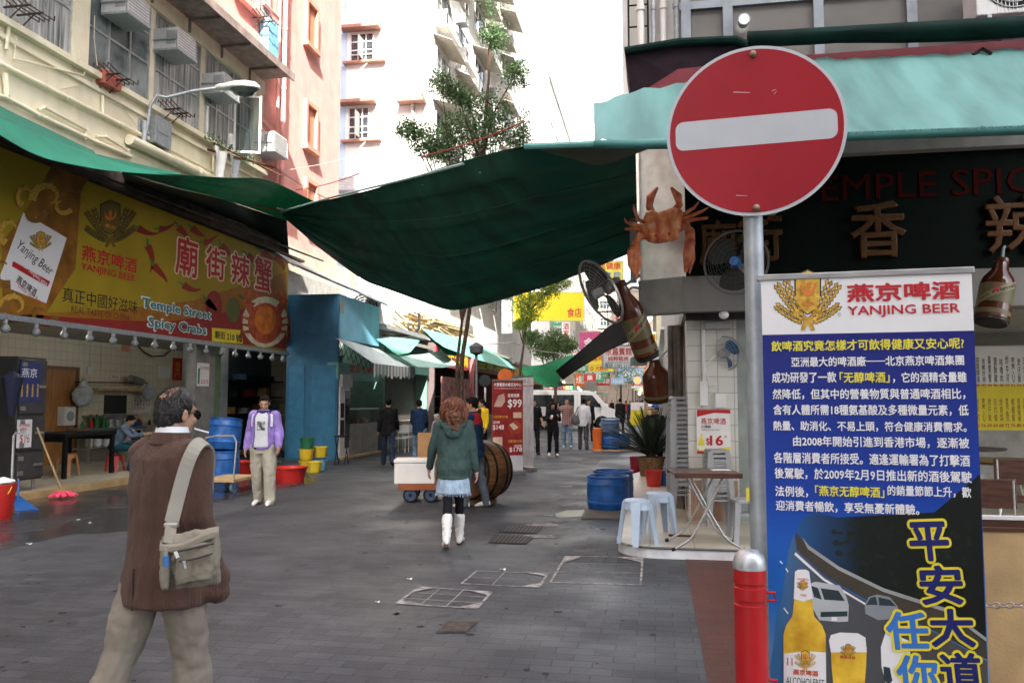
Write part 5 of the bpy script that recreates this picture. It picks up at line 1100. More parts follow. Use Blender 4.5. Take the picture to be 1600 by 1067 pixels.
# folded boards behind banner at right edge
bl = [ad(1536, 830, 4.2), ad(1690, 828, 4.2)]; t = thing('folding_tabletop', 'pale worn board of a folded table leaning behind the banner at the right edge', 'table', ((bl[0].x + bl[1].x) / 2, bl[0].y, 0))
zt = bl[0].z; obj('board', MB().box(bl[0].x, bl[0].y, .05, bl[1].x, bl[0].y + .03, zt), PALEWOOD, t); obj('edge_trim', MB().box(bl[0].x, bl[0].y - .005, zt + .001, bl[1].x, bl[0].y + .035, zt + .02), BROWNWOOD, t)
t = thing('folding_tabletop', 'brown edged folded tabletop standing behind the pale board', 'table', ((bl[0].x + bl[1].x) / 2, bl[0].y + .12, 0)); obj('board', MB().box(bl[0].x + .0, bl[0].y + .08, .05, bl[1].x, bl[0].y + .11, zt + .05), BROWNWOOD, t); obj('edge_trim', MB().box(bl[0].x, bl[0].y + .078, zt + .051, bl[0].x + .25, bl[0].y + .112, zt + .07), WHITEP, t)
# crab over the corner -------------------------------------------------
CO = M('painted crab shell', (.68, .09, .035), .3, var=.2, sc=7, c2=(.80, .36, .13), stretch=(1.8, 1, .7)); CL = M('painted crab claw', (.66, .085, .035), .35, var=.35, sc=9, c2=(.76, .26, .10))
pcr = ad(1034, 362, 9.45); cz = 9.3; K = 9.3 / F
crab = thing('crab_sculpture', 'big orange painted crab with red eyes mounted on the white corner panel', 'sculpture', ad(1034, 440, 9.6))
rr, uu, ff = Vector((math.cos(YAW), math.sin(YAW), 0)), Vector((0, 0, 1)), Vector((-math.sin(YAW), math.cos(YAW), 0))
C3 = lambda px, py, out=0: pcr + rr * ((px - 1034) * K) + uu * ((362 - py) * K) - ff * out
bodym = MB()
Rm = Matrix((rr, ff, uu)).transposed().to_4x4(); Rm.translation = C3(1032, 358, .1)
bodym.ell((0, 0, 0), (34 * K, 19 * K, 25 * K), 24, 16, Rm @ Matrix.Rotation(R(-25), 4, 'Y'))
for (x, y) in ((1014, 345), (1050, 340), (1020, 372), (1044, 372)): bodym.ell(C3(x, y, .18), (14 * K, 9 * K, 12 * K), 12, 8)
me = remesh(bodym, .018, 6); crumple(me, .012, 14); o = link('shell', me, CO, crab)
def crab_arm(pts, rs, name, mt, n=10):
 L = [C3(*p) for p in pts]; mb = MB().limb(L, [r * K for r in rs], n); return link(name, remesh(mb, .012, 3), mt, crab)
crab_arm([(1010, 372, .08), (996, 372, .12), (990, 384, .14)], [6, 7, 5], 'claw_arm', CL); crab_arm([(990, 384, .14), (985, 400, .15), (984, 418, .15), (986, 432, .15)], [6, 11, 9, 4], 'claw', CL); crab_arm([(992, 402, .15), (994, 420, .15), (989, 440, .14)], [5, 4, 2], 'claw', CL)
crab_arm([(1054, 362, .08), (1068, 354, .12), (1076, 366, .14)], [6, 8, 6], 'claw_arm', CL); crab_arm([(1076, 366, .14), (1074, 385, .16), (1071, 405, .16), (1067, 430, .15)], [7, 9, 9, 3], 'claw', CL); crab_arm([(1078, 390, .15), (1079, 410, .15), (1073, 432, .15)], [4, 4, 2], 'claw', CL)
for P in ([(1022, 340, .06), (1012, 325, .1), (1014, 310, .1), (1024, 296, .12)], [(1046, 336, .06), (1060, 322, .1), (1058, 308, .1), (1048, 296, .12)]): crab_arm(P, [5, 6, 7, 3], 'paddle_leg', CL)
for P in ([(1010, 350, .06), (994, 346, .1), (988, 330, .1), (987, 321, .1)], [(1008, 358, .06), (990, 354, .1), (975, 350, .1), (972, 342, .1)], [(1006, 362, .06), (988, 360, .1), (974, 361, .1)], [(1052, 344, .06), (1072, 334, .1), (1084, 326, .1), (1092, 316, .1)], [(1054, 348, .06), (1078, 340, .1), (1096, 332, .1), (1106, 326, .1)], [(1054, 354, .06), (1080, 346, .1), (1104, 343, .1)]): crab_arm(P, [3.5, 3.6, 2.6, 1.2][:len(P)], 'leg', CL)
for (x, y) in ((1038, 374), (1017, 377)): obj('eye', MB().ell(C3(x, y, .3), (.018,) * 3, 10, 8), M('red glass eye', (.7, .01, .01), .2), crab)
obj('mount', MB().tube([C3(1034, 360, 0), C3(1034, 360, -.2)], .06, 8), DARK, crab)
# hanging inflated beer bottles -----------------------------------------------------------
AMB = M('amber bottle plastic', (.10, .022, .004), .12, var=.3, sc=3, trans=.15, spec=.8); LABEL = M('tan bottle label', (.12, .095, .04), .45, var=.08)
def big_bottle(label, a, b, r, group=None, text=True):
 """a = neck end, b = base centre"""
 ax_ = (a - b).normalized(); h = (a - b).length; q = Vector((0, 0, 1)).rotation_difference(ax_).to_matrix().to_4x4(); q.translation = b
 t = thing('beer_bottle_display', label, 'bottle', b, 0, group)
 obj('glass', MB().lathe([(r * .85, 0), (r, .02), (r, h * .6), (r * .9, h * .68), (r * .5, h * .82), (r * .38, h * .94), (r * .42, h * .95), (r * .42, h), (0, h)], 28, q), AMB, t)
 if text: obj('bottle_label', MB().lathe([(r * 1.015, h * .27), (r * 1.015, h * .56)], 28, q), LABEL, t)
 obj('lower_label', MB().lathe([(r * 1.012, h * .1), (r * 1.012, h * .17)], 28, q), LABEL, t)
 obj('base', MB().lathe([(0, -.01), (r * .9, -.01), (r * 1.01, .03), (r * 1.01, h * .06)], 28, q), BLACK, t)
 if text:
  to = (O - (b + ax_ * h * .42)); to -= ax_ * to.dot(ax_); to.normalize(); sd_ = to.cross(ax_) * -1; th0 = 0
  def wrap(body, w, hh, mid, slope, mt, lift, bold=.01, shear=0, name='lettering'):
   me = text_mesh(body, bold, 0, 'LEFT', 1, shear); vs = [v.co for v in me.vertices]; x0, x1 = min(v.x for v in vs), max(v.x for v in vs); y0, y1 = min(v.y for v in vs), max(v.y for v in vs)
   for v in me.vertices:
    u = ((v.co.x - x0) / (x1 - x0) - .5) * w; vv = mid + ((v.co.y - y0) / (y1 - y0) - .5) * hh + slope * u; al = u / r
    v.co = b + ax_ * vv + (to * math.cos(al) + sd_ * math.sin(al)) * (r * 1.015 + lift)
   me.update(); link(name, me, mt, t)
  bd = MB(); n = 14
  for i in range(n):
   for_ = []
   for k, (uu_, dv) in enumerate(((i, -1), (i + 1, -1), (i + 1, 1), (i, 1))):
    u = (uu_ / n - .5) * r * 2.3; al = u / r; for_.append(b + ax_ * (h * .42 + u * .62 + dv * h * .055) + (to * math.cos(al) + sd_ * math.sin(al)) * (r * 1.015 + .004))
   bd.add(for_, [(0, 1, 2, 3)])
  obj('label_band', bd, M('cream label band', (.25, .22, .11), .5), t)
  wrap('San Miguel', r * 2.0, h * .07, h * .42, .62, INK, .008, .012); wrap('M', r * .26, h * .075, h * .42 + .02, .62, REDI, .010, .03)
  wrap('CERVEZA', r * .5, h * .02, h * .53, .3, REDI, .007)
 return t
def hold(t, a, b): obj('bracket', MB().tube([a, a.lerp(b, .5) + Vector((0, 0, .05)), b], .016, 8), GALV, t)
b1 = big_bottle('large amber beer bottle display leaning out by the wall fan', ad(969, 440, 9.6), ad(1012, 558, 9.9), .152)
hold(b1, ad(975, 458, 9.62), ad(1003, 452, 9.98))
b2 = big_bottle('dark amber beer bottle display farther along the lane, mostly in shadow', ad(1022, 560, 13), ad(1028, 625, 13.2), .22, text=False)
hold(b2, ad(1023, 566, 13), Vector((.6, ad(1023, 566, 13).y + .3, 2.7)))
b3 = big_bottle('dark beer bottle display hanging under the green board at the right edge', ay(1566, 405, FY - .4), ay(1548, 505, FY - .5), .17)
hold(b3, ay(1566, 407, FY - .4), ay(1570, 385, FY + .1))
# fans -------------------------------------------------------------------------------------
def fan(label, hub, n, rad, wallpt, blade=None, cage=STEEL, hubm=None, rings=6):
 n = Vector(n).normalized(); q = Vector((0, 0, 1)).rotation_difference(n).to_matrix().to_4x4(); q.translation = hub
 t = thing('wall_fan', label, 'fan', wallpt)
 g = MB()
 for z0, s_ in ((.07, 1), (-.07, -1)):
  for i in range(rings):
   r = rad * (i + 1.5) / (rings + .5); z = s_ * .085 * math.sqrt(max(0, 1 - (r / rad) ** 2.5)); g.lathe([(r - .0022, z), (r, z + .0022), (r + .0022, z), (r, z - .0022), (r - .0022, z)], 32, q)
  for k in range(16):
   a = 2 * PI * k / 16; g.tube([q @ Vector((r * math.cos(a + .25 * (1 - r / rad)), r * math.sin(a + .25 * (1 - r / rad)), s_ * .085 * math.sqrt(max(0, 1 - (r / rad) ** 2.5)))) for r in [rad * (.15 + .85 * j / 6) for j in range(7)]], *[.0014, 3])
 g.lathe([(rad - .01, -.012), (rad + .012, -.012), (rad + .012, .012), (rad - .01, .012), (rad - .01, -.012)], 36, q)
 obj('cage', g, cage, t)
 bl_ = MB()
 for k in range(3):
  a0 = 2 * PI * k / 3
  bl_.grid(lambda u, v: q @ Vector(((rad * (.15 + .75 * u)) * math.cos(a0 + (v - .5) * 1.5 * (.5 + .5 * math.sin(PI * u * .8 + .3))), (rad * (.15 + .75 * u)) * math.sin(a0 + (v - .5) * 1.5 * (.5 + .5 * math.sin(PI * u * .8 + .3))), (v - .5) * .07)), 8, 6, .004)
 obj('blade', bl_, blade or GALV, t)
 obj('hub', MB().lathe([(.0, .1), (.05, .095), (.06, .06), (.06, -.02)], 20, q), hubm or MBLUE, t)
 back = hub - n * .12; obj('motor', MB().lathe([(0, -.3), (.06, -.29), (.08, -.2), (.085, -.08), (.05, -.06)], 20, q), M('fan motor paint', (.32, .32, .28), .4, .3), t)
 obj('arm', MB().tube([hub - n * .2, hub - n * .3 - Vector((0, 0, .1)), wallpt], .022, 8), M('fan motor paint', (.32, .32, .28), .4, .3), t)
 return t
hub = ad(938, 456, 9.7); fan('big tilted steel wall fan seen edge-on beside the amber bottle display', hub, Vector((-.8, -.42, -.52)), .42, ad(1000, 430, 10), M('dark fan blade', (.02, .022, .022), .5), STEEL, GREYP, 9)
hub = ad(1150, 410, 9.0); fan('large wall fan with steel cage behind the sign post', hub, Vector((-.35, -.95, .05)), .36, ad(1185, 420, 9.6), M('dark fan blade', (.02, .022, .022), .5), M('dull cage wire', (.10, .10, .10), .5, .3))
hub = ad(1133, 552, 10.1); fan('blue bladed wall fan on the pillar above the poster', hub, Vector((-.55, -.85, -.1)), .21, ad(1152, 560, 10.35), M('blue fan blade', (.03, .13, .28), .4), GALV, GREYP, 6)
solo('light_fitting', MB().box(ay(1100, 512, 10.3).x, 10.2, ay(1100, 514, 10.3).z, ay(1140, 505, 10.3).x, 10.38, ay(1100, 504, 10.3).z), GREYP, 'grey tube light fitting above the blue wall fan', 'light fitting')
solo('louvre', MB().box(ay(1072, 497, 10).x, 9.99, ay(1072, 500, 10).z, ay(1164, 497, 10).x, 10.12, ay(1072, 489, 10).z), DARK, 'dark strip under the grey fascia above the pillar', 'strip')
solo('bulb', MB().ell(ay(1131, 492, 9.85), (.06, .06, .05), 14, 10), WHITEP, 'white round bulb under the grey fascia', 'light bulb')
for (x, y, d) in ((955, 279, 10.4), (964, 338, 10.6), (972, 376, 10.8)):
 q = ad(x, y, d); solo('floodlight', MB().cbox(q, .34, .2, .12, R(8), rx=R(15)).cbox(q + Vector((0, -.02, -.075)), .3, .16, .03, R(8), 1, rx=R(15)), [DARK, M('floodlight glass', (.55, .6, .62), .2)], ['', '', ''][0] or {279: 'floodlight under the tarpaulin, topmost of three by the crab', 338: 'floodlight under the tarpaulin, middle of three by the crab', 376: 'floodlight under the tarpaulin, lowest of three by the crab'}[y], 'floodlight', bevel=.01)
# stools, folding table -----------------------------------------------------------------------
def square_stool_mesh(h=.46, w=.34):
 mb = MB(); t = w * .40; b = w * .5
 ring = lambda s_, z, k=.25: [Vector((x, y, z)) for x, y in [(-s_, -s_ * (1 - k)), (-s_ * (1 - k), -s_), (s_ * (1 - k), -s_), (s_, -s_ * (1 - k)), (s_, s_ * (1 - k)), (s_ * (1 - k), s_), (-s_ * (1 - k), s_), (-s_, s_ * (1 - k))]]
 mb.loft([ring(t * .01, h), ring(t * .9, h), ring(t, h - .015), ring(t * 1.03, h - .036), ring(t * .97, h - .036), ring(t * .94, h - .02)], sm=False)
 return mb
def sq_stool(name, label, loc, mt, h=.46, w=.34, group=None, rz=0):
 t = thing(name, label, 'stool', loc, rz, group); a = w * .38; b = w * .5
 obj('seat', square_stool_mesh(h, w), mt, t, True)
 for sx in (-1, 1):
  for sy in (-1, 1):
   def cn(s_, z, wd): return [Vector((sx * s_, sy * s_, z)), Vector((sx * (s_ - wd), sy * s_, z)), Vector((sx * (s_ - wd), sy * (s_ - .014), z)), Vector((sx * (s_ - .014), sy * (s_ - .014), z)), Vector((sx * (s_ - .014), sy * (s_ - wd), z)), Vector((sx * s_, sy * (s_ - wd), z))]
   obj('leg', MB().loft([cn(a * 1.05, h - .03, .062), cn(b, 0, .05)], sm=False), mt, t, True)
 obj('rail', MB().box(-a * .9, -a * 1.12, h - .17, a * .9, -a * 1.09, h - .15).box(-a * .9, a * 1.09, h - .17, a * .9, a * 1.12, h - .15), mt, t, True)
 return t
s0 = None
def stack(px, d, n, step, label, group, w, rz):
 g = ground(px, d, .122); base = None
 for i in range(n):
  lb = label
  if base is None: base = sq_stool('stacked_stool', lb, g, GREYP, .46, w, group, rz)
  else: dup(base, g + Vector((random.uniform(-.004, .004), random.uniform(-.004, .004), i * step)), rz + random.uniform(-.03, .03), lb)
stack(1065, 10.45, 19, .06, 'grey plastic stool in the tall stack against the pillar', 'tall stack of grey stools', .37, R(8))
stack(1119, 9.85, 9, .055, 'grey plastic stool in the lower stack in front of the poster', 'lower stack of grey stools', .33, R(8))
g = ground(994, 8.52, .122); stool('plastic_stool', 'pale blue plastic stool nearest the platform edge', g, LBLUEP, .46, .29, 'pale blue stools', R(40))
g = ground(1027, 9.15, .122); stool('plastic_stool', 'pale blue plastic stool behind the first one, close to the tall grey stack', g, LBLUEP, .46, .29, 'pale blue stools', R(20))
g = ground(1160, 8.6, .122); sq_stool('plastic_stool', 'grey plastic stool half hidden behind the sign post', g, GREYP, .46, .33, None, R(10))
g = ground(1097, 8.35, .122); t = thing('folding_table', 'brown folding table with crossed steel legs on the platform', 'table', g, R(6))
obj('tabletop', MB().cbox((0, 0, .755), .66, .62, .022).cbox((0, -.31, .745), .665, .015, .05).cbox((0, .31, .745), .665, .015, .05), BROWNWOOD, t, True, .004)
for sy in (-1, 1):
 for sg_ in (-1, 1):
  obj('leg', MB().tube([(sg_ * .17, sy * (.2 + .012 * sg_), .74), (-sg_ * .02, sy * (.22 + .012 * sg_), .38), (-sg_ * .15, sy * .25, .15), (-sg_ * .2, sy * .255, .10), (-sg_ * .35, sy * .27, .012)], .0125, 10), STEEL, t, True)
  obj('rubber_foot', MB().tube([(-sg_ * .33, sy * .269, .024), (-sg_ * .365, sy * .271, .012)], .018, 8), BLACK, t, True)
obj('crossbar', MB().tube([(.02, -.15, .38), (.02, .15, .38)], .01, 8).tube([(-.2, -.11, .72), (-.2, .11, .72)], .01, 8).tube([(.2, -.11, .72), (.2, .11, .72)], .01, 8), STEEL, t, True)
solo('paper_slip', MB().cbox(g + Vector((.18, .1, .772)), .2, .14, .004, R(10)), PAPER, 'pale sheet lying on the brown folding table', 'paper')
q = az(1065, 838, .122); solo('wood_offcut', MB().cbox((q.x, q.y, .132), .28, .03, .02, R(-5)), BROWNWOOD, 'thin brown wood strip lying on the platform under the table', 'wood strip')
# ------------------------------------------------------------------ no-entry sign on its post
Pd = 3.45; bse = ground(1183, Pd); ct = ad(1179, 204, Pd)
ns = thing('no_entry_sign', 'round red no entry sign with pale bar on a grey galvanised post', 'traffic sign', bse)
obj('post', MB().tube([bse, Vector((bse.x, bse.y, ct.z + .12))], .041, 20), GALV, ns)
nrm = Vector((math.sin(YAW - R(16)), -math.cos(YAW - R(16)), 0)); ux = Vector((0, 0, 1)).cross(nrm).normalized()   # u right as read
ux = -nrm.cross(Vector((0, 0, 1)));
spl = Plane(ct + nrm * .06, ux);
if spl.n.dot(O - ct) < 0: spl = Plane(ct + nrm * .06, -ux)
cu, cv = spl.hit(1179, 204); rad = 136 / F * Pd
SIGNRED = M('red reflective sheet', (.34, .012, .022), .34, spec=.28, var=.06, sc=3, bump=.03, bsc=500); SIGNWH = M('pale reflective sheet', (.52, .55, .58), .35, var=.04)
disc = lambda r, l, n=72: [spl.P(cu + r * math.cos(2 * PI * i / n), cv + r * math.sin(2 * PI * i / n), l) for i in range(n)]
obj('plate', MB().prism(disc(rad, -.004), spl.n * .004), SIGNWH, ns); obj('red_disc', MB().prism(disc(rad * .962, .0005), spl.n * .0012), SIGNRED, ns)
hw, hh = rad * .895 * 1.0, rad * .172; rr_ = .035; pts = []
for sx, sy, a0 in ((1, 1, 0), (-1, 1, 90), (-1, -1, 180), (1, -1, 270)):
 for k in range(7): a = R(a0 + 15 * k); pts.append(spl.P(cu + sx * (hw - rr_) + rr_ * math.cos(a), cv + sy * (hh - rr_) + rr_ * math.sin(a), .0018))
obj('white_bar', MB().prism(pts, spl.n * .001), SIGNWH, ns)
obj('bolt', MB().ell(spl.P(cu, cv + rad * .9, .004), (.016, .016, .016), 10, 8).ell(spl.P(cu, cv - rad * .91, .004), (.016, .016, .016), 10, 8), M('rusty bolt', (.30, .22, .15), .5, .6), ns)
for s_ in (.86, -.9): c = spl.P(cu, cv + s_ * rad, -.055); obj('clamp', MB().cbox(c, .17, .05, .035, YAW).tube([Vector((bse.x, bse.y, c.z - .02)), Vector((bse.x, bse.y, c.z + .02))], .05, 16), STEEL, ns)
sc_m = MB()
for L in (((1146, 144), (1172, 145)), ((1150, 305), (1168, 306)), ((1206, 142), (1213, 140)), ((1209, 147), (1214, 143))): sc_m.add(curve_and(L) if 0 else [spl.P(*spl.hit(*L[0]), .0025), spl.P(*spl.hit(L[0][0], L[0][1] + 1.4), .0025), spl.P(*spl.hit(L[1][0], L[1][1] + .8), .0025), spl.P(*spl.hit(L[1][0], L[1][1]), .0025)], [(0, 1, 2, 3)])
obj('scratch', sc_m, M('pale scratch', (.6, .45, .42), .6), ns)
stk = ad(1170, 780, Pd - .045); obj('sticker', MB().lathe([(.0425, -.035), (.0425, .035)], 20, Matrix.Translation((bse.x, bse.y, stk.z)), 0, c=(0, 0, 0), ang=1.6) if 0 else MB().prism([ad(1166, 762, Pd - .045), ad(1171, 762, Pd - .05), ad(1171, 782, Pd - .05), ad(1166, 782, Pd - .045)], (0, .004, 0)), YELI, ns)
# bollard
Bd = 3.2; bb_ = ground(1165.5, Bd); zt = ad(1165, 857, Bd).z; r_ = 24.5 / F * Bd
bo = thing('bollard', 'red steel bollard with silver domed cap beside the sign post', 'bollard', bb_)
zg = zt - .075
obj('shaft', MB().lathe([(r_, 0), (r_, zg - .135), (r_ * .93, zg - .132), (r_ * .93, zg - .118), (r_, zg - .115), (r_, zg - .07), (r_ * .93, zg - .067), (r_ * .93, zg - .055), (r_, zg - .052), (r_, zg)], 32), REDPAINT, bo, True)
obj('cap', MB().lathe([(r_ * 1.01, zg), (r_ * 1.02, zg + .02), (r_ * .9, zg + .05), (r_ * .6, zg + .068), (0, zg + .075)], 32), M('bare aluminium cap', (.55, .58, .6), .4, .6, var=.2, sc=30), bo, True)
obj('eyelet', MB().tube([(r_ * .9, 0, zg - .09), (r_ + .03, 0, zg - .09), (r_ + .035, 0, zg - .12), (r_, 0, zg - .12)], .007, 8).tube([(r_ * .9, 0, zg - .42), (r_ + .03, 0, zg - .42), (r_ + .035, 0, zg - .45), (r_, 0, zg - .45)], .007, 8), REDPAINT, bo, True)
solo('cord', MB().tube([bb_ + Vector(v) for v in ((.08, -.05, zg - .43), (.05, -.075, zg - .52), (-.01, -.08, zg - .62), (-.07, -.05, zg - .68), (-.07, .03, zg - .7))], .009, 6), BLACK, 'black cord tied round the red bollard', 'cord')
ch0 = ad(1541, 946, 4.0); ch1 = ad(1640, 944, 3.7); cm = MB(); nl = 9
for i in range(nl):
 a = ch0.lerp(ch1, i / nl); b = ch0.lerp(ch1, (i + 1.12) / nl); m_ = (a + b) / 2; dv = (b - a) / 2; w_ = Vector((0, .0, .013)) if i % 2 else Vector((0, .013, .004))
 cm.tube([m_ + dv * math.cos(t) + w_ * math.sin(t) for t in [2 * PI * k / 12 for k in range(13)]], .0042, 6, cap=False)
solo('chain', cm, M('pale steel chain', (.6, .6, .6), .35, .7), 'steel chain running off behind the banner in front of the pale board', 'chain')
# ------------------------------------------------------------------ blue beer roll-up banner
TL, TR = ad(1189, 434, 3.38), ad(1518, 423, 3.17)
TR.z = TL.z = (TL.z + TR.z) / 2
bu = (TR - TL); bu.z = 0; bwid = bu.length; bp_ = Plane((TL.x, TL.y, 0), bu)
ban = thing('roll_up_banner', 'tall blue and white beer roll-up banner with Chinese text beside the no entry sign', 'banner', ((TL.x + TR.x) / 2, (TL.y + TR.y) / 2, 0), math.atan2(bu.y, bu.x))
if bp_.n.dot(O - TL) < 0: print('BANNER NORMAL FLIPPED')
vw = bp_.hit(1350, 520)[1]
def brect(u0, v0, u1, v1, mt, name, lift=.001): return obj(name, MB().add([bp_.P(u0, v0, lift), bp_.P(u1, v0, lift), bp_.P(u1, v1, lift), bp_.P(u0, v1, lift)], [(0, 1, 2, 3)]), mt, ban)
obj('sheet', MB().prism([bp_.P(0, .09, -.004), bp_.P(bwid, .09, -.004), bp_.P(bwid, TL.z, -.004), bp_.P(0, TL.z, -.004)], bp_.n * .004), WHITE, ban)
BG = m_grad('printed blue run', [(0, (.35, .55, .75)), (.38, (.015, .17, .60)), (.62, (.006, .05, .36)), (1, (.006, .010, .17))], .1, vw, .35)
brect(0, .12, bwid, vw, BG, 'blue_field', .0008)
obj('top_rail', MB().prism([bp_.P(-.015, TL.z - .012, .006), bp_.P(bwid + .01, TL.z - .012, .006), bp_.P(bwid + .01, TL.z + .014, .006), bp_.P(-.015, TL.z + .014, .006)], bp_.n * -.02), STEEL, ban, bevel=.003)
obj('base', MB().prism([bp_.P(-.02, 0, .08), bp_.P(bwid + .02, 0, .08), bp_.P(bwid + .02, .1, .05), bp_.P(-.02, .1, .05)], bp_.n * -.16), STEEL, ban, bevel=.01)
obj('back_pole', MB().tube([bp_.P(bwid / 2, .1, -.03), bp_.P(bwid / 2, TL.z, -.02)], .012, 8), STEEL, ban)
# picture: road through dark woods
bpr = lambda parts, name, mats: pr(parts, name, mats, ban, bp_)
ROADI = m_grad('printed road grey', [(0, (.04, .18, .42)), (.3, (.075, .085, .10)), (1, (.075, .07, .068))], -.38, .2, .4, 'X'); FORI = m_grad('printed dark wood', [(0, (.02, .14, .40)), (.22, (.012, .05, .14)), (.42, (.003, .007, .004)), (1, (.002, .004, .002))], -.36, .4, .4, 'X'); VERGE = M('printed verge brown', (.06, .05, .035), .4); RAILI = M('printed guard rail', (.35, .37, .36), .4)
W0 = bp_.P(bwid - .0005, 0); ew = lambda y: 1517 + 28 * (y - 423) / 644.0
bpr([([(1268, 800), (1310, 808), (1460, 800), (ew(780) - 1, 740), (ew(900) - 1, 900), (ew(1000) - 1, 1005), (1480, 955), (1380, 925), (1310, 890), (1262, 850), (1243, 830), (1252, 812)], 0, .0016),
     ([(1243, 832), (1262, 850), (1310, 890), (1380, 925), (1480, 955), (ew(1000) - 1, 1005), (ew(1030) - 1, 1030), (1460, 985), (1360, 940), (1290, 900), (1245, 858)], 1, .0022),
     ([(1240, 834), (1246, 860), (1290, 902), (1360, 942), (1460, 987), (ew(1030) - 1, 1032), (ew(1067) - 1, 1075), (1205, 1085), (1204, 1040), (1215, 960), (1226, 900), (1232, 860)], 2, .0018),
     ([(1253, 838), (1264, 852), (1310, 884), (1380, 918), (1480, 950), (ew(1000) - 1, 996), (ew(1000) - 1, 1002), (1480, 956), (1380, 924), (1310, 890), (1262, 857)], 3, .0028)], 'printed_road', [FORI, VERGE, ROADI, RAILI])
rv = random.Random(31); fo = []
for i in range(170):
 x = rv.uniform(1300, 1515); y = rv.uniform(815, 950); lim = 852 + (x - 1262) * .55 - 14
 if y < min(lim, 940): fo.append((oval(x, y, rv.uniform(2, 7), rv.uniform(1.5, 5), 7, rv.random()), i % 2, .0017 + i * 2e-6))
bpr(fo, 'printed_foliage', [M('printed leaf', (.007, .017, .007), .4), M('printed leaf dark', (.004, .010, .005), .4)])
bpr([([(1243, 862), (1288, 903), (1358, 945), (1356, 947), (1286, 906), (1241, 866)], 0, .003), ([(1219, 875), (1223, 879), (1222, 881), (1218, 877)], 0, .003), ([(1225, 948), (1232, 957), (1231, 959), (1224, 950)], 0, .003), ([(1228, 886), (1232, 892), (1231, 894), (1227, 888)], 0, .003)], 'road_line', WHITE)
VW_ = M('printed van white', (.50, .53, .55), .4); VG = M('printed glass', (.03, .05, .06), .3)
bpr([([(1266, 911), (1274, 908), (1312, 914), (1322, 930), (1326, 945), (1325, 970), (1310, 971), (1280, 968), (1270, 950)], 0, .0034), ([(1282, 918), (1310, 922), (1320, 938), (1288, 936)], 1, .004), ([(1267, 914), (1278, 918), (1284, 936), (1272, 932)], 1, .004), ([(1282, 955), (1324, 954), (1324, 962), (1282, 963)], 1, .004), ([(1299, 963), (1308, 963), (1308, 969), (1299, 969)], 2, .0044),
     ([(1351, 945), (1357, 932), (1370, 928), (1390, 932), (1402, 946), (1406, 958), (1396, 966), (1372, 968), (1352, 958)], 3, .0034), ([(1372, 932), (1390, 936), (1400, 946), (1374, 945)], 1, .004), ([(1353, 944), (1360, 933), (1368, 931), (1371, 944)], 1, .004),
     ([(1376, 1010), (1384, 985), (1420, 1000), (1428, 1075), (1386, 1075), (1377, 1040)], 2, .0034), ([(1380, 1040), (1390, 1042), (1394, 1062), (1388, 1070), (1381, 1060)], 1, .004)], 'printed_vehicles', [VW_, VG, WHITE, M('printed car grey', (.25, .28, .3), .4)])
# bottle and glass
bpr([([(1242, 892), (1247, 889), (1259, 889), (1264, 892), (1269, 935), (1270, 950), (1272, 962), (1284, 975), (1290, 990), (1291, 1090), (1224, 1090), (1224, 990), (1228, 976), (1238, 962), (1241, 935)], 0, .005),
     ([(1242, 892), (1247, 889), (1259, 889), (1264, 892), (1270, 934), (1255, 939), (1240, 935)], 1, .0056), ([(1225, 1020), (1258, 1016), (1290, 1018), (1291, 1090), (1224, 1090)], 1, .0058),
     ([(1298, 1012), (1354, 1010), (1353, 1040), (1349, 1090), (1304, 1090), (1299, 1040)], 0, .0052), ([(1295, 1000), (1298, 991), (1312, 987), (1340, 988), (1352, 995), (1354, 1018), (1298, 1018)], 1, .0056)], 'printed_bottle_and_glass', [AMBER, WHITE])
crest(ban, bp_, 1254, 914, 9, GOLD, None, .0068); crest(ban, bp_, 1258, 1031, 17, GOLD, None, .0068); crest(ban, bp_, 1325, 1016, 12, GOLD, None, .0068)
put_text(ban, bp_, '燕京啤酒', (1239, 1045, 1278, 1054), M('orange red ink', (.65, .10, .02), .45), .007, .03); put_text(ban, bp_, '燕京啤酒', (1312, 1023, 1336, 1028), REDI, .007, .02); put_text(ban, bp_, 'ALCOHOLFREE', (1228, 1058, 1288, 1070), INK, .007); put_text(ban, bp_, 'YANJING', (1245, 902, 1263, 907), REDI, .007); put_text(ban, bp_, '1980', (1250, 927, 1260, 931), REDI, .007)
put_text(ban, bp_, '11', (1230, 1026, 1238, 1038), REDI, .007)
# slogan
for ch, r, mt in (('平', (1420, 814, 1482, 876), BLUEI), ('安', (1436, 882, 1504, 944), BLUEI), ('大', (1452, 950, 1522, 1010), BLUEI), ('道', (1468, 1018, 1534, 1078), BLUEI), ('任', (1384, 954, 1450, 1014), MBLUE), ('你', (1400, 1022, 1466, 1082), MBLUE)):
 put_text(ban, bp_, ch, (r[0] - 4, r[1] - 4, r[2] + 4, r[3] + 4), YELI, .0058 if mt is BLUEI else .0064, .085, name='slogan_outline', rot=R(4)); put_text(ban, bp_, ch, r, mt, .0072, .03, name='slogan', rot=R(4))
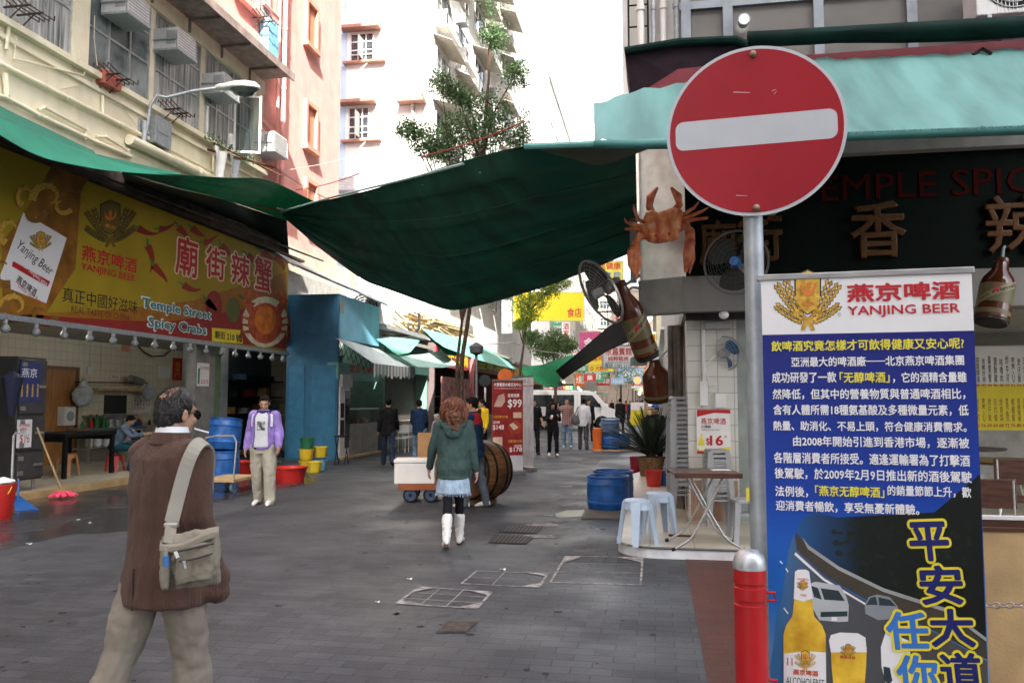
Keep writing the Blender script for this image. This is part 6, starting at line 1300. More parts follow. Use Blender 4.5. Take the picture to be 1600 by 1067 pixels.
# heading
crest(ban, bp_, 1262, 472, 52, GOLD, None, .002)
put_text(ban, bp_, '®', (1309, 488, 1314, 495), M('grey ink', (.3, .3, .3), .5), .003)
put_text(ban, bp_, '燕京啤酒', (1323, 441, 1500, 470), REDI, .003, .03); put_text(ban, bp_, 'YANJING BEER', (1324, 476, 1500, 495), REDI, .003, .02)
lines = [('飲啤酒究竟怎樣才可飲得健康又安心呢?', 1205, 530, 1506, 547, 'y'), ('亞洲最大的啤酒廠──北京燕京啤酒集團', 1236, 556, 1506, 572, 'w'), ('成功研發了一款「无醇啤酒」，它的酒精含量雖', 1206, 581, 1511, 598, 'w'), ('然降低，但其中的營養物質與普通啤酒相比，', 1207, 607, 1508, 624, 'w'), ('含有人體所需18種氨基酸及多種微量元素，低', 1208, 632, 1513, 649, 'w'), ('熱量、助消化、不易上頭，符合健康消費需求。', 1208, 658, 1510, 674, 'w'),
         ('由2008年開始引進到香港市場，逐漸被', 1239, 682, 1514, 699, 'w'), ('各階層消費者所接受。適逢運輸署為了打擊酒', 1209, 708, 1515, 726, 'w'), ('後駕駛，於2009年2月9日推出新的酒後駕駛', 1210, 733, 1518, 751, 'w'), ('法例後，「燕京无醇啤酒」的銷量節節上升，歡', 1211, 759, 1518, 776, 'w'), ('迎消費者暢飲，享受無憂新體驗。', 1212, 784, 1436, 801, 'w')]
YTX = M('yellow banner text', (.80, .72, .05), .45, var=0)
for s_, x0, y0, x1, y1, c in lines:
 yo = lambda x: 0
 if '「' in s_:
  i, j = s_.index('「'), s_.index('」') + 1; n = len(s_); wd = (x1 - x0) / n
  for sub, a, b, mt in ((s_[:i], 0, i, WHITE), (s_[i:j], i, j, YTX), (s_[j:], j, n, WHITE)): put_text(ban, bp_, sub, (x0 + a * wd + (4 if sub[0] == '「' else 0), y0, x0 + b * wd - 1 - (6 if sub[-1] == '，' else 4 if sub[-1] == '」' else 0), y1), mt, .0035, .022)
 else: put_text(ban, bp_, s_, (x0, y0, x1, y1), YTX if c == 'y' else WHITE, .0035, .022)
# ------------------------------------------------------------------ blue hut with striped awning
hc = ground(527, 22.2); HX = hc.x; HY = hc.y; hz = ax(527, 458, HX).z; hy2 = ax(592, 560, HX).y
hut = thing('blue_hut', 'blue painted sheet metal food kiosk with lit counter and striped awning', 'kiosk', (HX - .9, (HY + hy2) / 2, 0))
zawn = ax(527, 528, HX).z
obj('wall', MB().box(-10.1, HY, 0, HX, HY + .08, hz).box(-10.1, HY + .08, 0, -10.0, hy2, hz), BLUEH, hut)
obj('upper_box', MB().box(HX - .08, HY + .08, zawn, HX, hy2, hz), BLUEL, hut)  # paler blue paints in the sun patch on the upper hut
obj('door', MB().box(HX - .75, HY - .02, .05, HX - .05, HY - .002, 2.6).box(-10.0, HY - .02, .05, -9.55, HY - .002, 2.6), M('blue hut door', (.04, .20, .36), .55, dirt=.2), hut)
obj('roof', MB().prism([ax(430, 402, HX - 1.0) + Vector((0, 0, .1)), ax(452, 412, HX - .3), ax(600, 474, HX + .5), ax(608, 480, HX + .4), ax(590, 470, HX - .8)], (0, 0, .05)), M('grey hut roof', (.30, .32, .33), .6, dirt=.3), hut)
obj('vent', MB().box(HX - .004, HY + .1, hz - .5, HX + .012, HY + .35, hz - .15), STEEL, hut)
zs0, zs1 = ax(530, 592, HX).z, ax(530, 566, HX).z
obj('sign_strip', MB().box(HX - .3, HY - .01, zs0, HX + .02, hy2 + .05, zs1), M('green sign strip', (.16, .38, .36), .5), hut)
hpl = Plane((HX + .02, 0, 0), (0, 1, 0)); put_text(hut, hpl, '甜品 生果餐', (546, 572, 588, 584), REDI, .004, .03)
obj('counter', MB().box(HX - .6, HY + .9, .05, HX, hy2, .95), M('kiosk counter panel', (.30, .29, .27), .5, dirt=.3), hut)
obj('counter_glass', MB().box(HX - .05, HY + .95, .96, HX - .03, hy2 - .05, 1.35), CLEAR, hut)
obj('counter_top', MB().box(HX - .6, HY + .9, 1.36, HX + .02, hy2, 1.4), STEEL, hut)
obj('back_panel', MB().box(-9.99, HY + .1, .05, -9.95, hy2, zs0), M('kiosk green back', (.14, .25, .22), .6), hut)
obj('base_plank', MB().box(HX - .1, HY + .2, .0, HX + .12, hy2 + .1, .06), PALEWOOD, hut)
for i in range(9): y = HY + 1.1 + i * .2; solo('food_tray', MB().cbox((HX - .25, y, 1.02 + .02 * (i % 2)), .3, .16, .12), [WHITEP, ORGI, REDP, YELI][i % 4], 'small food tray behind the kiosk glass', 'tray', 'food trays in the kiosk', .01)
for i in range(5): y = HY + 1.3 + i * .33; bottle('jar', 'jar on the shelf at the back of the kiosk', 'jar', (-9.8, y, 1.5), .3, .07, mats_b[i], WHITEP, 'jars in the kiosk')
obj('shelf', MB().box(-9.95, HY + .8, 1.46, -9.6, hy2 - .1, 1.5), STEEL, hut)
fz = thing('drinks_fridge', 'white drinks fridge with glass front and adverts at the kiosk corner', 'fridge', (HX - .35, HY + .45, 0))
obj('body', MB().box(HX - .6, HY + .12, .05, HX + .03, HY + .85, 2.0), WHITEP, fz, bevel=.02); obj('glass_door', MB().box(HX + .03, HY + .5, .3, HX + .045, HY + .83, 1.9), GLASSD, fz)
obj('header', MB().box(HX - .6, HY + .12, 2.0, HX + .1, HY + .86, 2.35), M('fridge header', (.5, .5, .52), .4), fz)
obj('picture', MB().box(HX + .03, HY + .17, 1.15, HX + .036, HY + .42, 1.55, 0).box(HX + .03, HY + .16, .6, HX + .036, HY + .44, 1.08, 0), BLACK, fz)
# striped awning
a0, a1 = ax(524, 528, HX), ax(588, 545, HX); b0, b1 = ad(596, 580, 21.4), ad(652, 580, 24.3)
saw = thing('striped_awning', 'grey and white striped scalloped awning over the kiosk counter', 'awning', (HX + .4, HY + 1.5, zawn))
STR = m_stripe('striped canvas', (.78, .80, .78), (.30, .38, .38), 4.2, 'Y', .5, .8, .25)
A = [a0, ax(560, 537, HX), ax(592, 546, HX)]; B = [ad(584, 568, 21.6), ad(616, 572, 23), ad(648, 574, 24.6)]
obj('cloth', ruled(A, B, 20, 8, .1, .02, 3), M('pale awning cloth', (.58, .66, .66), .7, trans=.25), saw)
Bs = smooth_chain(B, 60); obj('valance', MB().grid(lambda u, v: Bs[round(u * 60)] + Vector((.02 * math.sin(u * 90), 0, -v * (.32 + .05 * math.cos(u * 60)))), 60, 3, .004), STR, saw)
arm_ = MB()
for i in range(7): y = HY + .15 + i * .15; arm_.tube([Vector((HX, HY + .05, zawn - .05)).lerp(B[0], i / 7), Vector((HX, HY + .05, zawn - .45)).lerp(B[0] - Vector((0, 0, .3)), (i + 1) / 7)], .01, 5).tube([Vector((HX, HY + .05, zawn - .45)).lerp(B[0] - Vector((0, 0, .3)), i / 7), Vector((HX, HY + .05, zawn - .05)).lerp(B[0], (i + 1) / 7)], .01, 5)
obj('folding_arm', arm_, DARK, saw)
g = ground(535, 20.6); t = thing('folding_stool', 'small black folding stool beside the kiosk fridge', 'stool', g)
obj('seat', MB().cbox((0, 0, .72), .3, .3, .03), BLACK, t, True)
for s_ in (-.13, .13): obj('leg', MB().tube([(s_, -.14, 0), (s_, .12, .7)], .012, 6).tube([(s_, .14, 0), (s_, -.12, .7)], .012, 6), BLACK, t, True)
# sheet wall above the shop bay and white box with condenser
solo('sheet_hoarding', MB().box(-10.4, ax(450, 420, -10.3).y, ax(450, 440, -10.3).z, -10.3, ax(555, 440, -10.3).y, ax(480, 405, -10.3).z + .2), M('cream sheet hoarding', (.55, .50, .40), .7, dirt=.4), 'cream sheet hoarding above the kiosk roof', 'hoarding')
wx = -9.2; p0, p1 = ax(585, 505, wx), ax(642, 448, wx)
wbx = thing('white_hut', 'white rendered hut behind the blue kiosk carrying a condenser', 'hut', (wx - 1, p0.y + 1, 0)); obj('wall', MB().box(-10.4, p0.y, 0, wx, p1.y + 1.5, p0.z - .2), WHITEW, wbx); obj('shutter', MB().box(wx, p0.y + .1, .05, wx + .04, p1.y + 1.4, 2.7), M('brown shutter', (.07, .055, .05), .7, dirt=.4), wbx); obj('roof', MB().box(-10.5, p0.y - .2, p0.z - .2, wx + .5, p1.y + 1.8, p0.z - .05), M('grey hut roof', (.3, .32, .33), .6), wbx)
condenser('big white outdoor condenser on the roof of the white hut', (wx - .4, p0.y + .5, p0.z), 1.75, R(25))
wire('fat black hose draped over the white hut roof', [ax(655, 490, wx + .3), ax(655, 512, wx + .4), ax(640, 522, wx + .4), ax(600, 525, wx + .3)], .06, DARK, .05, 'hose')
# bundle of bamboo poles
bmb = MB(); rb = random.Random(11)
for i in range(46):
 y0_ = p1.y + rb.uniform(.2, 1.6); z0_ = p0.z + .1 + (i // 8) * .13; x_ = wx + rb.uniform(-1.0, .7); bmb.tube([(x_, y0_, z0_ + rb.uniform(0, .3)), (x_ + rb.uniform(-.5, .3), y0_ + rb.uniform(4, 7.5), z0_ + rb.uniform(-.35, .3))], .05, 6)
solo('bamboo_pile', bmb, BAMBOO, 'pile of bamboo poles on a roof under the far edge of the tarpaulin', 'bamboo', )
# ------------------------------------------------------------------ low shops up the left side
def low_shop(label, y0, y1, h, x1, wallm, signm, txt=None, depth=1.8):
 t = thing('low_shop', label, 'shop', (x1 - 1, (y0 + y1) / 2, 0))
 obj('back_wall', MB().box(-10.4, y0, 0, -10.2, y1, h), wallm, t); obj('side_wall', MB().box(-10.2, y0, 0, x1, y0 + .12, h), wallm, t); obj('side_wall', MB().box(-10.2, y1 - .12, 0, x1, y1, h), wallm, t)
 obj('roof', MB().box(-10.5, y0 - .1, h, x1 + .2, y1 + .05, h + .12), M('patched grey roof', (.32, .31, .29), .8, dirt=.5), t)
 obj('fascia', MB().box(x1 - .02, y0 + .02, h - 1.0, x1 + .06, y1 - .02, h - .05), signm, t)
 if txt:
  pl = Plane((x1 + .06, 0, 0), (0, 1, 0)); put_text(t, pl, txt, (y0 + .5, h - .85, y1 - .5, h - .2), YELI, .01, .02, px=False)
 obj('counter', MB().box(x1 - .7, y0 + .6, 0, x1 - .1, y1 - .6, .9), M('shop counter', (.25, .23, .2), .6), t)
 obj('shelf', MB().box(-10.18, y0 + .3, 1.3, -9.8, y1 - .3, 1.34).box(-10.18, y0 + .3, 1.8, -9.8, y1 - .3, 1.84), STEEL, t)
 for i in range(8): y = y0 + .5 + i * (y1 - y0 - 1) / 8; solo('box', MB().cbox((-9.98, y, 1.34 + .14 + .5 * (i % 2)), .25, .3, .26), [REDP, CARD, WHITEP, BLUED, YELI][i % 5], 'goods box on the back shelves of a low shop', 'box', 'goods in the low shops')
 return t
REDS = M('maroon shop sign', (.30, .035, .045), .55, var=.2, sc=1.5); PINKS = M('faded red fascia', (.40, .12, .13), .6)
low_shop('low shop with green tiled inside behind the man in the black jacket', 25.2, 30.4, 3.6, -8.7, M('green shop wall', (.12, .22, .18), .7), M('dark green fascia', (.03, .08, .07), .6))
low_shop('low shop with maroon sign and poster covered front behind the tree stems', 30.6, 36.6, 4.0, -8.5, M('dark shop wall', (.10, .07, .07), .7), REDS, '發記火鍋')
low_shop('low red fronted shop left of the roll up banners', 36.8, 46, 4.0, -8.3, PINKS, PINKS, '金華燒臘')
low_shop('pale low shop far up the left side behind the banners', 46.2, 60, 3.8, -8.2, WHITEW, M('orange fascia', (.6, .2, .06), .6), '平安旅館')
solo('menu_wall', MB().box(-8.44, 31.4, .4, -8.38, 36.2, 2.6), M('red poster wall', (.42, .16, .16), .6, var=.5, sc=3), 'red poster covered panel beside the tree stems', 'panel')
def aw_px(label, L1, L2, mt, sag=.05, rip=.03, name='awning', group=None): return tag(obj(name, ruled([ad(*p) for p in L1], [ad(*p) for p in L2], 24, 8, sag, rip, 5, random.random() * 9), mt), label, 'awning', group)
aw_px('light green sheet awning between the striped one and the maroon shop', [(588, 530, 25), (620, 526, 26), (655, 532, 27)], [(622, 556, 24.4), (640, 552, 25), (655, 534, 27)], LGREEN, .0)
aw_px('pale green drooping awning over the shop behind the curly haired woman', [(622, 556, 24.6), (660, 553, 26), (690, 548, 28)], [(652, 574, 23.6), (690, 575, 24.2), (716, 571, 25)], M('pale grey green sheet', (.30, .48, .43), .6, trans=.3), .02)
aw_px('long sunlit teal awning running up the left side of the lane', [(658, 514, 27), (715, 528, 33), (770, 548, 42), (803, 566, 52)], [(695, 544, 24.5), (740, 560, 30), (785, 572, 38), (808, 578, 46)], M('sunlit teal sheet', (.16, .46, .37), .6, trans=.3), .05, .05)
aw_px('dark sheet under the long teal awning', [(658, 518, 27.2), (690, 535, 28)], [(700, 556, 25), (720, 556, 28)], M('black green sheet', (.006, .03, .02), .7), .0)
aw_px('bright green sheet slung between the small tree and the black awning', [(812, 572, 40), (850, 570, 36), (896, 552, 28)], [(820, 590, 38), (866, 608, 34), (892, 566, 28)], M('bright green sheet', (.04, .42, .20), .6, trans=.5), .1, .06)
aw_px('long black awning reaching from the right side into the lane', [(982, 490, 16), (960, 505, 18), (896, 555, 26), (868, 580, 32)], [(994, 530, 15), (950, 548, 18), (905, 575, 25), (880, 594, 31)], M('black sheet', (.004, .005, .005), .9, spec=.05), .0, .05)
aw_px('pale blue grey awning slope seen over the white banner', [(838, 572, 44), (868, 590, 40)], [(852, 606, 46), (886, 602, 42)], M('blue grey sheet', (.22, .33, .42), .6), .0)
aw_px('thin dark ribbed awning on the right behind the white hanging sign', [(985, 560, 22), (1008, 548, 19)], [(985, 572, 22), (1012, 572, 19)], M('ribbed grey green sheet', (.10, .16, .13), .6), .0)
# ------------------------------------------------------------------ signs hung over the lane
def hang_sign(label, x0, y0, x1, y1, d, mt, items, name='hanging_sign', rz=None, hang=True, cat='sign', thick=.12, frame=None):
 a, b = ad(x0, y1, d), ad(x1, y0, d); u = Vector((math.cos(YAW), math.sin(YAW), 0)); nn = Vector((math.sin(YAW), -math.cos(YAW), 0)); w = (b - a).dot(u); h = b.z - a.z
 t = thing(name, label, cat, (a.x, a.y, a.z), YAW)
 obj('panel', MB().box(0, 0, 0, w, thick, h), mt, t, True)
 fr_ = MB().box(-.03, -.01, -.03, w + .03, thick + .01, 0).box(-.03, -.01, h, w + .03, thick + .01, h + .03).box(-.03, -.01, 0, 0, thick + .01, h).box(w, -.01, 0, w + .03, thick + .01, h); obj('frame', fr_, frame or GALV, t, True)
 if hang: obj('hanger', MB().tube([(w * .15, thick / 2, h), (w * .15, thick / 2, h + 1.2)], .012, 5).tube([(w * .85, thick / 2, h), (w * .85, thick / 2, h + 1.2)], .012, 5), DARK, t, True)
 pl = Plane(a + nn * .002, u)
 for it in items: put_text(t, pl, it[0], it[1], it[2], .006, it[3] if len(it) > 3 else .02)
 return t
YS = M('bright yellow sign', (.82, .66, .015), .5, var=.03); RDS = M('sign red', (.55, .05, .03), .5)
hang_sign('white hanging guesthouse sign with red and green writing and a phone number', 943, 541, 990, 574, 24, WHITE, [('永昌賓館', (946, 543, 987, 555), RDS, .02), ('純粹租房', (950, 557, 982, 564), RDS), ('影視冷氣 水電 獨立浴廁齊備', (946, 565, 987, 568), TEALI, 0), ('電話 2385 2122', (945, 568, 987, 574), TEALI, .01)])
hang_sign('large bright yellow restaurant sign behind the small street tree', 803, 457, 912, 501, 44, YS, [('食店', (886, 481, 909, 496), RDS, .02)], hang=False)
hang_sign('tall yellow sign at the tarpaulin edge left of the crab with red and blue writing', 925, 408, 973, 438, 40, M('pale yellow sign', (.75, .68, .1), .5), [('足健康', (935, 410, 970, 421), RDS), ('按 摩 院', (928, 425, 970, 434), MBLUE)], hang=False)
hang_sign('magenta sign half hidden behind the black awning', 905, 519, 945, 546, 50, M('magenta sign', (.50, .08, .22), .5), [('金', (912, 528, 928, 542), WHITE)], hang=False)
hang_sign('yellow sign with red characters lower left of the white guesthouse sign', 908, 548, 946, 570, 38, YS, [('九龍城', (914, 552, 944, 564), RDS)], hang=False)
hang_sign('small yellow sign with red ring under the white guesthouse sign', 920, 571, 958, 580, 42, YS, [('◎ 大飯店', (922, 572, 950, 579), RDS)], hang=False)
hang_sign('upright white sign with red writing far up the lane below the yellow restaurant sign', 878, 503, 891, 528, 60, WHITE, [('酒\n家', (880, 505, 889, 526), RDS)], hang=False)
hang_sign('white sign with red characters at the left under the tarpaulin', 785, 470, 800, 520, 46, WHITE, [('大\n排\n檔', (788, 474, 797, 512), RDS)], hang=False)
hang_sign('small red sign far down the lane behind the van', 912, 584, 931, 596, 62, M('sign red board', (.6, .05, .04), .5), [('藥', (917, 586, 926, 594), WHITE)], hang=False)
hang_sign('pink white sign far down the lane right of the small red one', 955, 590, 975, 600, 58, M('blue white sign', (.35, .6, .85), .5), [('Hotel', (958, 592, 973, 598), WHITE)], hang=False)
LED = hang_sign('small black LED sign with coloured letters above the van', 878, 600, 896, 609, 48, BLACK, [], hang=False)
lp = Plane(ad(878, 609, 48) + Vector((math.sin(YAW), -math.cos(YAW), 0)) * .002, (math.cos(YAW), math.sin(YAW), 0))
for ch, x, c in (('N', 880, (1, .1, .05)), ('I', 884.5, (1, .6, .05)), ('C', 887, (.1, 1, .15)), ('E', 891, (.1, .8, .2))): put_text(LED, lp, ch, (x, 603, x + 3.4, 608), m_lamp('led ' + ch, c, 2), .006, .03)
q = ad(996, 594, 40); solo('round_lamp_sign', MB().lathe([(0, -.04), (.2, -.04), (.2, .04), (0, .04)], 24, Matrix.Translation(q) @ Matrix.Rotation(R(90), 4, 'X')).lathe([(.13, .041), (0, .042)], 24, Matrix.Translation(q) @ Matrix.Rotation(R(90), 4, 'X'), 1), [M('white lit ring', (.9, .85, .8), .4), M('orange red lit face', (.85, .2, .05), .4, emit=.6)], 'round orange and white sign hanging far down the lane', 'sign')
# big far clutter of small signs on both sides, farther than the van
rc = random.Random(23)
pal = [YS, M('sign red board', (.6, .05, .04), .5), WHITE, M('sign green', (.08, .35, .18), .5), M('blue white sign', (.35, .6, .85), .5), ORGP]
wordz = ['大藥房', '茶餐廳', '時鐘酒店', '卡拉OK', '麵家', '足浴', '金行', '海鮮']
for i in range(34):
 d = rc.uniform(62, 118); side = rc.random() < .5; X = rc.uniform(-9.6, -6.5) if side else rc.uniform(-2.6, .2)
 if i % 5 == 0: X = rc.uniform(-8, -1)
 z = rc.uniform(3.2, 10); w = rc.uniform(1.0, 2.6); h = rc.uniform(.6, 1.6); mt = pal[rc.randrange(6)]
 t = thing('street_sign', 'far %s shop sign over the lane beyond the van' % {YS: 'yellow', WHITE: 'white', ORGP: 'orange'}.get(mt, 'coloured'), 'sign', (X, d, z), YAW * .5, 'far shop signs over the lane')
 obj('panel', MB().box(-w / 2, 0, 0, w / 2, .12, h), mt, t, True)
 pl = Plane(Vector((X, d, z)) + Vector((0, -.01, 0)), (math.cos(YAW * .5), math.sin(YAW * .5), 0)); put_text(t, pl, wordz[i % 8], (-w * .4, h * .2, w * .4, h * .8), RDS if mt in (YS, WHITE) else WHITE, .01, .02, px=False)
 obj('bracket', MB().tube([(0, .06, h), (0, .06, h + .8)], .03, 5), DARK, t, True)
# stalls with small awnings and goods far down the lane
for i in range(14):
 d = 60 + i * 5.2; X = (-8.2, -.6)[i % 2]; t = thing('market_stall', 'far market stall with cloth roof beyond the van', 'stall', (X, d, 0), 0, 'far market stalls')
 obj('roof', MB().prism([(-1.2, -1.4, 2.6), (1.2, -1.4, 2.6), (1.2, 1.4, 2.75), (-1.2, 1.4, 2.75)], (0, 0, .06)), [LGREEN, M('blue white sign', (.35, .6, .85), .5), REDS, YS][i % 4], t, True)
 for sx in (-1.1, 1.1):
  for sy in (-1.3, 1.3): obj('pole', MB().tube([(sx, sy, 0), (sx, sy, 2.65)], .025, 6), DARK, t, True)
 obj('counter', MB().box(-1, -1.2, 0, 1, 1.2, .85), [CARD, PALEWOOD, REDS][i % 3], t, True)
for i in range(26):
 d = rc.uniform(60, 110); X = rc.choice([rc.uniform(-8.6, -7), rc.uniform(-1.8, -.2)]); solo('lamp_globe', MB().ell((X, d, rc.uniform(2.2, 3.2)), (.12, .12, .12), 10, 8), m_lamp('warm stall lamp', (1, .6, .2), 1.3) if i % 3 else m_lamp('white stall lamp', (1, .95, .85), 1.3), 'small lit lamp at a far stall', 'lamp', 'lamps at the far stalls')
# ------------------------------------------------------------------ trees
def tree(label, stems, crown, leafm, n, ls, name='street_tree', seed=1, group=None, limbs=True):
 """stems: lists of (point, radius); crown: clusters (centre, radii)"""
 rt = random.Random(seed); base = Vector(stems[0][0][0]); t = thing(name, label, 'tree', (base.x, base.y, 0), 0, group)
 tk = MB()
 for s_ in stems: tk.tube([p for p, r in s_], [r for p, r in s_], 8)
 top = Vector(stems[0][-1][0])
 for c, rad_ in crown:
  c = Vector(c); s_ = stems[rt.randrange(len(stems))]; k = min(range(len(s_)), key=lambda i: (Vector(s_[i][0]) - c).length); a = Vector(s_[max(0, k - 1)][0]); m_ = a.lerp(c, .5) + Vector((rt.uniform(-.2, .2), rt.uniform(-.2, .2), .15)); tk.tube([a, m_, c], [.035, .022, .008], 6)
  for _ in range(4): e = c + Vector((rt.gauss(0, rad_[0] * .6), rt.gauss(0, rad_[1] * .6), rt.gauss(0, rad_[2] * .6))); tk.tube([c, c.lerp(e, .5) + Vector((0, 0, .05)), e], [.012, .008, .003], 4)
 obj('trunk', tk, BARK, t)
 lf = MB()
 for c, rad_ in crown:
  c = Vector(c)
  for _ in range(n):
   while True:
    q = Vector((rt.uniform(-1, 1), rt.uniform(-1, 1), rt.uniform(-1, 1)))
    if q.length < 1 and rt.random() < .35 + .65 * q.length: break
   p = c + Vector((q.x * rad_[0], q.y * rad_[1], q.z * rad_[2])) ; d = Vector((rt.gauss(0, 1), rt.gauss(0, 1), rt.gauss(-.3, .6))).normalized(); b = d.cross(Vector((rt.gauss(0, 1), rt.gauss(0, 1), rt.gauss(0, 1)))).normalized()
   for j in range(4):
    o = p + d * ls * .55 * j + Vector((0, 0, -.04 * j * ls * 3)); s2 = b * (1 if j % 2 else -1); L = (d * .6 + s2 * .8).normalized() * ls; W_ = L.cross(Vector((rt.gauss(0, 1), rt.gauss(0, 1), rt.gauss(0, 1)))).normalized() * ls * .2
    lf.add([o, o + L * .5 + W_, o + L, o + L * .5 - W_], [(0, 1, 2, 3)])
 obj('crown', lf, leafm, t); return t
td = 17.5
T = lambda px, py, d=td: ad(px, py, d)
tree('tall thin twin stemmed tree rising through the gap above the dark tarpaulin',
     [[(ground(717, td), .055), (T(722, 560), .05), (T(733, 490), .046), (T(740, 400), .042), (T(752, 260), .045), (T(764, 120), .03), (T(768, 30), .012)], [(ground(709, td - .1), .04), (T(715, 560, td - .1), .035), (T(722, 500, td - .1), .03), (T(735, 380, td), .025)]],
     [(T(648, 212), (.42, .45, .40)), (T(676, 214), (.5, .5, .38)), (T(705, 215), (.5, .5, .36)), (T(720, 192), (.45, .5, .3)), (T(702, 236), (.45, .5, .28)), (T(640, 200), (.2, .3, .16)), (T(672, 232), (.35, .4, .2)), (T(745, 218), (.5, .5, .35)), (T(690, 130), (.25, .3, .3)), (T(712, 140), (.22, .3, .2)), (T(770, 55), (.22, .3, .25)), (T(806, 115), (.28, .3, .3)), (T(790, 195), (.55, .5, .4)), (T(768, 165), (.45, .5, .3)), (T(812, 215), (.3, .4, .25)), (T(760, 200), (.5, .5, .4)), (T(728, 155), (.25, .3, .18))],
     LEAF, 150, .085, seed=4)
tree('small street tree with yellow green leaves in front of the bright yellow sign',
     [[(ground(806, 33), .07), (T(810, 600, 33), .065), (T(818, 540, 33), .05), (T(824, 490, 33), .04), (T(830, 450, 33), .02)]],
     [(T(812, 470, 33), (.5, .5, .5)), (T(838, 468, 33), (.55, .5, .4)), (T(855, 452, 33), (.5, .5, .25)), (T(826, 492, 33), (.4, .4, .3)), (T(875, 442, 33), (.5, .4, .2)), (T(815, 505, 33), (.3, .3, .2)), (T(845, 435, 33), (.6, .5, .25))],
     LEAFY, 170, .12, seed=9)
tree('bushy light green tree farther up the lane below the yellow sign',
     [[(ground(868, 40), .08), (T(868, 600, 40), .07), (T(866, 560, 40), .05)]],
     [(T(845, 535, 40), (.7, .6, .4)), (T(868, 528, 40), (.7, .6, .4)), (T(885, 540, 40), (.55, .5, .4)), (T(855, 550, 40), (.7, .6, .3)), (T(830, 525, 40), (.4, .4, .3))],
     m_leaf('pale green leaves', (.05, .11, .03), (.16, .24, .08), .4), 230, .15, seed=12)
tree('thin far tree beside the white guesthouse sign', [[(ground(970, 60), .09), (T(970, 590, 60), .06)]], [(T(965, 590, 60), (.9, .8, .8)), (T(985, 585, 60), (.8, .8, .7))], LEAF, 80, .16, seed=15)
# creepers hanging down the white block
for i, (px, py, d, rx, rz) in enumerate([(768, 10, 44, .6, 1.0), (775, 60, 46, .8, 1.6), (805, 100, 58, 1.2, 1.2)]):
 c = T(px, py, d); mb = MB(); rt = random.Random(40 + i)
 for _ in range(150):
  p = c + Vector((rt.gauss(0, rx * .5), rt.gauss(0, .7), rt.gauss(0, rz * .5))); dd = Vector((rt.gauss(0, 1), rt.gauss(0, 1), -abs(rt.gauss(.4, .6)))).normalized() * .22; w_ = dd.orthogonal().normalized() * .05
  mb.add([p, p + dd * .5 + w_, p + dd, p + dd * .5 - w_], [(0, 1, 2, 3)])
 solo('wall_shrub', mb, LEAF, ['wild shrub growing high on the white block, topmost', 'wild shrub growing on the white block beside the tree top', 'wild shrub on the far corner of the white block'][i], 'plant')
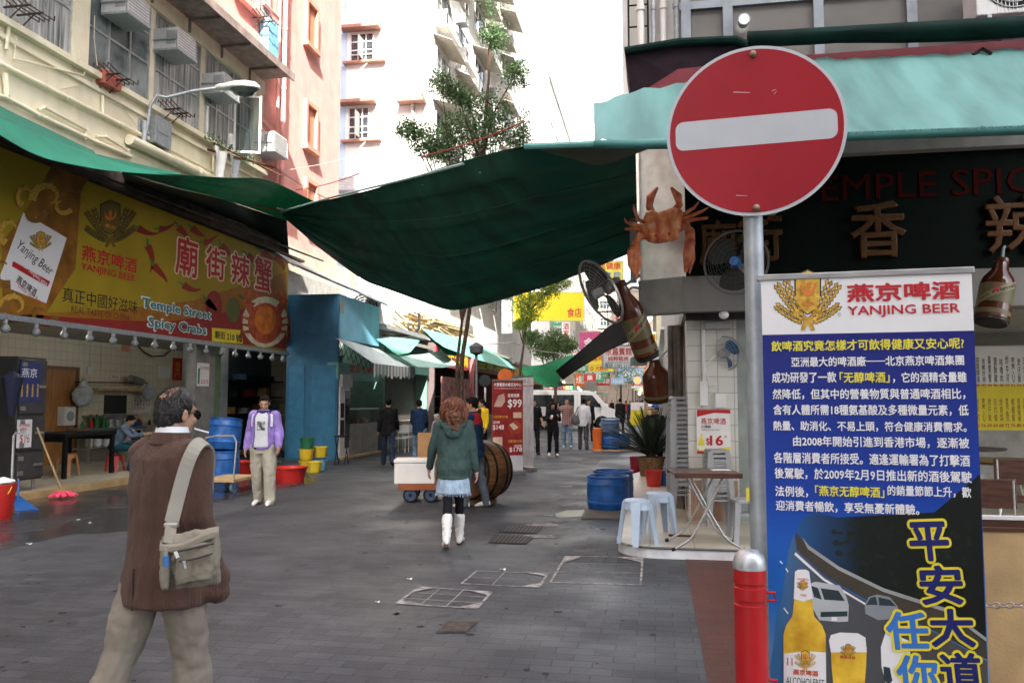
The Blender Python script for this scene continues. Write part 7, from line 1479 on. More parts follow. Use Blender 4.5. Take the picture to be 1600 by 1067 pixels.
# ------------------------------------------------------------------ red and white roll-up banners
def rollup(label, x0, x1, yt, d0, d1, h=None, red=True):
 A, B = ad(x0, yt, d0), ad(x1, yt, d1); B.z = A.z; u = B - A; u.z = 0; w = u.length; pl = Plane((A.x, A.y, 0), u); t = thing('roll_up_banner', label, 'banner', ((A.x + B.x) / 2, (A.y + B.y) / 2, 0), math.atan2(u.y, u.x))
 zt = A.z; q = lambda a, b, c, d, l: [pl.P(a, b, l), pl.P(c, b, l), pl.P(c, d, l), pl.P(a, d, l)]
 obj('sheet', MB().prism(q(0, .1, w, zt, -.006), pl.n * .006), M('white banner sheet', (.74, .76, .78), .5, trans=.15), t)
 obj('base', MB().prism(q(-.03, 0, w + .03, .09, -.09), pl.n * .18), STEEL, t, bevel=.01); obj('top_rail', MB().prism(q(-.01, zt - .01, w + .01, zt + .02, -.012), pl.n * .02), STEEL, t); obj('back_pole', MB().tube([pl.P(w / 2, .1, -.03), pl.P(w / 2, zt, -.02)], .012, 6), STEEL, t)
 if not red:
  pr([(q(.04, zt - .16, w - .04, zt - .13, .001), 0, 0)], 'x', REDI, t, pl) if 0 else obj('printed_line', MB().add(q(.0, zt - .22, w, zt - .20, .001), [(0, 1, 2, 3)]), REDI, t)
  put_text(t, pl, '足浴中心', (.1, zt - .16, w - .1, zt - .06), M('grey ink', (.3, .3, .3), .5), .002, .01, px=False); return t
 obj('red_field', MB().add(q(.0, .42, w, zt, .001), [(0, 1, 2, 3)]), M('red banner print', (.26, .02, .018), .5, var=.25, sc=4), t)
 P_ = lambda s_, r, m=WHITE, b=.02: put_text(t, pl, s_, (r[0] * w, r[1] * zt, r[2] * w, r[3] * zt), m, .003, b, px=False)
 P_('大眾養發水療足浴中心', (.05, .935, .95, .975)); P_('The Foot Reflexology Beauty & Foot Spa', (.06, .905, .95, .922), WHITE, .005)
 P_('足底按摩', (.5, .82, .88, .86)); P_('$99', (.5, .70, .96, .80)); P_('足底按摩60分鐘', (.04, .60, .5, .63), GOLD); P_('$248', (.04, .54, .24, .57)); P_('$148', (.02, .47, .38, .53)); P_('香薰按摩60分鐘', (.52, .34, .97, .37), GOLD); P_('$298', (.72, .29, .95, .315)); P_('$178', (.55, .235, .97, .29));
 obj('picture', MB().add([pl.P(w * a, zt * b, .002) for a, b in ((.05, .72), (.2, .84), (.38, .86), (.42, .78), (.3, .72))], [(0, 1, 2, 3, 4)]).add([pl.P(w * a, zt * b, .002) for a, b in ((.5, .5), (.62, .56), (.8, .58), (.96, .52), (.9, .44), (.62, .42))], [tuple(range(6))], 1).add([pl.P(w * a, zt * b, .0025) for a, b in ((.55, .53), (.68, .55), (.85, .5), (.7, .47))], [(0, 1, 2, 3)], 2).add([pl.P(w * a, zt * b, .0022) for a, b in ((.68, .6), (.95, .6), (.95, .66), (.68, .66))], [(0, 1, 2, 3)], 3).add([pl.P(w * a, zt * b, .0022) for a, b in ((.02, .28), (.33, .28), (.33, .4), (.02, .4))], [(0, 1, 2, 3)], 3), [M('pale stone print', (.5, .35, .3), .5), M('bowl print', (.35, .05, .02), .5), M('petal print', (.6, .5, .42), .5), M('towel print', (.65, .48, .36), .5)], t)
 obj('foot_field', MB().add(q(0, .1, w, .42, .001), [(0, 1, 2, 3)]), M('speckled pale print', (.55, .57, .60), .6, var=.3, sc=60), t); return t
rollup('dark red spa roll-up banner with prices $99, $148 and $178', 769, 817, 594, 17.6, 17.9)
rollup('plain white roll-up banner standing just behind the red one', 799, 833, 590, 19.6, 18.6, red=False)
# orange disc sign and black disc on posts behind
for (px, d, mt, lb) in ((790, 21, ORGP, 'orange round sign on a post behind the red banner'), (758, 26, M('black sheet', (.004, .005, .005), .9, spec=.05), 'dark round sign back on a post left of the red banner')):
 g = ground(px, d); c = ad(px, 588 if mt is ORGP else 595, d); t = thing('round_sign', lb, 'traffic sign', g)
 obj('post', MB().tube([g, Vector((g.x, g.y, c.z))], .035, 8), GALV, t); obj('disc', MB().lathe([(0, -.01), (.2, -.01), (.2, .01), (0, .01)], 28, Matrix.Translation(c - Vector((0, .05, 0))) @ Matrix.Rotation(R(90), 4, 'X')), mt, t)
g = ground(744, 28); t = thing('street_lamp', 'black lantern post far up the lane left of the red banner', 'street lamp', g); obj('pole', MB().tube([g, g + Vector((0, 0, 3.2))], .05, 8), DARK, t); obj('lantern', MB().lathe([(.05, 3.2), (.22, 3.28), (.26, 3.5), (.1, 3.62), (0, 3.66)], 16, c=(g.x, g.y, 0)), BLACK, t)
# ------------------------------------------------------------------ white van
vd = 47; vr = ground(958, vd); VL, VWd, VH = 4.9, 1.75, 2.12
van = thing('van', 'white passenger van crossing the far end of the lane', 'van', vr + Vector((-VL / 2 * math.cos(YAW), -VL / 2 * math.sin(YAW), 0)), YAW); van.scale = (1.06, 1.06, 1.06)
VP = M('white van paint', (.80, .81, .82), .25, var=.01)
prof = [(-2.45, .35), (2.3, .35), (2.42, .5), (2.45, .85), (2.3, 1.08), (1.95, 1.2), (1.25, 1.98), (.9, 2.08), (-2.2, 2.12), (-2.4, 2.0), (-2.45, 1.2)]
bd = MB(); ins = .1
ringA = [Vector((x, -VWd / 2, z)) for x, z in prof]; ringB = [Vector((x, VWd / 2, z)) for x, z in prof]
sh_ = lambda ring, s_: [Vector((p.x * .985, p.y * s_, (p.z - 1.1) * .97 + 1.1)) for p in ring]
bd.loft([sh_(ringA, 1.0), [Vector((p.x, p.y * .96, p.z)) for p in ringA], [Vector((p.x, p.y * .96, p.z)) for p in ringB], sh_(ringB, 1.0)], sm=False)
obj('body', bd, VP, van, True, .04)
def vface(L, y): return [Vector((x, y, z)) for x, z in L]
for sy in (-1, 1):
 y = sy * (VWd / 2 + .004); off = Vector((0, sy * .012, 0))
 for L in ([(-2.25, 1.22), (-1.1, 1.22), (-1.1, 1.86), (-2.22, 1.86)], [(-1.03, 1.22), (.1, 1.22), (.1, 1.86), (-1.03, 1.86)], [(.45, 1.22), (1.6, 1.2), (1.08, 1.84), (.45, 1.86)]): obj('window', MB().prism(vface(L, y), off), GLASSD, van, True)
 obj('door_line', MB().prism(vface([(.26, .4), (.275, .4), (.275, 1.9), (.26, 1.9)], y), off * .3).prism(vface([(1.5, .6), (1.515, .6), (1.515, 1.15), (1.5, 1.15)], y), off * .3), GREYP, van, True)
 obj('mirror', MB().cbox((1.45, sy * 1.02, 1.3), .1, .14, .2), DARK, van, True, .02)
 for x in (-1.5, 1.6):
  wh = obj('wheel', MB().lathe([(.18, -.1), (.31, -.1), (.335, -.06), (.335, .06), (.31, .1), (.18, .1)], 28, Matrix.Translation((x, sy * .80, .335)) @ Matrix.Rotation(R(90), 4, 'X')), BLACK, van, True)
  rm = MB(); m0 = Matrix.Translation((x, sy * .84, .335)) @ Matrix.Rotation(R(90 * sy), 4, 'X'); rm.lathe([(.2, -.07), (.2, -.05), (.17, -.03), (.06, -.05), (0, -.05)], 24, m0)
  obj('rim', rm, STEEL, wh, True)
  obj('wheel_arch', MB().prism([Vector((x + .40 * math.cos(a), sy * (VWd / 2 - .006), .335 + .4 * math.sin(a))) for a in [PI * k / 14 for k in range(15)]] , (0, sy * .012, 0)), BLACK, van, True)
 obj('headlight', MB().cbox((2.33, sy * .68, .95), .2, .3, .2), M('headlight glass', (.6, .65, .68), .1), van, True, .03)
obj('windscreen', MB().prism([Vector((1.9, -.72, 1.23)), Vector((1.9, .72, 1.23)), Vector((1.3, .66, 1.93)), Vector((1.3, -.66, 1.93))], (.012, 0, .012)), GLASSD, van, True)
obj('bumper', MB().box(2.2, -.86, .3, 2.5, .86, .55), GREYP, van, True, .04); obj('grille', MB().box(2.42, -.5, .6, 2.47, .5, .8), GREYP, van, True)
# ------------------------------------------------------------------ barrels, plant, buckets on the right of the lane
g = ground(949, 12.1); drum('cut_barrel', 'cut down blue plastic barrel in front, on a rubber mat', g, .31, .50, BLUEP, 0, 'cut blue barrels')
drum('cut_barrel', 'cut down blue plastic barrel just behind the front one', ground(957, 12.75), .31, .52, BLUEP, 0, 'cut blue barrels')
q = [az(x, y) for x, y in ((914, 798), (970, 799), (968, 812), (908, 811))]; solo('rubber_mat', MB().prism([(p.x, p.y, .004) for p in q], (0, 0, .02)), M('grey board mat', (.16, .15, .13), .8, dirt=.3), 'grey board lying under the cut blue barrels', 'mat')
g = ground(954, 26.5); drum('barrel', 'bright blue barrel at the bottom of the far stack', g, .31, .52, BLUEP, 0, 'far blue barrels', False); drum('barrel', 'faded dark blue barrel tilted on top of the far stack', g + Vector((-.02, 0, .53)), .3, .5, BLUED, R(6), 'far blue barrels', False); drum('barrel', 'blue barrel to the right of the far stack', ground(970, 27.0), .3, .52, BLUEP, 0, 'far blue barrels', False)
g = ground(933, 26.3); t = thing('traffic_barrel', 'orange plastic post left of the far blue barrels', 'barrel', g); obj('body', MB().lathe([(.14, 0), (.16, .05), (.14, .3), (.16, .5), (.15, .72), (.12, .74), (0, .74)], 20), ORGP, t, True); obj('base', MB().lathe([(.18, 0), (.18, .05), (.14, .06)], 20), ORGP, t, True)
q = ground(955, 26.0); solo('plank', MB().cbox(q + Vector((.1, 0, .03)), 1.3, .25, .04, YAW), PALEWOOD, 'pale plank under the far blue barrels', 'plank')
# potted cycad
pg = ground(1016, 16.2); pc = thing('potted_palm', 'dark spiky cycad palm in a woven pot at the platform corner', 'potted plant', pg)
obj('pot', MB().lathe([(.2, 0), (.24, .3), (.27, .46), (.29, .47), (.29, .5), (.25, .5), (.24, .44), (0, .43)], 24, c=pg), M('woven brown pot', (.20, .11, .05), .8, var=.35, sc=22, bump=.6, bsc=40), pc)
fr_ = MB(); rp_ = random.Random(8)
for i in range(72):
 a = rp_.uniform(0, 2 * PI); el = rp_.uniform(.35, 1.4); L_ = rp_.uniform(.75, 1.1); P = [pg + Vector((0, 0, .5))]; d = Vector((math.cos(a) * math.cos(el), math.sin(a) * math.cos(el), math.sin(el)))
 for k in range(8): P.append(P[-1] + d * L_ / 8); d = (d + Vector((0, 0, -.06))).normalized()
 fr_.tube(P, [.008] * 8 + [.003], 4)
 for k in range(1, 9):
  ax_ = (P[k] - P[k - 1]).normalized(); sd_ = ax_.cross(Vector((0, 0, 1))).normalized();
  for e in (-1, 1):
   for h_ in (0, .33, .66): o = P[k - 1].lerp(P[k], h_); l = (sd_ * e * .8 + ax_ * .5 + Vector((0, 0, .25))).normalized() * (.15 * math.sin(PI * (k + h_) / 9.6) + .03); w_ = ax_ * .013; fr_.add([o - w_, o + w_, o + l], [(0, 1, 2)])
obj('frond', fr_, LEAFD, pc)
obj('stem', MB().lathe([(.09, .44), (.1, .55), (.05, .65), (0, .66)], 14, c=pg), BARK, pc)
pail('bucket', 'small red bucket left of the potted palm', ground(993, 18.3), .15, .36, M('dark red plastic', (.30, .015, .03), .4), 'bucket', False); pail('bucket', 'red pail in front of the potted palm', ground(1020, 14.2, .12), .15, .28, REDP, 'bucket', False); pail('bucket', 'small blue pail beside the red pail on the platform', ground(1036, 14.4, .12), .12, .25, BLUEP, 'bucket', False)
q = ground(1008, 38); t = thing('yellow_stand', 'small yellow and white notice stand in the far lane', 'stand', ground(996, 30)); obj('panel', MB().cbox(ground(996, 30) + Vector((0, 0, 1.0)), .5, .05, .55, YAW), YELI, t); obj('top_panel', MB().cbox(ground(996, 30) + Vector((0, 0, 1.42)), .5, .05, .28, YAW), WHITE, t); obj('leg', MB().tube([ground(991, 30), ground(991, 30) + Vector((0, 0, .8))], .02, 6).tube([ground(1001, 30), ground(1001, 30) + Vector((0, 0, .8))], .02, 6), STEEL, t)
q = ground(1030, 19); solo('grey_cabinet', MB().cbox(q + Vector((.1, .4, .95)), .5, .8, 1.7), GREYW, 'grey metal cabinet at the lane side behind the palm', 'cabinet', bevel=.02)
# folding tables and chairs in the shade by the low shops
for i, (px, d, lb) in enumerate([(628, 25.5, 'pale folding chair by the low shops behind the man in the black jacket'), (640, 26.5, 'pale chair beside the old seated person')]):
 g = ground(px, d); t = thing('chair', lb, 'chair', g, R(30 * i)); obj('seat', MB().cbox((0, 0, .45), .4, .4, .03), WHITEP, t, True); obj('backrest', MB().cbox((0, .2, .72), .4, .03, .25), WHITEP, t, True)
 for sx in (-.17, .17):
  for sy in (-.17, .19): obj('leg', MB().tube([(sx, sy, 0), (sx, sy, .85 if sy > 0 else .45)], .012, 6), WHITEP, t, True)
# ------------------------------------------------------------------ delivery trolley with box, cardboard, round tabletops
tg = ground(668, 13.2); trz = YAW + R(2)
tr = thing('delivery_trolley', 'low wooden trolley on blue rimmed wheels loaded with a white foam box', 'trolley', tg, trz)
obj('deck', MB().box(-.42, -.3, .24, .75, .35, .29), PALEWOOD, tr, True); obj('deck_edge', MB().box(-.43, -.31, .2, .76, -.29, .3), M('rusty red wood', (.3, .09, .03), .7), tr, True)
for x in (-.24, .08, .55):
 for y in (-.26, .28):
  w_ = obj('wheel', MB().lathe([(.09, -.03), (.115, -.03), (.12, 0), (.115, .03), (.09, .03), (.09, -.03)], 22, Matrix.Translation((x, y, .12)) @ Matrix.Rotation(R(90), 4, 'X')), BLACK, tr, True)
  obj('rim', MB().lathe([(0, -.02), (.092, -.028), (.092, .028), (0, .02)], 22, Matrix.Translation((x, y, .12)) @ Matrix.Rotation(R(90), 4, 'X')).lathe([(0, -.034), (.03, -.034), (.03, .034), (0, .034)], 12, Matrix.Translation((x, y, .12)) @ Matrix.Rotation(R(90), 4, 'X'), 1), [M('blue wheel rim', (.035, .07, .14), .6), DARK], w_, True)
obj('handle', MB().tube([(.7, 0, .29), (.8, 0, .9)], .015, 8), STEEL, tr, True)
Mt = Matrix.Translation(tg) @ Matrix.Rotation(trz, 4, 'Z')
solo('foam_box', MB().box(-.50, -.28, .295, .14, .2, .62, 0, Mt).box(-.51, -.29, .625, .15, .21, .68, 0, Mt), FOAM, 'white polystyrene box on the front of the trolley', 'box', bevel=.012)
solo('cardboard_sheet', MB().box(-.18, .32, .3, .35, .36, 1.08, 0, Mt), CARD, 'upright brown cardboard behind the foam box', 'cardboard')
dq = ground(741, 12.75); dnrm = Vector((-.50, -.86, 0)).normalized(); RD = .475
dm = Vector((0, 0, 1)).rotation_difference(dnrm).to_matrix().to_4x4(); dm.translation = dq + Vector((.08, .1, RD + .04))
bt = thing('wooden_barrel', 'big round wooden barrel lying on its side on the trolley behind the woman', 'barrel', dq)
bp2 = [(RD * (.86 + .14 * math.sin(PI * k / 12)), -.30 + .6 * k / 12) for k in range(13)]
obj('staves', MB().lathe(bp2, 44, dm), BARREL, bt); obj('end_panel', MB().lathe([(0, .27), (RD * .85, .27)], 44, dm).lathe([(0, -.27), (RD * .85, -.27)], 44, dm), M('dark barrel wood', (.16, .07, .025), .5, var=.3, dirt=.3), bt)
for z in (-.27, -.12, .12, .27): r = RD * (.86 + .14 * math.sin(PI * (z + .3) / .6)); obj('hoop', MB().lathe([(r + .001, z - .025), (r + .008, z - .022), (r + .008, z + .022), (r + .001, z + .025)], 44, dm), DARK, bt)
obj('chock', MB().box(dq.x - .1, dq.y - .1, 0, dq.x + .3, dq.y + .3, .07), WOOD, bt)
# ------------------------------------------------------------------ people
def cloth_mat(name, c, var=.12, sc=7, bump=.25, bsc=14, r=.9, sheen=0): return M(name, c, r, var=var, sc=sc, bump=bump, bsc=bsc, sheen=sheen, spec=.2)
DENIM = cloth_mat('blue denim', (.16, .25, .36), .25, 10); DDENIM = cloth_mat('dark denim', (.025, .04, .07), .3, 10); BLKC = cloth_mat('black cloth', (.012, .012, .014), .3)
NAVY = cloth_mat('navy cloth', (.012, .03, .075), .2); KHAKI = cloth_mat('khaki trousers', (.235, .205, .165), .10, 5, .35, 9); PALEK = cloth_mat('pale khaki trousers', (.42, .39, .32), .10, 5, .3, 9)
GREYT = cloth_mat('grey trousers', (.07, .07, .08), .15); WSHIRT = cloth_mat('white shirt', (.70, .72, .76), .05, 5); PURP = cloth_mat('purple jacket nylon', (.27, .19, .52), .15, 5, .4, 12, .45)
LAV = cloth_mat('lavender shirt', (.30, .26, .32), .1); BGREY = cloth_mat('blue grey shirt', (.16, .22, .30), .15); YCARD = cloth_mat('yellow cardigan', (.78, .52, .02), .1); GHOOD = cloth_mat('bottle green hoodie', (.050, .088, .083), .14, 9, .3, 25)
CORD = M('brown corduroy', (.088, .047, .034), .88, var=.12, sc=26, bump=.5, bsc=150, sheen=.1, spec=.2, stretch=(1, 1, .05))
PLAID = m_stripe('brown plaid shirt', (.10, .045, .04), (.38, .25, .22), 16, 'X', .55, .85, 0, 0, 'Z')
WSHOE = M('white shoe leather', (.74, .73, .70), .5, var=.08, dirt=.25, dsc=14); BSHOE = M('black shoe', (.015, .014, .013), .4)
BOOT = M('white boot leather', (.76, .75, .72), .5, var=.06, bump=.3, bsc=18, dirt=.2, dsc=9); GHAIR = M('grey hair', (.34, .33, .32), .7, var=.3, sc=60); RHAIR = M('auburn hair', (.10, .032, .015), .5, var=.6, sc=30, c2=(.22, .075, .03))
EYEM = M('dark eye', (.015, .01, .008), .2); LIP = M('lip', (.35, .13, .10), .5)
def human(label, pos, rz, H=1.70, lean=0, arms=((0, 6, 12, 0), (0, 6, 12, 0)), legs=((8, 4), (-10, 8)), turn=0, nod=0, top=None, bottom=None, shoes=BSHOE, hair='short', hairm=HAIRB, skin=SKIN, vox=.009, fat=1.0, hem=-.17, rings=None, legfat=1.0, sleeve=1.0, tights=None, boots=None, skirt=None, long_sleeve=True, group=None, topname='jacket', crump=.008, legname='trousers', footpitch=None, pocket=False):
 """arms/legs = (left, right); arm = forward, outward, elbow bend, inward of the forearm; leg = forward, knee bend (degrees)"""
 s = H / 1.72; t = thing('person', label, 'person', pos, rz, group)
 ln = R(lean); sp = Vector((0, -math.sin(ln), math.cos(ln))); fw = Vector((0, -math.cos(ln), -math.sin(ln))); X = Vector((1, 0, 0))
 hip = Vector((0, 0, .93)); J = {}
 for i, sx in enumerate((1, -1)):
  f, k = R(legs[i][0]), R(legs[i][1]); sp_o = R(legs[i][2]) if len(legs[i]) > 2 else R(2)
  a = hip + Vector((sx * .09, 0, -.02)); kn = a + .43 * Vector((sx * math.sin(sp_o), -math.sin(f) * math.cos(sp_o), -math.cos(f))); an = kn + .40 * Vector((sx * .01, -math.sin(f - k), -math.cos(f - k)))
  J['hip', i], J['knee', i], J['ank', i] = a, kn, an; J['pit', i] = max(0, -(f - k)) * .75 if footpitch is None else R(footpitch[i])
  sh = hip + sp * .455 + X * (sx * .162); fa, ou, el, inw = arms[i][0], arms[i][1], arms[i][2], arms[i][3]
  fa, ou, el = R(fa), R(ou), R(el); ud = Vector((sx * math.sin(ou), -math.sin(fa) * math.cos(ou), -math.cos(fa) * math.cos(ou))); eb = sh + ud * .285
  fd = Vector((sx * (math.sin(ou) - inw), -math.sin(fa + el), -math.cos(fa + el))).normalized(); wr = eb + fd * .245
  J['sh', i], J['el', i], J['wr', i], J['fd', i] = sh, eb, wr, fd
 low = min(J['ank', i].z - .085 - .16 * math.sin(J['pit', i]) * (J['pit', i] > .02) for i in (0, 1)); dz = Vector((0, 0, -low))
 for k in J:
  if k[0] not in ('fd', 'pit'): J[k] = (J[k] + dz) * s
 hip = (hip + dz) * s; neck = hip + sp * .515 * s; hc = neck + (sp * .122 + fw * .02) * s
 Hm = Matrix.Translation(hc) @ Matrix.Rotation(R(turn), 4, 'Z') @ Matrix.Rotation(ln * .3 + R(nod), 4, 'X') @ Matrix.Scale(s * .97, 4)
 b = MB()
 b.ell((0, .012, .03), (.074, .092, .092), 20, 14, Hm); b.ell((0, -.022, -.03), (.061, .066, .082), 18, 12, Hm); b.ell((0, -.045, -.085), (.038, .036, .032), 14, 10, Hm)
 b.loft([[Hm @ Vector((x * w, y, z)) for x, y in ((-1, 0), (0, -1.0 * 0), (1, 0))] for w, y, z in ()]) if 0 else None
 b.ell((0, -.092, -.03), (.014, .018, .016), 10, 8, Hm); b.tube([Hm @ Vector((0, -.082, .012)), Hm @ Vector((0, -.098, -.028))], [.009 * s, .013 * s], 8)
 b.ell((0, -.082, -.068), (.022, .012, .012), 10, 8, Hm); b.ell((.033, -.07, -.03), (.022, .02, .018), 10, 8, Hm); b.ell((-.033, -.07, -.03), (.022, .02, .018), 10, 8, Hm); b.ell((0, -.075, .025), (.05, .015, .012), 12, 8, Hm)
 for sx in (-1, 1): b.ell((sx * .076, .012, -.012), (.010, .021, .032), 10, 8, Hm); b.ell((sx * .078, .016, .004), (.012, .016, .014), 8, 6, Hm)
 b.limb([Hm @ Vector((0, .022, -.05)), neck - sp * .03 * s], [.052 * s, .060 * s], 14)
 b.loft([[neck - sp * d * s + X * (rx * s * math.cos(a)) + fw * (ry * s * math.sin(a)) for a in [2 * PI * k / 16 for k in range(16)]] for d, rx, ry in ((-.01, .055, .05), (.05, .15, .07), (.2, .15, .09), (.4, .13, .09), (.53, .14, .10))])
 for i, sx in enumerate((1, -1)):
  b.limb([J['sh', i], J['el', i], J['wr', i]], [.047 * s, .036 * s, .026 * s], 10)
  d = J['fd', i]; n = Vector((-sx, 0, 0)) - d * Vector((-sx, 0, 0)).dot(d); n.normalize(); spn = d.cross(n);
  if spn.dot(Vector((0, -1, 0))) < 0: spn = -spn
  w = J['wr', i]
  b.limb([w, w + d * .045 * s], [.024 * s, .027 * s], 10);
  for o in (-.026, -.009, .009, .026): b.limb([w + d * .02 * s + spn * o * .7 * s, w + (d * .088 + spn * o) * s], [.014 * s, .0125 * s], 8)
  for o, L in ((-.028, .8), (-.0095, .96), (.0095, 1.0), (.028, .9)):
   p = w + (d * .088 + spn * o) * s; P = [p]; c = .22
   for q in (.038, .026, .022): dd = d * math.cos(c) + n * math.sin(c) + spn * (o * 1.2); P.append(P[-1] + dd * q * L * s); c += .32
   b.limb(P, [.0098 * s, .0092 * s, .0085 * s, .0072 * s], 8)
  p = w + (d * .03 + spn * .022) * s; b.limb([p, p + (d * .028 + spn * .026 + n * .008) * s, p + (d * .058 + spn * .034 + n * .016) * s, p + (d * .078 + spn * .034 + n * .022) * s], [.013 * s, .0115 * s, .010 * s, .0085 * s], 8)
  b.limb([J['hip', i], J['knee', i], J['ank', i]], [.075 * s, .05 * s, .036 * s], 10); b.ell(hip, (.13 * s, .09 * s, .1 * s), 14, 10)
 link('body', remesh(b, vox, 3, .4), skin, t, True)
 eb_ = MB();
 for sx in (-1, 1): eb_.ell((sx * .029, -.0835, .000), (.012, .006, .0055), 10, 8, Hm)
 obj('eye', eb_, EYEM, t, True)
 br = MB()
 for sx in (-1, 1): br.tube([Hm @ Vector((sx * .014, -.091, .018)), Hm @ Vector((sx * .03, -.088, .024)), Hm @ Vector((sx * .046, -.076, .018))], .0035 * s, 6)
 obj('eyebrow', br, hairm, t, True); obj('mouth', MB().ell((0, -.0935, -.068), (.021, .005, .0055), 10, 8, Hm), LIP, t, True)
 h = MB(); hv = .008
 if hair in ('short', 'tied', 'cap'):
  h.ell((0, .024, .043), (.083, .097, .088), 22, 16, Hm); h.ell((0, .062, -.012), (.062, .045, .06), 16, 10, Hm)
  for sx in (-1, 1): h.ell((sx * .066, .028, .012), (.017, .045, .05), 12, 8, Hm)
  h.ell((.01, -.055, .095), (.05, .03, .022), 12, 8, Hm)
  if hair == 'tied': h.ell((0, .115, .03), (.04, .045, .04), 14, 10, Hm); h.limb([Hm @ Vector((0, .12, .02)), Hm @ Vector((0, .15, -.08)), Hm @ Vector((0, .14, -.16))], [.03, .025, .008], 10)
 elif hair == 'long':
  h.ell((0, .024, .043), (.085, .10, .09), 22, 16, Hm); h.limb([Hm @ Vector((0, .06, .04)), Hm @ Vector((0, .085, -.1)), Hm @ Vector((0, .09, -.22))], [.075, .08, .05], 14)
  for sx in (-1, 1): h.limb([Hm @ Vector((sx * .065, .0, .04)), Hm @ Vector((sx * .082, .005, -.06)), Hm @ Vector((sx * .09, -.02, -.2))], [.025, .03, .016], 10)
 if hair in ('short', 'tied', 'long', 'cap'):
  me = remesh(h, hv, 2, .4); crumple(me, .006, 40); link('hair', me, hairm, t, True)
 rg = rings or [(hem, .185, .135), (hem + .12, .185, .135), (.1, .168, .122), (.25, .178, .128), (.37, .188, .124), (.45, .178, .105), (.50, .12, .08), (.535, .066, .064)]
 def ring(d, rx, ry, n=24): return [hip + sp * d * s + X * (rx * fat * s * math.cos(a)) + fw * (ry * fat * s * math.sin(a)) for a in [2 * PI * k / n for k in range(n)]]
 g = MB(); g.loft([ring(*q) for q in rg])
 for i in (0, 1):
  P = [J['sh', i] - Vector((0, 0, .012)), J['el', i], J['wr', i] - J['fd', i] * (.0 if long_sleeve else .30 * s)]
  if not long_sleeve: P = [J['sh', i], J['sh', i].lerp(J['el', i], .75)]; g.limb(P, [.078 * s * sleeve, .068 * s * sleeve], 12)
  else: g.limb([P[0], P[0].lerp(P[1], .5), P[1], P[1].lerp(P[2], .5), P[2]], [.070 * s * sleeve, .064 * s * sleeve, .057 * s * sleeve, .051 * s * sleeve, .044 * s * sleeve], 14)
 if pocket: w = J['wr', 1] + J['fd', 1] * .07; g.ell(w, (.045, .055, .075), 14, 10); g.limb([w, hip + (sp * -.17 + X * -.215 + fw * .12) * s, hip + (sp * -.17 + X * -.15 + fw * .06) * s], [.06, .055, .06], 14)
 me = remesh(g, max(.009, vox), 5, .5); crumple(me, crump, 9, .7, 1); crumple(me, crump * .5, 22, .5, 2); link(topname, me, top, t, True)
 J['ring'] = ring; J['rg'] = rg
 if bottom:
  q = MB(); q.loft([ring(*z) for z in ((-.14, .17, .125), (-.05, .168, .125), (.03, .155, .115), (.10, .15, .11))])
  for i in (0, 1):
   a = J['ank', i] + (J['ank', i] - J['knee', i]).normalized() * .045 * s
   q.limb([J['hip', i] - Vector((0, 0, .03)), J['hip', i].lerp(J['knee', i], .5), J['knee', i], J['knee', i].lerp(a, .5), a], [.098 * s * legfat, .088 * s * legfat, .074 * s * legfat, .068 * s * legfat, .064 * s * legfat], 14)
  me = remesh(q, max(.009, vox), 5, .5); crumple(me, .012, 9, .6, 3); crumple(me, .006, 20, .9, 5); link(legname, me, bottom, t, True)
 if skirt:
  q = MB(); sk = [(-.335, .20, .16), (-.25, .192, .15), (-.14, .17, .125), (-.05, .155, .11), (.05, .14, .10)]; q.loft([ring(*z) for z in sk]); me = remesh(q, .011, 3); crumple(me, .008, 12, .3, 2); link('skirt', me, skirt, t, True)
  q = MB()
  for i in (0, 1): q.limb([J['hip', i], J['hip', i].lerp(J['knee', i], .5), J['knee', i], J['knee', i].lerp(J['ank', i], .35), J['ank', i]], [.082 * s, .072 * s, .052 * s, .052 * s, .036 * s], 14)
  link('tights', remesh(q, .009, 3), tights, t, True)
 for i, sx in enumerate((1, -1)):
  an = J['ank', i]; p = J['pit', i]; tw = R(6) * sx; fd = Vector((math.sin(tw) * math.cos(p), -math.cos(tw) * math.cos(p), -math.sin(p))); up = Vector((0, -math.sin(p), math.cos(p))); sd = fd.cross(up)
  base = an - up * .085 * s
  def sec(dx, wd, hh): return [base + fd * dx * s + sd * (wd * s * math.cos(a)) + up * (max(0, (.5 + .5 * math.sin(a))) * hh * s) for a in [2 * PI * k / 16 for k in range(16)]]
  q = MB().loft([sec(-.065, .012, .05), sec(-.055, .03, .085), sec(-.02, .038, .10), (sec(.03, .038, .09)), sec(.09, .045, .07), sec(.15, .043, .055), sec(.19, .03, .042), sec(.205, .010, .025)])
  if boots:
   kn = J['knee', i]; ax_ = (kn - an).normalized(); q.limb([an - ax_ * .02, an + ax_ * .06 * s, an + ax_ * .15 * s, an + ax_ * .225 * s], [.045 * s, .050 * s, .058 * s, .064 * s], 14); me = remesh(q, .009, 3); crumple(me, .008, 16, 1.6, i); link('boot', me, boots, t, True)
   obj('heel', MB().loft([[base + fd * (-.055 + .05 * (k in (1, 2))) * s + sd * (.025 * (1 if k < 2 else -1)) * s + up * z for k in range(4)] for z in (-.03 * s, .02 * s)], sm=False), BROWNWOOD, t, True)
  else: link('shoe', remesh(q, .009, 2), shoes, t, True)
 return t, J, Hm, s, hip, sp, fw
def facing(deg): return R(180 - (deg - 10))               # heading measured from straight away from the viewer, clockwise to the right
def garment(root, name, rings, mt, vox=.008, cr=.004, extra=None):
 q = MB().loft(rings) if rings else MB()
 if extra: extra(q)
 me = remesh(q, vox, 2, .4); crumple(me, cr, 14); return link(name, me, mt, root, True)
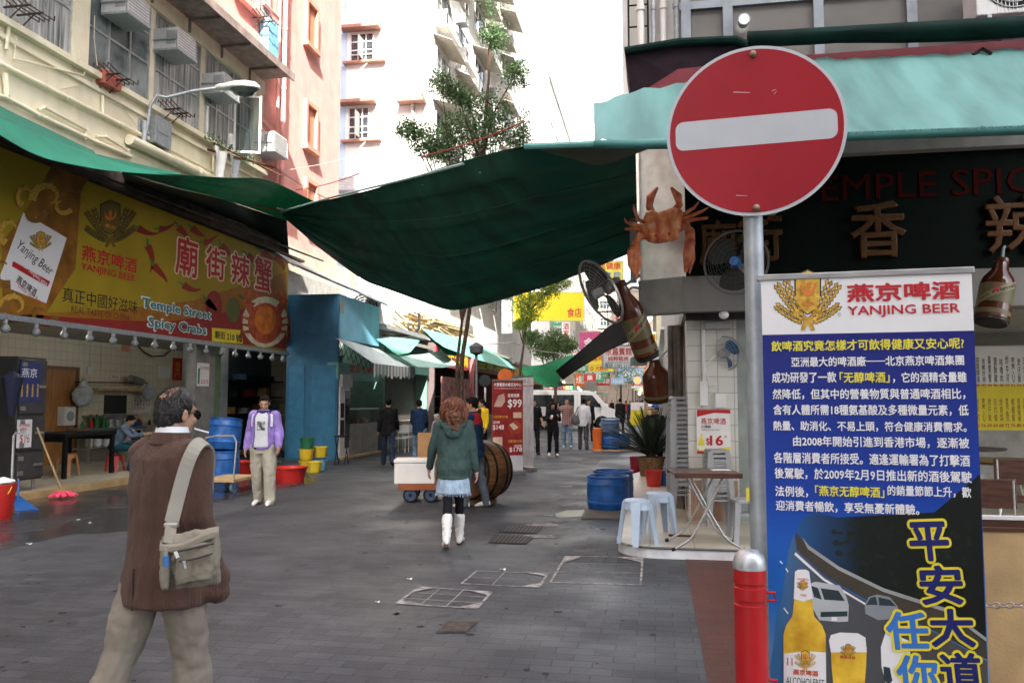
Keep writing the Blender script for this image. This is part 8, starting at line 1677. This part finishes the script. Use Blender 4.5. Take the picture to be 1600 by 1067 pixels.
def band(root, name, ring_lo, ring_hi, th, mt, local=True):
 """a standing collar: strip between two rings with thickness"""
 n = len(ring_lo); c = sum(ring_lo, Vector()) / n; out = MB(); vs = ring_lo + ring_hi; cc = sum(ring_hi, Vector()) / n
 inn = [p + (c - p).normalized() * th for p in ring_lo] + [p + (cc - p).normalized() * th for p in ring_hi]
 fs = []
 for j in range(n):
  k = (j + 1) % n; fs += [(j, k, n + k, n + j), (2 * n + k, 2 * n + j, 3 * n + j, 3 * n + k), (n + j, n + k, 3 * n + k, 3 * n + j), (k, j, 2 * n + j, 2 * n + k)]
 return obj(name, out.add(vs + inn, fs, 0, True), mt, root, local)
# 1 ---- man in brown corduroy jacket, foreground
mp = ground(265, 3.72)
jr = [(-.225, .212, .150), (-.12, .205, .148), (.0, .192, .14), (.12, .184, .135), (.25, .196, .14), (.36, .208, .135), (.43, .202, .12), (.475, .165, .098), (.51, .105, .08), (.53, .078, .07)]
man, J, Hm, s, hip, sp, fw = human('balding man in a brown corduroy jacket seen from behind with a khaki shoulder bag', mp, facing(28), 1.70, 2, ((4, 5, 34, .25), (-5, 12, 28, .24)), ((-17, 12), (10, 5)), -2, 4, CORD, KHAKI, BSHOE, None, HAIRB, M('tanned skin', (.42, .24, .155), .5, var=.08, sc=20), .006, 1.04, rings=jr, legfat=1.12, sleeve=1.16, crump=.008, pocket=True, hem=-.22)
ring = J['ring']
band(man, 'shirt_collar', ring(.505, .085, .08), ring(.575, .066, .068), .006, WSHIRT); band(man, 'jacket_collar', ring(.495, .102, .092), ring(.548, .085, .08), .012, CORD)
jb = MB()
for k, z in ((0, -.2),): jb.tube([hip + sp * (.42 - .02 * i) * s - fw * (.128 - .004 * abs(i - 8) * .1 + (.012 if i < 3 else 0)) * 1.04 * s for i in range(32)], .0022, 4)
obj('back_seam', jb, M('dark seam', (.045, .026, .02), .9), man, True)
obj('back_vent', MB().tube([hip + sp * (-.05 - .18 * i / 6) * s - fw * (.156 * s) + Vector((.004 * math.sin(i), 0, 0)) for i in range(7)], .004, 5), M('dark seam', (.045, .026, .02), .9), man, True)
# sparse hair: base shell low on the skull and combed strands, thin over the crown
h = MB(); h.ell((0, .034, .0), (.080, .078, .066), 22, 14, Hm); h.ell((0, .066, -.03), (.062, .042, .055), 16, 10, Hm)
for sx in (-1, 1): h.ell((sx * .066, .02, .018), (.017, .05, .05), 12, 8, Hm)
me = remesh(h, .006, 2, .4); crumple(me, .004, 60); link('hair', me, M('dark greying hair', (.014, .013, .013), .7, var=.4, sc=90, c2=(.04, .04, .04), spec=.2), man, True)
st = MB(); rh = random.Random(2)
def scalp(a, e, l=0): return Hm @ Vector(((.0745 + l) * math.sin(e) * math.cos(a), .012 + (.0925 + l) * math.sin(e) * math.sin(a), .03 + (.0925 + l) * math.cos(e)))
for i in range(2400):
 a = rh.uniform(0, 2 * PI); e = rh.uniform(.1, 1.7); bald = (Vector((math.sin(e) * math.cos(a), math.sin(e) * math.sin(a), math.cos(e))) - Vector((.0, .52, .85))).length
 if (bald < .58 and rh.random() < .88) or (e > 1.0 and math.sin(a) < -.3): continue
 d = rh.uniform(.25, .5); tw = rh.uniform(-.25, .25)
 st.tube([scalp(a + tw * k, e + d * k, .002 + .005 * math.sin(PI * k)) for k in (0, .35, .7, 1)], [.0019, .0019, .0015, .0005], 3)
obj('hair_strands', st, M('grey black strands', (.018, .017, .016), .5, var=.8, sc=30, c2=(.05, .048, .046)), man, True)
gl = MB()
for sx in (-1, 1):
 gl.tube([Hm @ Vector((sx * .03 + .024 * math.cos(q), -.098, -.002 + .018 * math.sin(q))) for q in [2 * PI * k / 16 for k in range(17)]], .002, 6, cap=False); gl.tube([Hm @ Vector((sx * .056, -.095, .004)), Hm @ Vector((sx * .076, -.04, .006)), Hm @ Vector((sx * .082, .02, .0)), Hm @ Vector((sx * .078, .034, -.014))], .0022, 6)
gl.tube([Hm @ Vector((-.008, -.1, .004)), Hm @ Vector((.008, -.1, .004))], .002, 6)
gl2 = MB()
for sx in (-1, 1): gl2.lathe([(0, -.0012), (.023, -.0012), (.023, .0012), (0, .0012)], 18, Hm @ Matrix.Translation((sx * .03, -.098, -.002)) @ Matrix.Rotation(R(90), 4, 'X'))
gr = obj('glasses', gl, BLACK, man, True); obj('lens', gl2, M('dark lens', (.02, .02, .022), .1), gr, True)
MW = chain_mat(man); p0 = MW @ (Hm @ Vector((-.012, -.098, -.069))); p1 = MW @ (Hm @ Vector((-.03, -.172, -.085))); solo('cigarette', MB().tube([p0, p1], .0045, 8), PAPER, 'cigarette in the mouth of the man in the brown jacket', 'cigarette')
# shoulder bag on his right hip
BAGM = M('khaki bag canvas', (.24, .215, .165), .8, var=.1, sc=9, bump=.3, bsc=22)
dM = 3.30; wp = lambda px, py, d: ad(px, py, d)
bag = thing('shoulder_bag', 'khaki canvas shoulder bag with zipped pockets on the back of the man in brown', 'bag', wp(298, 925, 3.4))
back = (wp(298, 880, 3.45) - wp(298, 880, 3.2)).normalized()
def bagloft(px0, px1, py0, py1, d, th, k=.92, n=10, slope=0):
 out = []
 for i in range(n + 1):
  t = i / n; e = math.sin(PI * min(1, max(0, .08 + .84 * t))) ** .4; y = py0 + (py1 - py0) * t
  L = wp(px0 + (1 - e) * 12 + 4 * (1 - t), y + slope * 0, d); Rr = wp(px1 - (1 - e) * 12 - 4 * (1 - t), y + slope, d); c = (L + Rr) / 2; a = (Rr - L) / 2
  out.append([c + a * math.copysign(abs(math.cos(q)) ** .45, math.cos(q)) + back * th * e * math.copysign(abs(math.sin(q)) ** .6, math.sin(q)) for q in [2 * PI * j / 28 for j in range(28)]])
 return out
me = remesh(MB().loft(bagloft(247, 347, 838, 924, 3.42, .075, slope=-14)), .007, 3); crumple(me, .011, 13, 1, 4); crumple(me, .004, 34, 1, 2); link('bag_body', me, BAGM, bag).data.transform(chain_mat(bag).inverted()) if 0 else None
o = link('bag_body', me, BAGM, bag)
me = remesh(MB().loft(bagloft(272, 336, 858, 914, 3.345, .03, slope=-10)), .006, 3); crumple(me, .008, 16, 1, 5); link('front_pocket', me, BAGM, bag)
me = remesh(MB().loft(bagloft(248, 268, 852, 922, 3.36, .035, slope=-2)), .006, 3); crumple(me, .005, 16, 1, 6); link('side_pocket', me, BAGM, bag)
zp = MB().tube([wp(272, 862, 3.315), wp(300, 856, 3.31), wp(334, 848, 3.32)], .006, 6).tube([wp(280, 877, 3.305), wp(305, 872, 3.30), wp(332, 864, 3.312)], .005, 6)
z_ = obj('zip', zp, M('dark zip', (.06, .055, .045), .5), bag); obj('zip_puller', MB().tube([wp(274, 862, 3.30), wp(278, 872, 3.29)], .008, 6).tube([wp(287, 876, 3.29), wp(290, 888, 3.285)], .008, 6), STEEL, z_)
obj('blue_tag', MB().tube([wp(259, 868, 3.31), wp(260, 884, 3.31)], .01, 8), MBLUE, bag)
fl_ = MB().grid(lambda u, v: wp(250 + 92 * u, 846 - 16 * u + 6 * math.sin(u * 5) + 14 * v, 3.40 - .055 * math.sin(PI * min(v, .5))), 14, 6, .006); obj('top_edge', fl_, BAGM, bag)
SL = [wp(262, 850, 3.36), wp(265, 838, 3.38), wp(268, 815, 3.43)]; UL = [wp(268, 815, 3.43), wp(278, 775, 3.455), wp(290, 730, 3.47), wp(300, 705, 3.485), wp(308, 693, 3.52), wp(316, 689, 3.58), wp(325, 692, 3.66), wp(330, 715, 3.8), wp(328, 780, 3.85), wp(320, 850, 3.75)]
def strap(L, w, th, name, mt, parent):
 P = smooth_chain(L, 40, 3); mb = MB(); rings = []
 for i, p in enumerate(P):
  d = (P[min(i + 1, 40)] - P[max(i - 1, 0)]).normalized(); n = (p - (MW @ (hip + sp * .2))); n -= d * n.dot(d); n.normalize(); sd = d.cross(n); rings.append([p + sd * w + n * th, p - sd * w + n * th, p - sd * w - n * th, p + sd * w - n * th])
 return obj(name, mb.loft(rings, sm=False), mt, parent)
strap(UL, .0285, .006, 'strap', M('pale strap webbing', (.30, .28, .23), .85, var=.08), bag); strap(SL, .022, .012, 'strap_end', BAGM, bag)
obj('buckle', MB().cbox(wp(268, 820, 3.41), .06, .02, .018, R(10)), STEEL, bag, bevel=.004)
# 2 ---- man in purple jacket
p, J, Hm, s, hip, sp, fw = human('man in an open purple jacket and pale trousers walking this way', ground(414, 12.6), R(8), 1.70, 0, ((4, 17, 30, .12), (-8, 15, 28, .15)), ((8, 10, 4), (-5, 8, 3)), 10, 18, PURP, PALEK, WSHOE, 'short', HAIRB, SKIN, .008, 1.13, -.08, legfat=1.32, sleeve=1.28, crump=.012)
ring = J['ring']
def front_panel(root, J, z0, z1, half, rad, mt, name, n=10, off=0):
 hip_, ring_ = None, J['ring']; mb = MB(); rows = []
 zs = [z0 + (z1 - z0) * i / n for i in range(n + 1)]
 R_ = [(d, rx, ry) for d, rx, ry in J['rg']]
 def at(d):
  for a, b in zip(R_, R_[1:]):
   if a[0] <= d <= b[0]: t = (d - a[0]) / (b[0] - a[0]); return a[1] + (b[1] - a[1]) * t, a[2] + (b[2] - a[2]) * t
  return R_[-1][1:]
 hh = hip
 def fn(u, v):
  d = z0 + (z1 - z0) * v; rx, ry = at(d); a = PI / 2 + (u - .5) * 2 * half * (1 - .15 * v) + off; return hh + sp * d * s + Vector((1, 0, 0)) * ((rx + rad) * 1.08 * s * math.cos(a)) + fw * ((ry + rad) * 1.08 * s * math.sin(a))
 return obj(name, mb.grid(fn, 12, n, .006), mt, root, True)
TSH = cloth_mat('pale grey tee shirt', (.55, .57, .6), .06)
sh = front_panel(p, J, -.09, .49, .55, .012, TSH, 'tee_shirt')
front_panel(p, J, -.09, .50, .05, .03, PURP, 'jacket_edge', off=.6); front_panel(p, J, -.09, .50, .05, .03, PURP, 'jacket_edge', off=-.6)
front_panel(p, J, .22, .36, .32, .016, M('tee print', (.12, .20, .26), .8, var=.8, sc=22, c2=(.5, .52, .55)), 'tee_print')
front_panel(p, J, .28, .47, .1, .022, M('white jacket panel', (.7, .68, .72), .5), 'jacket_stripe', off=.75); front_panel(p, J, .28, .47, .1, .022, M('white jacket panel', (.7, .68, .72), .5), 'jacket_stripe', off=-.75)
band(p, 'collar', ring(.475, .135, .105), ring(.525, .10, .09), .014, cloth_mat('navy collar', (.03, .03, .10))); obj('belt', MB().loft([ring(-.075, .176, .134), ring(-.045, .174, .133)]), BLACK, p, True)
# 3 ---- seated worker
sq = ground(183, 17.4, .12); p, J, *_ = human('worker in a blue grey shirt bent over on a low red stool', sq, facing(85), 1.6, 28, ((45, 6, 55, .1), (45, 6, 55, .1)), ((84, 92), (80, 86)), 0, 20, BGREY, cloth_mat('teal jeans', (.02, .09, .13)), BSHOE, 'short', vox=.012, hem=-.06)
stool('low_stool', 'low red plastic stool under the seated worker', sq + Vector((.0, .0, 0)), REDP, .34, .27)
# 4 ---- woman in green hoodie
wp_ = ground(709, 9.08); hr_ = [(-.17, .185, .145), (-.13, .178, .138), (-.05, .195, .15), (.08, .182, .135), (.25, .176, .125), (.37, .182, .12), (.44, .172, .10), (.49, .11, .08), (.53, .066, .064)]
p, J, Hm, s, hip, sp, fw = human('woman with curly auburn hair, green hoodie, denim skirt and white boots', wp_, facing(-2), 1.66, 0, ((6, 16, 18, .1), (-4, 12, 14, .05)), ((-13, 13, -4), (12, 5, -3)), 4, 4, GHOOD, None, BSHOE, None, RHAIR, M('pale skin', (.58, .36, .28), .5, var=.05), .007, 1.03, rings=hr_, sleeve=1.03, skirt=cloth_mat('pale denim skirt', (.34, .45, .58), .18, 14), tights=cloth_mat('black tights', (.012, .012, .016), .2), boots=BOOT)
def hood(q):
 for k in range(9): a = R(-20 + 27.5 * k); c = hip + sp * .455 * s + Vector((1, 0, 0)) * (.125 * s * math.cos(a)) - fw * (.03 + .075 * math.sin(a)) * s + Vector((0, 0, .02 - .04 * max(0, math.sin(a)))); q.ell(c, (.048, .045, .05), 12, 8)
 q.ell(hip + sp * .40 * s - fw * .12 * s, (.11, .05, .11), 16, 10)
garment(p, 'hood', None, GHOOD, .009, .008, hood)
rl_ = random.Random(6); h = MB(); h.ell((0, .024, .043), (.090, .104, .092), 22, 16, Hm); h.limb([Hm @ Vector((0, .06, .02)), Hm @ Vector((0, .085, -.10)), Hm @ Vector((0, .10, -.24))], [.10, .125, .085], 14); me = remesh(h, .01, 3); crumple(me, .016, 26); hb = link('hair', me, RHAIR, p, True)
lk = MB()
for i in range(300):
 a = rl_.uniform(-.5, PI + .5); e0_ = rl_.uniform(.1, 1.5); r0 = rl_.uniform(.92, 1.06); x = .092 * math.cos(a) * math.sin(e0_) * r0; y = .022 + .106 * math.sin(a) * math.sin(e0_) * r0; z = .045 + .094 * math.cos(e0_) * r0
 L_ = rl_.uniform(.16, .36); ph = rl_.uniform(0, 6.28); amp = rl_.uniform(.010, .022); fr_q = rl_.uniform(20, 34); P = []; n = 20; ox, oy = math.cos(a), max(.15, math.sin(a))
 for k in range(n + 1):
  t = k / n; dz_ = L_ * t; bul = .105 * math.sin(PI * min(1, t * 1.1 + .05)) * (.5 + .5 * rl_.random() * .3)
  P.append(Hm @ Vector((x + ox * bul + amp * math.sin(ph + dz_ * fr_q) * min(1, t * 4), y + oy * bul * .9 + amp * math.cos(ph + dz_ * fr_q) * min(1, t * 4) + .02 * t, z - dz_)))
 lk.tube(P, [.0045 + .004 * math.sin(PI * min(1, k / n + .1)) for k in range(n)] + [.0008], 4)
obj('curl', lk, m_leaf('auburn curls', (.055, .016, .008), (.26, .085, .035), .08), hb, True)
frg = MB()
sr = ring = J['ring'](-.335, .20, .16, 90)
for q in sr: frg.tube([q, q + Vector((rl_.uniform(-.01, .01), rl_.uniform(-.008, .008), -rl_.uniform(.012, .03)))], .0018, 3)
obj('skirt_fringe', frg, M('frayed denim', (.5, .58, .66), .9), p, True)
# 5 ---- man by the round tabletops
p, J, Hm, s, hip, sp, fw = human('man in a navy and red jacket half hidden by the curly haired woman', ground(743, 12.3), facing(-75), 1.68, 4, ((14, 8, 40, .1), (12, 8, 40, .1)), ((10, 4), (-8, 4)), 0, 4, NAVY, cloth_mat('grey jeans', (.09, .11, .13), .2), WSHOE, 'short', vox=.009)
ring = J['ring']; garment(p, 'red_yoke', [ring(.33, .195, .135), ring(.40, .196, .13), ring(.46, .185, .112), ring(.505, .12, .085)], cloth_mat('red jacket yoke', (.36, .02, .03)), .01)
# 6.. ---- people farther off
def walker(label, px, d, face, **k):
 k.setdefault('vox', .011); return human(label, ground(px, d), facing(face), **k)
walker('man in a black jacket and dark jeans walking away past the kiosk', 607, 20.4, -8, H=1.72, top=BLKC, bottom=DDENIM, hair='short', legs=((16, 4), (-16, 14)), arms=((-14, 10, 20, .05), (14, 10, 20, .05)), fat=1.05)
walker('man in a navy jumper standing left of the curly haired woman', 655, 21.0, 5, H=1.66, top=NAVY, bottom=DENIM, hair='short', legs=((4, 3), (-3, 3)), arms=((6, 8, 50, .3), (6, 8, 50, .3)))
p, J, Hm, s, hip, sp, fw = walker('grey haired old person in a lavender shirt sitting by the low shops', 678, 24.0, 80, H=1.58, top=LAV, bottom=GREYT, hair='short', hairm=GHAIR, legs=((82, 84), (80, 84)), lean=8, hem=-.06, arms=((30, 8, 50, .2), (30, 8, 50, .2)))
stool('plastic_stool', 'white plastic stool under the grey haired old person', ground(678, 24.0), WHITEP, .40, .3)
p, J, Hm, s, hip, sp, fw = walker('woman in a yellow cardigan over a dark top left of the red banner', 753, 22.5, 215, H=1.66, top=YCARD, bottom=BLKC, hair='tied', legs=((4, 3), (-4, 4)), arms=((4, 10, 20, .1), (4, 10, 20, .1)), turn=-30)
front_panel(p, J, -.15, .5, .42, .014, BLKC, 'dark_top')
walker('person in dark clothes half hidden behind the white banner', 834, 24.5, 170, H=1.68, top=BLKC, bottom=BLKC, hair='short', long_sleeve=False, arms=((6, 12, 25, .0), (6, 12, 25, .0)))
p, J, Hm, s, hip, sp, fw = walker('woman in a black jacket looking down at the phone in her hand', 864, 23.8, 178, H=1.60, top=BLKC, bottom=BLKC, shoes=WSHOE, hair='long', legs=((10, 5), (-9, 10)), arms=((20, 8, 95, .35), (30, 8, 70, .45)), nod=20, vox=.009, fat=.94, sleeve=.95)
MWp = chain_mat(p); q = MWp @ (J['wr', 1] + J['fd', 1] * .1 + Vector((.02, 0, .02))); solo('mobile_phone', MB().cbox(q, .06, .012, .11, 0, rx=R(-30)), WHITEP, 'pale mobile phone held by the woman in the black jacket', 'phone')
walker('man in a brown checked shirt with one hand raised to his ear', 886, 28.0, 182, H=1.72, top=PLAID, bottom=DENIM, shoes=M('pale blue shoe', (.3, .42, .48), .5), hair='short', legs=((5, 4), (-5, 6)), arms=((4, 8, 14, .05), (25, 25, 125, .3)), vox=.009, fat=1.06)
p, J, Hm, s, hip, sp, fw = walker('man in a white shirt and grey trousers walking away', 911, 26.9, 4, H=1.72, top=WSHIRT, bottom=GREYT, hair='short', legs=((10, 3), (-10, 8)), arms=((6, 14, 20, .1), (-6, 10, 25, .1)), vox=.009)
bq = ground(899, 26.8, .98); bg2 = thing('shoulder_bag', 'grey bag hanging at the side of the man in the white shirt', 'bag', bq); me = remesh(MB().ell((0, 0, .0), (.15, .08, .17), 18, 12), .012, 2); crumple(me, .02, 9); link('bag_body', me, cloth_mat('grey bag cloth', (.12, .12, .13)), bg2, True); obj('strap', MB().tube([(-.05, 0, .1), (.1, -.06, .45), (.12, .1, .46), (.05, .08, .1)], .012, 6), BLACK, bg2, True)
walker('person in a black jacket seen from behind beyond the woman with the phone', 862, 33.0, -4, H=1.74, top=BLKC, bottom=BLKC, hair='short', fat=1.12, vox=.014)
walker('man in black walking behind the man in the white shirt', 920, 33, 170, H=1.7, top=BLKC, bottom=BLKC, hair='short', vox=.014)
walker('person in a long dark coat standing at the right end of the van', 969, 40, 2, H=1.76, top=BLKC, bottom=BLKC, hair='short', hem=-.3, fat=1.12, vox=.014)
p, J, Hm, s, hip, sp, fw = walker('person in dark clothes and a blue and white cap behind the palm', 1024, 17.5, 200, H=1.55, top=BLKC, bottom=BLKC, hair='cap', lean=8, turn=-40, arms=((10, 8, 50, .2), (30, 8, 60, .2)))
obj('cap', MB().lathe([(.09, .0), (.092, .03), (.075, .075), (.04, .095), (0, .1)], 20, Hm @ Matrix.Translation((0, .015, .045))), MBLUE, p, True); obj('cap_peak', MB().prism([Hm @ Vector((.07 * math.cos(a), -.06 + -.09 * math.sin(a), .045)) for a in [PI * k / 10 for k in range(11)]], (0, 0, .012)), WHITEP, p, True)
tops = [BLKC, WSHIRT, NAVY, cloth_mat('dull red cloth', (.3, .05, .04)), BGREY, LAV]
for i, (px, d, fc) in enumerate([(938, 62, 10), (946, 70, 170), (985, 58, 190), (978, 66, 0), (995, 74, 180), (1004, 64, 20), (956, 80, 175), (990, 84, 0), (870, 66, 180), (848, 60, 10), (1000, 90, 10), (965, 95, 180)]):
 walker('far pedestrian in the lane beyond the van', px, d, fc, H=1.6 + .02 * (i % 7), top=tops[i % 6], bottom=[BLKC, DDENIM, GREYT][i % 3], vox=.022, group='far pedestrians beyond the van')
# parked motorcycles are too far to read; a few crates at the far stalls
for i in range(10):
 d = 56 + i * 4; X = -7.4 if i % 2 else -1.4; solo('crate', MB().cbox((X + (i % 3) * .3, d, .2 + .4 * (i % 2)), .6, .4, .38), [YELP, ORGP, BLUEP, CARD][i % 4], 'crate of goods at a far stall', 'crate', 'crates at the far stalls', .02)
